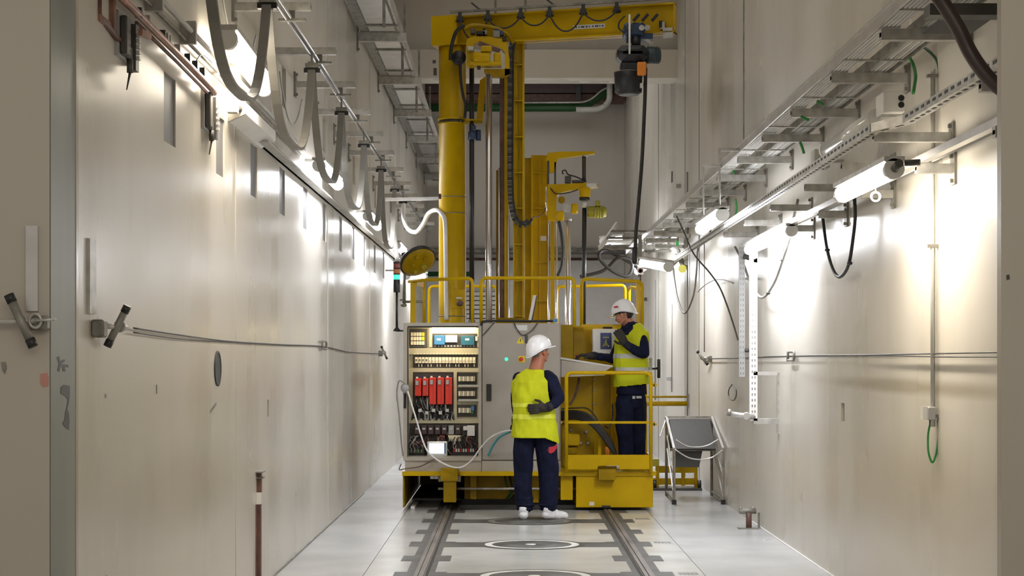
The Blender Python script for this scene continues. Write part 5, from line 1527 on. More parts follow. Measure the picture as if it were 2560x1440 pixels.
part('side_clip', MB().box(px(1082, 18), px(1090, 18), 17.95, 18, pz(160, 18), pz(152, 18)).box(px(1084, 18), px(1092, 18), 17.95, 18, pz(190, 18), pz(172, 18)), M['dgrey'], jc)
solo('column_cable', MB().tube(bez([P(1160, 62, 17.6), P(1140, 80, 17.6), P(1128, 120, 17.65), P(1126, 150, 17.65)], 6), 0.02, 8), M['black'], 'black cable dropping from the crane beam to the head of the yellow column', 'cable')
solo('column_cable', MB().tube(bez([P(1150, 155, 17.7), P(1152, 200, 17.72), P(1158, 240, 17.74), P(1164, 262, 17.76), P(1162, 295, 17.76)], 6), 0.016, 8), M['black'], 'black cable hanging down the upper yellow column from the black reel', 'cable')
# beam festoon
hx = [1160, 1230, 1312, 1384, 1468, 1552]
sag = [None, 65, 72, 70, 87, 66]
hang = []
for k, x in enumerate(hx):
    Y = 17.85 - (x - 1131) / 560 * 0.75
    s_ = (px(x, Y) - bl.x) / dd.x
    c_ = bp(s_, 0.16, z1 + 0.02)
    hang.append(c_)
    t = thing('cable_hanger', 'small black cable hanger on the crane beam track, number %s from the column' % ['one', 'two', 'three', 'four', 'five', 'six'][k], 'hanger', c_, 'hangers on the crane beam')
    part('block', MB().box(c_.x - 0.035, c_.x + 0.035, c_.y - 0.02, c_.y + 0.02, c_.z - 0.09, c_.z - 0.05).box(c_.x - 0.02, c_.x + 0.02, c_.y - 0.015, c_.y + 0.015, c_.z - 0.05, c_.z), M['black'], t)
    part('saddle', MB().ell((c_.x, c_.y, c_.z - 0.10), (0.05, 0.02, 0.02), 10, 6), M['rubber'], t)
for k in range(5):
    a, b = hang[k] - Vector((0, 0, 0.09)), hang[k + 1] - Vector((0, 0, 0.09))
    zb_ = pz([95, 70, 68, 87, 66][k], 17.6)
    pts = []
    for j in range(17):
        t_ = j / 16
        p = a.lerp(b, t_)
        e = 1 - abs(2 * t_ - 1) ** 2.2
        p.z = p.z * (1 - e) + zb_ * e
        p.y -= 0.02
        pts.append(p)
    solo('beam_cable', MB().tube(pts, 0.0095, 7), M['rubber'], ['black cable sag at the column end of the crane beam', 'black cable sag just right of the lifting head on the crane beam', 'black cable sag left of the middle of the crane beam',
         'deepest black cable sag, across the left end of the white beam label', 'black cable sag across the right end of the white beam label'][k], 'cable', 'cable sags along the crane beam')

# ---- chain hoist
YO = 17.1
xo, zo = q(YO)
ho = thing('chain_hoist', 'dark electric chain hoist hanging under the right end of the yellow crane beam', 'hoist', (xo(1575), YO, zo(240)))
part('trolley', MB().cbox(xo(1560), xo(1612), YO - 0.05, YO + 0.25, zo(92), zo(58), 0.02).box(xo(1568), xo(1632), YO - 0.02, YO + 0.2, zo(98), zo(84)), M['hoistblue'], ho)
for x in (1573, 1604, 1618):
    part('trolley_roller', MB().lathe(P(x, 70, YO - 0.06), [(0.03, -0.02), (0.03, 0.02), (0, 0.02)], 14, 'y'), M['dgrey'] if x < 1600 else M['galv'], ho)
for x in (1584, 1606, 1630):
    part('limit_lever', MB().bar(P(x, 52, YO - 0.04), P(x + 14, 36, YO - 0.04), 0.035, 0.03), M['black'], ho)
part('hook_block', MB().cyl(P(1590, 92, YO), P(1590, 118, YO), 0.05, 14).box(xo(1566), xo(1578), YO - 0.03, YO + 0.03, zo(108), zo(94)), M['hoistdark'], ho)
part('side_lug', MB().bar(P(1611, 96, YO), P(1632, 112, YO), 0.03, 0.03), M['galv'], ho)
part('gear_case', MB().cbox(xo(1541), xo(1618), YO - 0.16, YO + 0.16, zo(158), zo(118), 0.05), M['hoistdark'], ho)
part('motor', MB().tube([P(1614, 138, YO), P(1617, 138, YO), P(1648, 139, YO), P(1652, 139, YO)], [0.07, 0.088, 0.088, 0.06], 20), M['hoistgreen'], ho)
for k in range(4):
    part('motor_fin', MB().cyl(P(1620 + k * 7, 138, YO), P(1621.5 + k * 7, 138, YO), 0.094, 20), M['hoistgreen'], ho)
part('body', MB().cbox(xo(1550), xo(1615), YO - 0.12, YO + 0.12, zo(185), zo(155), 0.03), M['hoistdark'], ho)
part('chain_bucket', MB().lathe(P(1571, 238, YO), [(0.10, 0), (0.145, 0.03), (0.15, 0.18), (0.155, 0.235), (0.15, 0.24)], 24), M['hoistdark'], ho)
part('bucket_rim', MB().lathe(P(1571, 182, YO), [(0.156, 0), (0.156, 0.008)], 24), M['galv_d'], ho)
part('orange_hook', MB().cbox(xo(1590), xo(1612), YO - 0.2, YO - 0.12, zo(195), zo(163), 0.01), M['orange'], ho)
part('pull_rod', MB().cyl(P(1574, 36, YO - 0.2), P(1574, 135, YO - 0.2), 0.011, 8), M['cable_white'], ho)
part('lead_loop', MB().tube(bez([P(1562, 40, YO - 0.1), P(1548, 56, YO - 0.1), P(1548, 72, YO - 0.1), P(1562, 82, YO - 0.1)], 5), 0.009, 6), M['rubber'], ho)
part('cable_clip', MB().cyl(P(1604, 208, YO - 0.1), P(1604, 220, YO - 0.1), 0.02, 8), M['white'], ho)
solo('pendant_cable', MB().tube(bez([P(1614, 170, 17.05), P(1613, 225, 17.05), P(1610, 300, 17.1), P(1605, 400, 17.15), P(1597, 500, 17.2), P(1590, 580, 17.2), P(1588, 618, 17.2)], 6), [0.020] * 37, 10), M['rubber'], 'long black pendant cable hanging from the chain hoist', 'cable')
solo('pendant_control', MB().tube([P(1587, 618, 17.2), P(1587, 622, 17.2), P(1587, 655, 17.2), P(1587, 660, 17.2)], [0.02, 0.03, 0.03, 0.02], 10), M['black'], 'black pendant control grip at the lower end of the hoist cable', 'control')

# ---- mast one
YM = 17.9
xm, zm = q(YM)
m1 = thing('lifting_mast', 'tall yellow lifting mast with stiffener ribs in the middle of the machine', 'mast', (xm(1285), YM, DK))
part('main_profile', MB().box(xm(1283), xm(1311), YM, YM + 0.02, DK, zm(72)).box(xm(1283), xm(1286), YM - 0.06, YM + 0.16, DK, zm(72)).box(xm(1306), xm(1311), YM - 0.06, YM + 0.16, DK, zm(72)), M['yellow'], m1)
part('back_web', MB().box(xm(1284), xm(1309), YM + 0.14, YM + 0.16, DK, zm(72)).box(xm(1296), xm(1299), YM - 0.02, YM + 0.03, DK, zm(165)), M['yellow_d'], m1)
for y in (163, 253, 343, 432, 521, 611, 702, 790):
    part('stiffener_rib', MB().box(xm(1286), xm(1306), YM - 0.055, YM, zm(y + 2), zm(y - 1)), M['yellow'], m1)
part('guide_rail', MB().box(xm(1261), xm(1271), YM - 0.04, YM + 0.05, DK, zm(190)), M['yellow'], m1)
part('guide_shadow', MB().box(xm(1249), xm(1261), YM + 0.0, YM + 0.06, DK, zm(192)), M['brown'], m1)  # brown strip colours in the shadow beside the guide rail
part('guide_tube', MB().cyl((xm(1248), YM - 0.02, DK), (xm(1248), YM - 0.02, zm(420)), 0.012, 10).cyl((xm(1271), YM - 0.08, DK), (xm(1271), YM - 0.08, zm(540)), 0.012, 10), M['chrome'], m1)
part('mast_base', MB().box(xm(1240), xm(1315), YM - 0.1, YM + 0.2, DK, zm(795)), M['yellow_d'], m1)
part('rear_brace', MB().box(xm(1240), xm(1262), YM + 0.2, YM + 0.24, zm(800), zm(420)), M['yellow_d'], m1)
ch = thing('carriage_head', 'yellow motor carriage head with a curved guide at the top of the first mast', 'lifting head', (xm(1225), YM - 0.2, zm(190)))
Yh = 17.62
xh, zh = q(Yh)
part('arched_frame', MB().ppoly([(1166, 104), (1170, 96), (1185, 91), (1230, 92), (1262, 98), (1268, 108), (1274, 150), (1274, 186), (1262, 190), (1262, 130), (1252, 120), (1225, 112), (1195, 106), (1185, 108), (1185, 165), (1166, 165)], Yh, 0.14), M['yellow'], ch)
part('top_guide', MB().tube(bez([P(1162, 72, Yh), P(1180, 64, Yh), P(1215, 66, Yh), P(1250, 74, Yh), P(1272, 88, Yh), P(1284, 108, Yh)], 6), 0.022, 8), M['yellow_d'], ch)
for (x, y, w_, h_, m_) in ((1176, 72, 12, 12, 'dgrey'), (1190, 78, 24, 8, 'black'), (1206, 76, 12, 10, 'galv_d'), (1232, 76, 18, 18, 'galv_d'), (1250, 74, 10, 14, 'hoistblue'), (1256, 90, 10, 14, 'black'), (1236, 70, 14, 8, 'hoistblue')):
    part('relay', MB().cbox(xh(x), xh(x + w_), Yh - 0.02, Yh + 0.1, zh(y + h_), zh(y), 0.006), M[m_], ch)
part('motor_body', MB().tube([P(1182, 143, Yh - 0.08), P(1186, 143, Yh - 0.08), P(1222, 143, Yh - 0.08), P(1226, 143, Yh - 0.08)], [0.04, 0.058, 0.058, 0.045], 18), M['yellow'], ch)
part('terminal_cover', MB().cbox(xh(1202), xh(1230), Yh - 0.14, Yh - 0.02, zh(134), zh(120), 0.01), M['yellow'], ch)
part('gear_block', MB().cbox(xh(1234), xh(1252), Yh - 0.08, Yh + 0.04, zh(162), zh(134), 0.015), M['yellow'], ch)
part('base_shelf', MB().cbox(xh(1174), xh(1254), Yh - 0.1, Yh + 0.1, zh(166), zh(158), 0.006), M['yellow'], ch)
part('lower_bracket', MB().ppoly([(1210, 172), (1274, 172), (1274, 186), (1262, 192), (1232, 192), (1226, 182), (1210, 180)], Yh, 0.1), M['yellow_d'], ch)
part('knob', MB().cyl(P(1197, 166, Yh - 0.02), P(1197, 174, Yh - 0.02), 0.02, 10), M['dgrey'], ch)
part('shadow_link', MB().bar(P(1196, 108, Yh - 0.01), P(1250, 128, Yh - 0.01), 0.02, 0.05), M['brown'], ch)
part('small_switch', MB().cbox(xh(1170), xh(1184), Yh - 0.06, Yh, zh(128), zh(118), 0.004), M['cable_pale'], ch)
sd = thing('black_spindle', 'tall straight black spindle left of the first mast', 'spindle', P(1180, 695, YM))
part('shaft', MB().cyl((xm(1180), YM - 0.1, zm(800)), (xm(1180), YM - 0.1, zm(164)), 0.028, 12), M['black'], sd)
part('foot', MB().cyl((xm(1180), YM - 0.1, DK), (xm(1180), YM - 0.1, zm(800)), 0.04, 12), M['galv_d'], sd)
gt = thing('guide_column', 'polished steel guide column between the black spindle and the first mast', 'column', P(1222, 805, YM))
part('tube', MB().cyl((xm(1222), YM - 0.06, DK), (xm(1222), YM - 0.06, zm(180)), 0.037, 16), M['chrome'], gt)
part('top_collar', MB().cyl((xm(1222), YM - 0.06, zm(186)), (xm(1222), YM - 0.06, zm(178)), 0.045, 16), M['galv'], gt)
# energy chain: individual links along a curve
ech = thing('energy_chain', 'black segmented energy chain running down the first mast and hooking back at its lower end', 'cable chain', P(1276, 110, 17.7))
crv = bez([P(1283, 108, 17.72), P(1278, 135, 17.72), P(1277, 250, 17.72), P(1276, 380, 17.72), P(1277, 480, 17.72), P(1280, 515, 17.72), P(1287, 545, 17.72), P(1300, 560, 17.72), P(1315, 560, 17.72), P(1326, 548, 17.72)], 14)
acc = 0
last = crv[0]
cum = [0]
for i in range(1, len(crv)):
    cum.append(cum[-1] + (crv[i] - crv[i - 1]).length)
nl = int(cum[-1] / 0.045)


def at(cum, crv, s_):
    for i in range(1, len(cum)):
        if cum[i] >= s_:
            t_ = (s_ - cum[i - 1]) / max(1e-9, cum[i] - cum[i - 1])
            return crv[i - 1].lerp(crv[i], t_)
    return crv[-1]


for k in range(nl):
    a, b = at(cum, crv, k * 0.045), at(cum, crv, k * 0.045 + 0.036)
    part('chain_link', MB().bar(a, b, 0.07, 0.055, up=(0, 1, 0)), M['black'] if k % 2 else M['dgrey'], ech)
part('side_band', MB().tube([p + Vector((0.022, -0.02, 0)) for p in crv], 0.012, 6), M['black'], ech)

# ---- mast two
Y2 = 18.7
x2, z2 = q(Y2)
m2 = thing('rear_mast', 'shorter yellow mast standing behind and right of the tall mast', 'mast', (x2(1345), Y2, DK))
part('main_profile', MB().box(x2(1328), x2(1370), Y2, Y2 + 0.2, DK, z2(388)).box(x2(1328), x2(1333), Y2 - 0.03, Y2, DK, z2(388)).box(x2(1348), x2(1351), Y2 - 0.015, Y2, DK, z2(388)), M['yellow'], m2)
part('side_profile', MB().box(x2(1312), x2(1328), Y2 + 0.1, Y2 + 0.3, DK, z2(392)), M['yellow_d'], m2)
for y in (432, 520, 655, 752):
    part('stiffener_rib', MB().box(x2(1333), x2(1370), Y2 - 0.03, Y2, z2(y + 2), z2(y)), M['yellow'], m2)
part('label_plate', MB().box(x2(1349), x2(1366), Y2 - 0.006, Y2, z2(602), z2(590)), M['cable_white'], m2)
part('guide_bar', MB().box(x2(1376), x2(1386), Y2 - 0.06, Y2, DK, z2(545)), M['yellow'], m2)
part('guide_tube', MB().cyl((x2(1371), Y2 - 0.05, DK), (x2(1371), Y2 - 0.05, z2(560)), 0.014, 10).cyl((x2(1391), Y2 - 0.05, DK), (x2(1391), Y2 - 0.05, z2(560)), 0.012, 10).cyl((x2(1365), Y2 - 0.05, z2(540)), (x2(1365), Y2 - 0.05, z2(468)), 0.01, 8), M['chrome'], m2)
h2 = thing('rear_lifting_head', 'yellow lifting head with two arms, an olive motor and gears on the shorter mast', 'lifting head', (x2(1400), Y2 - 0.2, z2(550)))
Yj = 18.4
xj, zj = q(Yj)
part('top_arm', MB().ppoly([(1369, 382), (1400, 379), (1487, 378), (1487, 384), (1455, 388), (1395, 396), (1392, 404), (1386, 430), (1374, 432), (1372, 404), (1366, 398)], Yj, 0.12), M['yellow'], h2)
part('top_bearing', MB().cyl(P(1462, 383, Yj + 0.05), P(1462, 392, Yj + 0.05), 0.045, 14), M['galv'], h2)
part('side_channel', MB().box(xj(1368), xj(1373), Yj, Yj + 0.1, zj(458), zj(402)).box(xj(1386), xj(1390), Yj, Yj + 0.1, zj(458), zj(405)), M['dgrey'], h2)
part('middle_arm', MB().ppoly([(1370, 461), (1400, 460), (1465, 457), (1496, 460), (1496, 467), (1470, 470), (1420, 476), (1400, 482), (1392, 490), (1390, 551), (1370, 550)], Yj - 0.02, 0.16), M['yellow'], h2)
part('spindle_cup', MB().lathe(P(1462, 494, Yj), [(0.055, 0), (0.065, 0.01), (0.068, 0.10), (0.05, 0.12)], 20), M['yellow'], h2)
part('cup_ring', MB().cyl(P(1461, 501, Yj), P(1461, 494, Yj), 0.062, 18), M['black'], h2)
part('coupling', MB().cyl(P(1461, 520, Yj), P(1461, 502, Yj), 0.036, 14), M['clear'], h2)
part('upper_spindle', MB().cyl(P(1460, 455, Yj + 0.03), P(1460, 390, Yj + 0.03), 0.023, 12), M['hose_brown'], h2)
part('motor', MB().tube([P(1468, 530, Yj), P(1472, 530, Yj), P(1508, 530, Yj), P(1516, 530, Yj)], [0.05, 0.068, 0.068, 0.05], 20), M['olive'], h2)
for k in range(4):
    part('motor_fin', MB().cyl(P(1485 + k * 7, 530, Yj), P(1487 + k * 7, 530, Yj), 0.074, 20), M['olive'], h2)
part('motor_box', MB().cbox(xj(1488), xj(1500), Yj - 0.06, Yj + 0.03, zj(516), zj(502), 0.006), M['olive'], h2)
part('gearbox', MB().cbox(xj(1427), xj(1445), Yj - 0.06, Yj + 0.08, zj(534), zj(510), 0.015).cbox(xj(1390), xj(1410), Yj - 0.04, Yj + 0.08, zj(552), zj(528), 0.012), M['yellow'], h2)
part('gear_wheel', MB().lathe(P(1418, 520, Yj - 0.07), [(0.05, -0.03), (0.05, 0.03), (0.02, 0.035), (0, 0.035)], 20, 'y'), M['galv'], h2)
part('gear_wheel', MB().lathe(P(1404, 500, Yj - 0.03), [(0.04, -0.03), (0.04, 0.03), (0.0, 0.035)], 18, 'y'), M['yellow_d'], h2)
part('valve_block', MB().cbox(xj(1412), xj(1428), Yj - 0.03, Yj + 0.05, zj(458), zj(440), 0.01).cbox(xj(1430), xj(1462), Yj, Yj + 0.05, zj(457), zj(450), 0.005), M['dgrey'], h2)
part('hose', MB().tube(bez([P(1408, 436, Yj), P(1406, 428, Yj), P(1414, 426, Yj), P(1420, 436, Yj), P(1440, 442, Yj), P(1462, 452, Yj)], 5), 0.008, 6).tube(bez([P(1376, 470, Yj - 0.05), P(1390, 484, Yj - 0.05), P(1420, 482, Yj - 0.05), P(1445, 474, Yj - 0.05)], 5), 0.007, 6), M['black'], h2)
part('blue_ring', MB().lathe(P(1459, 455, Yj + 0.03), [(0.034, 0), (0.034, 0.02)], 14), M['hoistblue'], h2)
part('tip_plate', MB().box(xj(1466), xj(1492), Yj - 0.03, Yj + 0.0, zj(470), zj(459)), M['clear'], h2)
s2_ = thing('rear_black_spindle', 'long black spindle hanging from the rear lifting head to the deck', 'spindle', P(1459, 800, Yj))
part('shaft', MB().cyl(P(1459, 812, Yj), P(1461, 520, Yj), 0.026, 12), M['black'], s2_)
part('foot', MB().cyl((px(1459, Yj), Yj, DK), P(1459, 812, Yj), 0.035, 12), M['galv_d'], s2_)
gt2 = thing('rear_guide_column', 'polished steel guide column under the rear lifting head', 'column', P(1420, 805, Y2))
part('tube', MB().cyl((x2(1419), Y2 - 0.1, DK), (x2(1419), Y2 - 0.1, z2(552)), 0.034, 16), M['chrome'], gt2)
part('top_collar', MB().cyl((x2(1419), Y2 - 0.1, z2(554)), (x2(1419), Y2 - 0.1, z2(546)), 0.045, 16), M['galv'], gt2)
solo('hanging_hose', MB().tube(bez([P(1397, 552, 18.3), P(1404, 590, 18.3), P(1407, 630, 18.3), P(1404, 665, 18.3), P(1394, 690, 18.3)], 6), 0.019, 8), M['rubber'], 'black hose hanging below the rear lifting head beside the polished column', 'hose')
solo('mast_hose', MB().tube(bez([P(1326, 548, 17.75), P(1336, 542, 18.0), P(1345, 542, 18.2), P(1358, 532, 18.4), P(1363, 520, 18.5)], 5), 0.008, 6), M['brown'], 'thin brown hose from the energy chain end to the shorter mast', 'hose')
lid = thing('tilted_tablet', 'thin grey tilted panel standing on top of the control cabinet', 'panel', P(1330, 800, 17.0))
part('panel', MB().prism([P(1321, 802, 17.0), P(1328, 802, 17.0), P(1341, 738, 17.0), P(1333, 738, 17.0)], (0, 0.3, 0)), M['alu'], lid)
part('backing', MB().prism([P(1328, 802, 17.01), P(1332, 802, 17.01), P(1343, 740, 17.01), P(1340, 740, 17.01)], (0, 0.3, 0)), M['dgrey'], lid)

# ---- aluminium access steps at the right wall
sf = thing('access_steps', 'aluminium frame trolley with a grey mesh backrest and hanging chains at the right wall', 'trolley', (2.05, 17.6, 0))
fl_ = lambda x, y: P(x, y, 17.5)
bl_ = lambda x, y: P(x, y, 18.6)
xl, xr = 1.785, 2.322
zt_f, zt_b = pz(1122, 17.5), pz(1043, 18.6)
xbl, xbr = px(1666, 18.6), px(1786, 18.6)
T = 0.018
for (xf, xk, nm) in ((xl, xbl, 'left'), (xr, 2.335, 'right')):
    part('front_leg', MB().bar((xf, 17.5, 0.0), (xf, 17.5, zt_f), 0.022, 0.026), M['galv'], sf)
    part('rear_leg', MB().bar((xk, 18.6, 0.0), (xk, 18.6, zt_b), 0.022, 0.026), M['galv_d'], sf)
    part('sloping_rail', MB().bar((xf, 17.5, zt_f), (xk, 18.6, zt_b), 0.024, 0.028), M['alu'], sf)
    part('lower_rail', MB().bar((xf, 17.5, 0.05), (xk, 18.6, 0.05), 0.022, 0.022), M['galv_d'], sf)
    part('side_brace', MB().bar((xf, 17.5, 0.08), (xk, 18.5, 0.55), 0.016, 0.016), M['alu'], sf)
    part('side_brace', MB().bar((xf, 17.5, 0.3), (xk, 18.5, 0.70), 0.016, 0.016), M['galv'], sf)
    part('foot_cap', MB().box(xf - 0.024, xf + 0.024, 17.47, 17.53, 0, 0.05), M['black'], sf)
part('top_rail', MB().bar((xbl, 18.6, zt_b), (2.335, 18.6, zt_b), 0.03, 0.03), M['galv'], sf)
part('mesh_back', MB().prism([(xbl + 0.03, 18.58, zt_b - 0.02), (2.31, 18.58, zt_b - 0.02), (2.29, 17.9, pz(1122, 17.9)), (xbl + 0.03, 17.9, pz(1122, 17.9))], (0, 0.01, -0.012)), M['mesh'], sf)
part('mesh_back', MB().box(xbl + 0.02, 2.31, 18.57, 18.58, pz(1125, 18.57), zt_b - 0.03), M['mesh'], sf)
part('seat_plate', MB().prism([(xl + 0.03, 17.95, pz(1127, 17.95)), (2.15, 17.95, pz(1127, 17.95)), (2.1, 17.85, pz(1168, 17.85)), (xl + 0.03, 17.85, pz(1168, 17.85))], (0, 0.012, 0)), M['mesh'], sf)
part('cross_bar', MB().bar((xl, 17.95, pz(1124, 17.95)), (xr - 0.02, 17.95, pz(1124, 17.95)), 0.03, 0.03), M['galv_d'], sf)
for k, (a, b, c_) in enumerate((((1690, 1100), (1740, 1118), (1800, 1096)), ((1688, 1124), (1752, 1149), (1808, 1124)))):
    Yc = 17.9 if k == 0 else 17.5
    pts = bez([P(a[0], a[1], Yc), P((a[0] + b[0]) / 2, (a[1] + b[1] * 3) / 4 + 1, Yc), P(b[0], b[1], Yc), P((c_[0] + b[0]) / 2, (c_[1] + b[1] * 3) / 4 + 1, Yc), P(c_[0], c_[1], Yc)], 5)
    part('chain', MB().tube(pts, 0.008, 6), M['alu'], sf)
part('side_flap', MB().bar(P(1650, 1092, 18.4), P(1664, 1050, 18.6), 0.012, 0.01), M['galv'], sf)
yt = thing('yellow_trolley', 'low dark yellow wheeled frame standing behind the aluminium steps', 'trolley', (1.8, 19.3, 0))
Yt = 19.4
xt, zt = q(Yt)
part('top_beam', MB().box(xt(1640), xt(1742), Yt, Yt + 0.06, zt(1182), zt(1165)), M['yellow_d'], yt)
part('bottom_beam', MB().box(xt(1632), xt(1745), Yt, Yt + 0.06, zt(1212), zt(1196)), M['yellow_d'], yt)
for xa in (1640, 1704, 1736):
    part('upright', MB().box(xt(xa), xt(xa + 8), Yt - 0.01, Yt + 0.05, 0.03, zt(1164)), M['yellow_d'], yt)
part('grey_beam', MB().box(xt(1645), xt(1732), Yt - 0.1, Yt, zt(1226), zt(1214)), M['galv'], yt)
for xa in (1636, 1748):
    part('wheel', MB().lathe((xt(xa), Yt, 0.06), [(0.06, -0.02), (0.06, 0.02)], 16, 'x'), M['black'], yt)
part('side_tank', MB().box(xt(1628), xt(1648), Yt, Yt + 0.1, zt(1166), zt(1148)), M['olive'], yt)
part('base_sill', MB().box(xt(1630), xt(1752), Yt - 0.12, Yt + 0.1, 0.0, 0.03), M['dgrey'], yt)

# ================================================================ THE TWO WORKERS
VOX = 0.0062


class Body:
    def __init__(s):
        s.mb = MB()
        s.mats = []

    def mi(s, m):
        if m not in s.mats:
            s.mats.append(m)
        return s.mats.index(m)

    def cap(s, pts, rs, m, flat=None, up=None):
        """tapered chain with round ends; flat: ratio of second axis"""
        pts = [Vector(p) for p in pts]
        pp, rr = [pts[0]], [rs[0]]
        # densify
        P2, R2 = [], []
        for i in range(len(pts) - 1):
            n = max(2, int((pts[i + 1] - pts[i]).length / 0.02))
            for k in range(n):
                t = k / n
                P2.append(pts[i].lerp(pts[i + 1], t))
                R2.append(rs[i] * (1 - t) + rs[i + 1] * t)
        P2.append(pts[-1])
        R2.append(rs[-1])
        d0 = (P2[1] - P2[0]).normalized()
        d1 = (P2[-1] - P2[-2]).normalized()
        a = [(P2[0] - d0 * R2[0] * math.sin(t), R2[0] * math.cos(t)) for t in (1.35, 1.0, 0.5)]
        b = [(P2[-1] + d1 * R2[-1] * math.sin(t), R2[-1] * math.cos(t)) for t in (0.5, 1.0, 1.35)]
        P2 = [x[0] for x in a] + P2 + [x[0] for x in b]
        R2 = [x[1] for x in a] + R2 + [x[1] for x in b]
        s.mb.tube(P2, R2, 14, s.mi(m), rx=flat, up=up)

    def ell(s, c, r, m, rot=None):
        s.mb.ell(c, r, 22, 16, s.mi(m), rot)

    def loft(s, rings, m, seg=40, sq=2.4):
        """rings: (z, cx, cy, rx, ry) superellipse sections"""
        vs, fs = [], []
        rr = []
        for i in range(len(rings) - 1):
            n = max(1, int(abs(rings[i + 1][0] - rings[i][0]) / 0.02))
            for k in range(n):
                t = k / n
                rr.append([a * (1 - t) + b * t for a, b in zip(rings[i], rings[i + 1])])
        rr.append(list(rings[-1]))
        for (z, cx_, cy_, rx, ry) in rr:
            for k in range(seg):
                t = 2 * PI * k / seg
                c, s_ = math.cos(t), math.sin(t)
                f = (abs(c) ** sq + abs(s_) ** sq) ** (-1 / sq)
                vs.append((cx_ + rx * c * f, cy_ + ry * s_ * f, z))
        for i in range(len(rr) - 1):
            for k in range(seg):
                k2 = (k + 1) % seg
                fs.append((i * seg + k, i * seg + k2, (i + 1) * seg + k2, (i + 1) * seg + k))
        fs.append(tuple(reversed(range(seg))))
        fs.append(tuple(range((len(rr) - 1) * seg, len(rr) * seg)))
        s.mb.add(vs, fs, s.mi(m), True)

    def build(s, name, parent, base, folds=0.0, vox=VOX, smooth=3, folds_on=('navy', 'vest'), seed=0, cut=None):
        """union by voxel remesh, then materials from the nearest source vertex"""
        me = bpy.data.meshes.new('tmp')
        me.from_pydata(s.mb.v, [], s.mb.f)
        ob = bpy.data.objects.new('tmp', me)
        C.objects.link(ob)
        md = ob.modifiers.new('r', 'REMESH')
        md.mode = 'VOXEL'
        md.voxel_size = vox
        sm = ob.modifiers.new('s', 'SMOOTH')
        sm.factor = 0.5
        sm.iterations = smooth
        dg = bpy.context.evaluated_depsgraph_get()
        ev = ob.evaluated_get(dg)
        nm = bpy.data.meshes.new_from_object(ev)
        bpy.data.objects.remove(ob)
        kd = kdtree.KDTree(len(s.mb.v))
        vm = [0] * len(s.mb.v)
        for f, m in zip(s.mb.f, s.mb.m):
            for i in f:
                vm[i] = m
        for i, v in enumerate(s.mb.v):
            kd.insert(v, i)
        kd.balance()
        vmat = []
        for v in nm.vertices:
            vmat.append(vm[kd.find(v.co)[1]])
        if folds:
            on = {s.mats.index(k) for k in folds_on if k in s.mats}
            nor = [v.normal.copy() for v in nm.vertices]
            for i, v in enumerate(nm.vertices):
                if vmat[i] in on:
                    p = v.co + Vector((seed, 0, 0))
                    a = noise.noise(Vector((p.x * 9 + p.z * 3, p.y * 9, p.z * 5)))
                    b = noise.noise(Vector((p.x * 20, p.y * 20 + 4, p.z * 9)))
                    v.co += nor[i] * (a * folds + b * folds * 0.45)
        nm.name = name
        nm.materials.clear()
        for k in s.mats:
            nm.materials.append(M[k])
        for p in nm.polygons:
            p.material_index = vmat[p.vertices[0]]
            p.use_smooth = True
        if cut:
            bm = bmesh.new()
            bm.from_mesh(nm)
            dl = [f for f in bm.faces if cut(f.calc_center_median())]
            bmesh.ops.delete(bm, geom=dl, context='FACES')
            bm.to_mesh(nm)
            bm.free()
        nm.transform(Matrix.Translation(-Vector(base)))
        o = bpy.data.objects.new(name, nm)
        C.objects.link(o)
        if parent:
            o.parent = parent
            WL[o.name] = WL[parent.name]
        return o


def hand(b, wrist, d, side, up, m='glove', curl=0.5, thumb=1, sc=1.0):
    """palm and five separate fingers. d: pointing direction, side: across the knuckles, up: back of the hand"""
    wrist, d, side, up = Vector(wrist), Vector(d).normalized(), Vector(side), Vector(up)
    side = (side - d * side.dot(d)).normalized()
    upv = (up - d * up.dot(d) - side * up.dot(side)).normalized()
    L = 0.095 * sc
    for k, o in enumerate((-0.030, -0.010, 0.011, 0.031)):
        o *= sc
        ln = (0.068, 0.078, 0.074, 0.058)[k] * sc
        k0 = wrist + d * 0.01 + side * o * 0.5
        k1 = wrist + d * L + side * o
        b.cap([k0, k1], [0.017 * sc, 0.0135 * sc], m)
        a1, a2, a3 = curl * 0.5, curl * 1.2, curl * 1.9
        p1 = k1 + (d * math.cos(a1) - upv * math.sin(a1)) * ln * 0.45 + side * o * 0.12
        p2 = p1 + (d * math.cos(a2) - upv * math.sin(a2)) * ln * 0.33 + side * o * 0.05
        p3 = p2 + (d * math.cos(a3) - upv * math.sin(a3)) * ln * 0.26
        b.cap([k1, p1, p2, p3], [0.0112 * sc, 0.0102 * sc, 0.0094 * sc, 0.0082 * sc], m)
    t0 = wrist + d * 0.025 * sc + side * 0.024 * sc * thumb
    t1 = t0 + (d * 0.6 + side * thumb * 0.8 - upv * 0.25).normalized() * 0.045 * sc
    t2 = t1 + (d * 0.9 + side * thumb * 0.35 - upv * 0.4).normalized() * 0.036 * sc
    b.cap([t0, t1, t2], [0.016 * sc, 0.012 * sc, 0.0095 * sc], m)


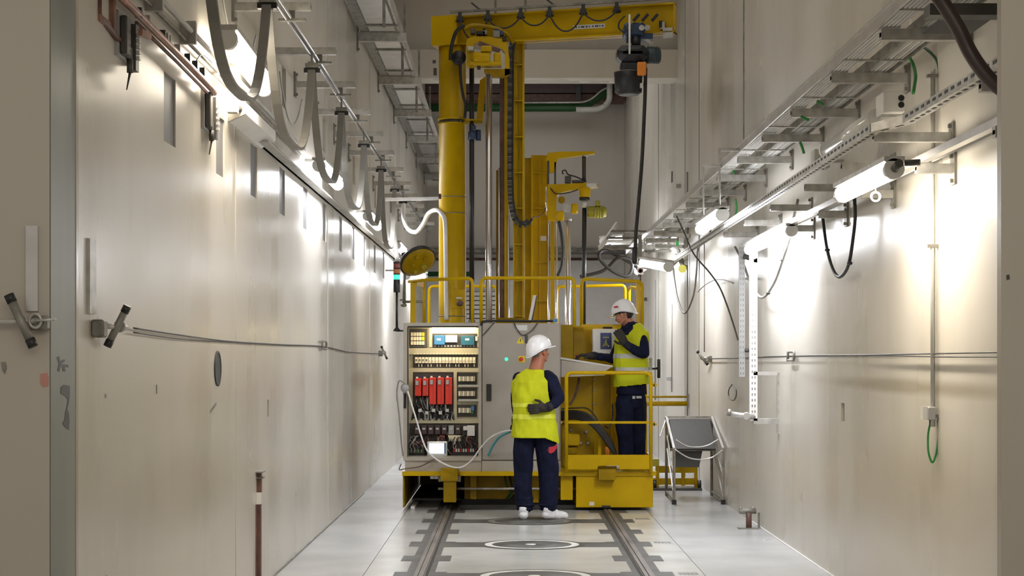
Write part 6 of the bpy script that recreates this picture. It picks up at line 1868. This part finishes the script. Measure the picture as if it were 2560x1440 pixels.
def head(b, c, R, skin):
    """c: head centre, R: rotation with +Y the way the face looks, +X the person's right"""
    c = Vector(c)
    f = lambda x, y, z: c + R @ Vector((x, y, z))
    b.ell(f(0, -0.008, 0.025), (0.077, 0.096, 0.088), skin, R)
    b.ell(f(0, 0.018, -0.03), (0.064, 0.072, 0.082), skin, R)       # face
    b.ell(f(0, 0.045, -0.088), (0.034, 0.032, 0.025), skin, R)      # chin
    b.cap([f(-0.052, 0.0, -0.062), f(-0.028, 0.05, -0.088)], [0.02, 0.018], skin)
    b.cap([f(0.052, 0.0, -0.062), f(0.028, 0.05, -0.088)], [0.02, 0.018], skin)
    b.cap([f(0, 0.086, 0.012), f(0, 0.102, -0.022), f(0, 0.108, -0.032)], [0.009, 0.012, 0.014], skin)    # nose
    for s_ in (-1, 1):
        b.ell(f(s_ * 0.013, 0.096, -0.034), (0.009, 0.011, 0.008), skin, R)
        b.cap([f(s_ * 0.012, 0.088, 0.024), f(s_ * 0.042, 0.078, 0.026)], [0.010, 0.008], skin)           # brow
        b.ell(f(s_ * 0.042, 0.062, -0.022), (0.022, 0.018, 0.018), skin, R)                                # cheek
        b.ell(f(s_ * 0.080, -0.008, -0.008), (0.010, 0.020, 0.032), skin, R)                              # ear
        b.ell(f(s_ * 0.077, -0.002, -0.036), (0.008, 0.011, 0.012), skin, R)
    b.cap([f(-0.020, 0.086, -0.058), f(0, 0.094, -0.056), f(0.020, 0.086, -0.058)], [0.006, 0.0075, 0.006], 'lips')
    b.cap([f(-0.016, 0.084, -0.066), f(0, 0.091, -0.067), f(0.016, 0.084, -0.066)], [0.006, 0.008, 0.006], 'lips')


def face_bits(parent, c, R, hairm):
    c = Vector(c)
    f = lambda x, y, z: c + R @ Vector((x, y, z))
    for s_ in (-1, 1):
        e = part('eye', MB().ell(f(s_ * 0.029, 0.074, 0.004), (0.0125, 0.0125, 0.0085), 12, 8, rot=R), M['eye'], parent)
        part('iris', MB().ell(f(s_ * 0.029, 0.0845, 0.002), (0.0055, 0.003, 0.0055), 8, 6, rot=R), M['black'], e)
        part('eyebrow', MB().tube([f(s_ * 0.014, 0.094, 0.026), f(s_ * 0.030, 0.090, 0.031), f(s_ * 0.046, 0.078, 0.026)], [0.003, 0.004, 0.002], 6), M['hair'], parent)
    # hair: cap round the back and sides down to the nape
    vs, fs = [], []
    mb = MB()
    seg, rg = 28, 10
    rows = []
    for i in range(rg + 1):
        z = 0.055 - i * 0.0115
        row = []
        for k in range(seg + 1):
            t = PI * (1.0 + (k / seg)) - (0.0)
            t = PI * 0.93 + (k / seg) * PI * 1.14
            drop = 1.0
            if abs(k / seg - 0.5) > 0.28 and i > 5:
                drop = 0.0
            zz = z if drop else 0.055 - 5 * 0.0115
            rz = math.sqrt(max(0.02, 1 - ((zz - 0.025) / 0.094) ** 2))
            r1, r2 = 0.080 * rz + 0.003, 0.098 * rz + 0.003
            row.append(f(r1 * math.cos(t), -0.008 + r2 * math.sin(t), zz))
        rows.append(row)
    n = seg + 1
    for r in rows:
        vs += r
    for i in range(rg):
        for k in range(seg):
            fs.append((i * n + k, i * n + k + 1, (i + 1) * n + k + 1, (i + 1) * n + k))
    mb.add(vs, fs, 0, True)
    o = part('hair', mb, M[hairm], parent)
    sd_ = o.modifiers.new('s', 'SOLIDIFY')
    sd_.thickness = 0.008
    sd_.offset = 1


def helmet(parent, c, R, strap=True):
    """hard hat: domed shell, ridges, brim with peak (+Y), band"""
    c = Vector(c)
    f = lambda x, y, z: c + R @ Vector((x, y, z))
    vs, fs = [], []
    seg, rg = 40, 14
    for i in range(rg + 1):
        ph = (PI / 2) * i / rg
        for k in range(seg):
            t = 2 * PI * k / seg
            r = math.cos(ph) ** 0.82
            ridge = 0.004 * math.exp(-((math.cos(t)) / 0.16) ** 2) * math.sin(ph + 0.4)
            bk_ = max(0, -math.sin(t)) ** 1.5
            vs.append(f((0.114 * r) * math.cos(t), (0.140 * r) * math.sin(t) - 0.006, 0.022 - 0.060 * bk_ * (1 - math.sin(ph)) + 0.132 * math.sin(ph) + ridge))
    for i in range(rg):
        for k in range(seg):
            k2 = (k + 1) % seg
            fs.append((i * seg + k, i * seg + k2, (i + 1) * seg + k2, (i + 1) * seg + k))
    fs.append(tuple(range(rg * seg, (rg + 1) * seg)))
    mb = MB()
    mb.add(vs, fs, 0, True)
    h = link_mesh('helmet', mb, M['helmet'], WL[parent.name])
    h.parent = parent
    WL[h.name] = WL[parent.name]
    sd_ = h.modifiers.new('s', 'SOLIDIFY')
    sd_.thickness = 0.004
    h['label'] = 'white hard hat'
    # brim
    vs, fs = [], []
    for k in range(seg):
        t = 2 * PI * k / seg
        fr = max(0, math.sin(t))
        bk = max(0, -math.sin(t))
        ex = 0.008 + 0.042 * fr ** 2.2 + 0.004 * bk
        dz = -0.012 * fr ** 2 - 0.060 * bk ** 1.5
        for (e, z) in ((0.0, 0.034), (ex, 0.024 + dz), (ex + 0.002, 0.020 + dz), (0.0, 0.022)):
            vs.append(f((0.113 + e * (0.6 if fr < 0.4 else 1)) * math.cos(t), (0.139 + e) * math.sin(t) - 0.006, z + (dz if e == 0 else 0) - 0.004))
    for k in range(seg):
        k2 = (k + 1) % seg
        for a in range(4):
            a2 = (a + 1) % 4
            fs.append((k * 4 + a, k * 4 + a2, k2 * 4 + a2, k2 * 4 + a))
    part('brim', MB().add(vs, fs, 0, True), M['helmet'], h)
    part('headband', MB().tube([f(0.083 * math.cos(t), 0.100 * math.sin(t) - 0.008, 0.012 + 0.004 * math.sin(t)) for t in [2 * PI * k / 28 for k in range(28)]], 0.008, 6, closed=True), M['dgrey'], h)
    return h


def rot(yaw, pitch=0, roll=0):
    return (Matrix.Rotation(math.radians(yaw), 3, 'Z') @ Matrix.Rotation(math.radians(pitch), 3, 'X') @ Matrix.Rotation(math.radians(roll), 3, 'Y'))


def band_from(vest, z0, z1, matname, off=0.004, name='reflective_band', label=None):
    """stripe: the vest faces between two heights lifted slightly off the cloth"""
    me = vest.data
    bm = bmesh.new()
    bm.from_mesh(me)
    dl = [f for f in bm.faces if not (z0 < f.calc_center_median().z < z1)]
    bmesh.ops.delete(bm, geom=dl, context='FACES')
    bm.normal_update()
    for v in bm.verts:
        v.co += v.normal * off
    m2_ = bpy.data.meshes.new(name)
    bm.to_mesh(m2_)
    bm.free()
    m2_.materials.clear()
    m2_.materials.append(M[matname])
    for p in m2_.polygons:
        p.material_index = 0
    o = bpy.data.objects.new(name, m2_)
    C.objects.link(o)
    o.parent = vest
    WL[o.name] = WL[vest.name]
    if label:
        o['label'] = label
    return o


def shoe(b_or_parent, heel, d, name='shoe', wide=0.047):
    """overshoe standing on the floor at heel pointing along d"""
    d = Vector(d).normalized()
    s_ = Vector((d.y, -d.x, 0))
    b = Body()
    h = Vector(heel)
    b.cap([h + Vector((0, 0, 0.045)), h + d * 0.09 + Vector((0, 0, 0.042)), h + d * 0.20 + Vector((0, 0, 0.034))], [0.046, 0.045, 0.036], 'shoe')
    b.cap([h + d * 0.14 + s_ * 0.014 + Vector((0, 0, 0.034)), h + d * 0.215 + s_ * 0.012 + Vector((0, 0, 0.030))], [0.036, 0.030], 'shoe')
    b.cap([h + d * 0.14 - s_ * 0.014 + Vector((0, 0, 0.034)), h + d * 0.21 - s_ * 0.014 + Vector((0, 0, 0.030))], [0.036, 0.030], 'shoe')
    b.cap([h + d * 0.02 + Vector((0, 0, 0.06)), h + d * 0.012 + Vector((0, 0, 0.10))], [0.048, 0.052], 'shoe')
    b.cap([h + d * 0.06 + Vector((0, 0, 0.06)), h + d * 0.10 + Vector((0, 0, 0.065))], [0.045, 0.036], 'shoe')
    o = b.build(name, b_or_parent, WL[b_or_parent.name], folds=0.004, vox=0.006, folds_on=('shoe',), seed=heel[0])
    # flat sole
    base = WL[b_or_parent.name]
    for v in o.data.vertices:
        if v.co.z + base.z < heel[2] + 0.004:
            v.co.z = heel[2] + 0.002 - base.z
    return o


# ---------------------------------------------------------------- worker 1: standing on the floor, back to the camera
W1Y = 15.9
A = lambda x, y, dy=0.0: P(x, y, W1Y + dy)
w1 = thing('person', 'person in white hard hat and yellow vest standing on the floor, back turned', 'person', (px(1342, W1Y), W1Y, 0))
b = Body()
cx1 = px(1335, W1Y)
# trunk
b.loft([(1.00, cx1 + 0.0, W1Y + 0.0, 0.175, 0.115), (1.08, cx1, W1Y, 0.165, 0.11), (1.20, cx1, W1Y + 0.01, 0.165, 0.112), (1.32, cx1 + 0.005, W1Y + 0.01, 0.19, 0.12), (1.40, cx1 + 0.008, W1Y + 0.01, 0.195, 0.112), (1.44, cx1 + 0.008, W1Y + 0.015, 0.15, 0.085), (1.462, cx1 + 0.012, W1Y + 0.02, 0.06, 0.05)], 'navy')
b.ell((cx1, W1Y - 0.01, 0.95), (0.178, 0.125, 0.12), 'navy')
sh = lambda x, y, dy: Vector(A(x, y, dy))
# legs: slim at the knee, baggy stacked hems
HL, HR = A(1312, 1075), A(1360, 1075)
b.cap([HL, A(1308, 1130, 0.0), A(1307, 1180, 0.02), A(1309, 1225, 0.0), A(1311, 1262, -0.01)], [0.108, 0.104, 0.093, 0.087, 0.084], 'navy')
b.cap([HR, A(1367, 1130, 0.0), A(1372, 1180, 0.02), A(1372, 1225, 0.0), A(1372, 1262, -0.01)], [0.112, 0.108, 0.098, 0.092, 0.088], 'navy')
for (xx, sgn) in ((1311, 1), (1372, -1)):
    for j, (yy_, rr_) in enumerate(((1246, 0.090), (1262, 0.095), (1272, 0.088))):
        b.ell(A(xx + sgn * (j % 2) * 2, yy_, -0.008), (rr_, rr_ * 0.96, 0.024), 'navy')
b.ell(A(1383, 1160, 0.0), (0.045, 0.07, 0.07), 'navy')           # cargo pockets
b.ell(A(1296, 1150, 0.0), (0.05, 0.07, 0.07), 'navy')
# neck and head
hc = Vector(A(1349, 878, 0.03))
R1 = rot(-50, 2, 0)
b.cap([(cx1 + 0.012, W1Y + 0.02, 1.46), (cx1 + 0.03, W1Y + 0.025, 1.53), hc - Vector((0.0, 0.0, 0.03))], [0.074, 0.070, 0.066], 'skin_red')
head(b, hc, R1, 'skin_red')
# right arm (towards the right of the picture): elbow out, hand resting on the lower back
b.cap([A(1370, 945, 0.0), A(1377, 952, -0.04), A(1392, 985, -0.08), A(1397, 997, -0.10)], [0.078, 0.080, 0.066, 0.058], 'navy')
b.cap([A(1397, 993, -0.10), A(1386, 1010, -0.15), A(1368, 1018, -0.19)], [0.058, 0.052, 0.045], 'navy')
hand(b, A(1366, 1019, -0.20), Vector((-1, -0.12, -0.10)), Vector((0.1, 0, -1)), Vector((0, -1, 0)), curl=0.75, thumb=-1, sc=1.2)
b.cap([A(1372, 1018, -0.19), A(1358, 1021, -0.205)], [0.046, 0.042], 'glove')
# left arm: forearm forward towards the cabinet, holding the lead
b.cap([A(1299, 945, 0.02), A(1293, 985, 0.04), A(1291, 1005, 0.08)], [0.066, 0.058, 0.050], 'navy')
b.cap([A(1291, 1005, 0.08), A(1291, 1040, 0.20), A(1289, 1062, 0.30)], [0.050, 0.044, 0.038], 'navy')
hand(b, A(1287, 1062, 0.30), Vector((-0.05, 1, -0.25)), Vector((1, 0, 0)), Vector((0, 0.3, 1)), curl=0.9, thumb=1)
o1 = b.build('body', w1, w1.location, folds=0.012, seed=1)
face_bits(w1, hc, R1, 'hair_grey')
helmet(w1, hc + R1 @ Vector((0, 0.0, 0.008)), rot(-58, 13, 0))
# vest: loose, flaring at the right hem
v = Body()
v.loft([(0.73, cx1 + 0.012, W1Y - 0.01, 0.245, 0.17), (0.86, cx1 + 0.008, W1Y - 0.01, 0.232, 0.165), (1.0, cx1 + 0.002, W1Y - 0.01, 0.212, 0.158), (1.15, cx1 - 0.004, W1Y - 0.005, 0.206, 0.15), (1.28, cx1 - 0.004, W1Y, 0.212, 0.152), (1.37, cx1 + 0.0, W1Y + 0.0, 0.218, 0.145), (1.43, cx1 + 0.004, W1Y + 0.01, 0.195, 0.115), (1.468, cx1 + 0.01, W1Y + 0.015, 0.125, 0.088), (1.485, cx1 + 0.012, W1Y + 0.015, 0.098, 0.075)], 'vest', sq=2.6)
v.cap([A(1374, 1030, -0.02), A(1379, 1080, -0.02), A(1383, 1140, -0.03)], [0.05, 0.052, 0.046], 'vest')


def cutv(c):
    d = math.hypot(c.x - (cx1 + 0.012), c.y - (W1Y + 0.015))
    hem = 0.815 - 0.04 * max(0, (c.x - cx1 - 0.10) / 0.1)
    sa, sb_ = A(1372, 948, -0.02), A(1394, 986, -0.08)
    tt_ = max(0, min(1, (c - sa).dot(sb_ - sa) / (sb_ - sa).length_squared))
    arm = (c - sa.lerp(sb_, tt_)).length < 0.098 and c.x > px(1360, W1Y)
    return c.z < hem or (d < 0.075 and c.z > 1.44) or arm


vo = v.build('safety_vest', w1, w1.location, folds=0.018, vox=0.008, smooth=4, seed=5, cut=cutv)
for mo in (vo,):
    s_ = mo.modifiers.new('s', 'SOLIDIFY')
    s_.thickness = 0.005
    s_.offset = -1
band_from(vo, 1.00, 1.045, 'band_y', 0.003, label='pale yellow reflective stripe')
band_from(vo, 1.115, 1.16, 'band_y', 0.003, label='pale yellow reflective stripe')
part('red_patch', MB().ppoly([(1367, 1124), (1372, 1118), (1384, 1116), (1392, 1110), (1392, 1120), (1385, 1130), (1376, 1134), (1371, 1130)], W1Y - 0.112, 0.004), M['redcloth'], w1, 'red cloth patch on the trouser pocket')
shoe(w1, (px(1309, W1Y), W1Y - 0.06, 0.0), (-0.05, 1, 0), 'shoe')
shoe(w1, (px(1366, W1Y), W1Y - 0.05, 0.0), (0.75, 0.45, 0), 'shoe')

# ---------------------------------------------------------------- worker 2: in the basket, facing left, hand at the chin
W2Y = 17.12
G = lambda x, y, dy=0.0: P(x, y, W2Y + dy)
w2 = thing('person', 'person in white hard hat and grey-striped yellow vest in the basket, hand at chin', 'person', (px(1580, W2Y), W2Y, DK))
b = Body()
c2 = px(1577, W2Y)
z_ = lambda y: pz(y, W2Y)
b.loft([(z_(985), c2 + 0.005, W2Y, 0.165, 0.13), (z_(960), c2 + 0.005, W2Y, 0.16, 0.125), (z_(925), c2 + 0.0, W2Y, 0.155, 0.12), (z_(885), c2 + 0.005, W2Y, 0.17, 0.125), (z_(850), c2 + 0.02, W2Y, 0.165, 0.125), (z_(832), c2 + 0.02, W2Y, 0.14, 0.11), (z_(815), c2 + 0.01, W2Y, 0.085, 0.08)], 'navy')
b.ell(G(1578, 1000), (0.165, 0.13, 0.12), 'navy')
b.cap([G(1562, 1010, -0.06), G(1560, 1060, -0.06), G(1564, 1105, -0.05), G(1566, 1158, -0.05)], [0.100, 0.095, 0.082, 0.076], 'navy')
b.cap([G(1594, 1010, 0.06), G(1594, 1060, 0.06), G(1595, 1105, 0.05), G(1596, 1158, 0.05)], [0.100, 0.096, 0.086, 0.080], 'navy')
h2c = Vector(G(1560, 785, -0.01))
R2 = rot(62, -20, 0)
b.cap([G(1577, 822, 0.01), G(1572, 805, 0.0), G(1565, 795, 0.0)], [0.068, 0.058, 0.055], 'skin')
head(b, h2c, R2, 'skin')
# collar
b.cap([G(1560, 822, -0.07), G(1575, 812, -0.07), G(1590, 812, -0.03), G(1592, 812, 0.05)], [0.026, 0.030, 0.030, 0.028], 'navy')
b.cap([G(1560, 822, -0.07), G(1558, 826, 0.0)], [0.024, 0.024], 'navy')
# raised arm: shoulder right, elbow low right, forearm up to the chin
b.cap([G(1603, 842, -0.05), G(1608, 858, -0.10), G(1612, 884, -0.15)], [0.070, 0.064, 0.054], 'navy')
b.cap([G(1610, 884, -0.16), G(1588, 876, -0.22), G(1566, 862, -0.24)], [0.056, 0.050, 0.042], 'navy')
hand(b, G(1565, 861, -0.24), Vector((-0.62, 0.05, 1.0)), Vector((1, 0, 0.6)), Vector((0.2, -1, 0.1)), curl=0.55, thumb=-1, sc=1.15)
b.cap([G(1570, 865, -0.235), G(1560, 856, -0.24)], [0.043, 0.038], 'glove')
# far arm reaching to the desk
b.cap([G(1556, 846, 0.10), G(1540, 878, 0.12), G(1530, 898, 0.10)], [0.064, 0.056, 0.050], 'navy')
b.cap([G(1530, 897, 0.10), G(1505, 892, 0.04), G(1482, 889, 0.02)], [0.052, 0.045, 0.038], 'navy')
hand(b, G(1483, 889, 0.02), Vector((-1, -0.1, 0.05)), Vector((0, -1, 0)), Vector((0, 0, 1)), curl=0.8, thumb=1, sc=1.3)
b.cap([G(1486, 889, 0.03), G(1474, 890, 0.01)], [0.045, 0.04], 'glove')
o2 = b.build('body', w2, w2.location, folds=0.011, seed=3)
face_bits(w2, h2c, R2, 'hair')
h_ = helmet(w2, h2c + R2 @ Vector((0, 0.0, 0.004)), rot(62, -15, 0))
part('helmet_mark', MB().bar(G(1535, 768, -0.13), G(1545, 767, -0.145), 0.01, 0.018), M['redcloth'], h_, 'small red mark on the hard hat')
v = Body()
v.loft([(z_(975), c2 + 0.01, W2Y, 0.19, 0.155), (z_(950), c2 + 0.005, W2Y, 0.187, 0.15), (z_(915), c2 + 0.0, W2Y, 0.183, 0.145), (z_(880), c2 + 0.005, W2Y, 0.185, 0.148), (z_(850), c2 + 0.016, W2Y, 0.182, 0.145), (z_(830), c2 + 0.022, W2Y, 0.165, 0.135), (z_(816), c2 + 0.020, W2Y + 0.01, 0.115, 0.11), (z_(808), c2 + 0.02, W2Y + 0.01, 0.09, 0.09)], 'vest', sq=2.5)


def cut2(c):
    d = math.hypot(c.x - (c2 + 0.01), c.y - W2Y)
    front = (c.x - c2) < 0.02 and c.z > z_(838) and abs(c.x - (c2 - 0.06)) < (c.z - z_(842)) * 0.9 and c.y < W2Y
    return c.z < z_(963) + (c.x - c2) * 0.10 or (d < 0.088 and c.z > z_(825)) or front


vo = v.build('safety_vest', w2, w2.location, folds=0.014, vox=0.008, smooth=4, seed=9, cut=cut2)
s_ = vo.modifiers.new('s', 'SOLIDIFY')
s_.thickness = 0.005
s_.offset = -1
band_from(vo, z_(896) - DK, z_(885) - DK, 'band', 0.004, label='grey reflective stripe')
band_from(vo, z_(930) - DK, z_(919) - DK, 'band', 0.004, label='grey reflective stripe')
part('pocket_mark', MB().box(px(1581, 16.98), px(1588, 16.98), 16.975, 16.982, pz(997, 16.98), pz(990, 16.98)).box(px(1591, 16.98), px(1604, 16.98), 16.975, 16.982, pz(996, 16.98), pz(990, 16.98)), M['grey'], w2)
shoe(w2, (px(1570, W2Y), W2Y - 0.05, DK + 0.0), (-1, -0.15, 0), 'shoe')
shoe(w2, (px(1602, W2Y), W2Y + 0.05, DK + 0.0), (-1, -0.25, 0), 'shoe')
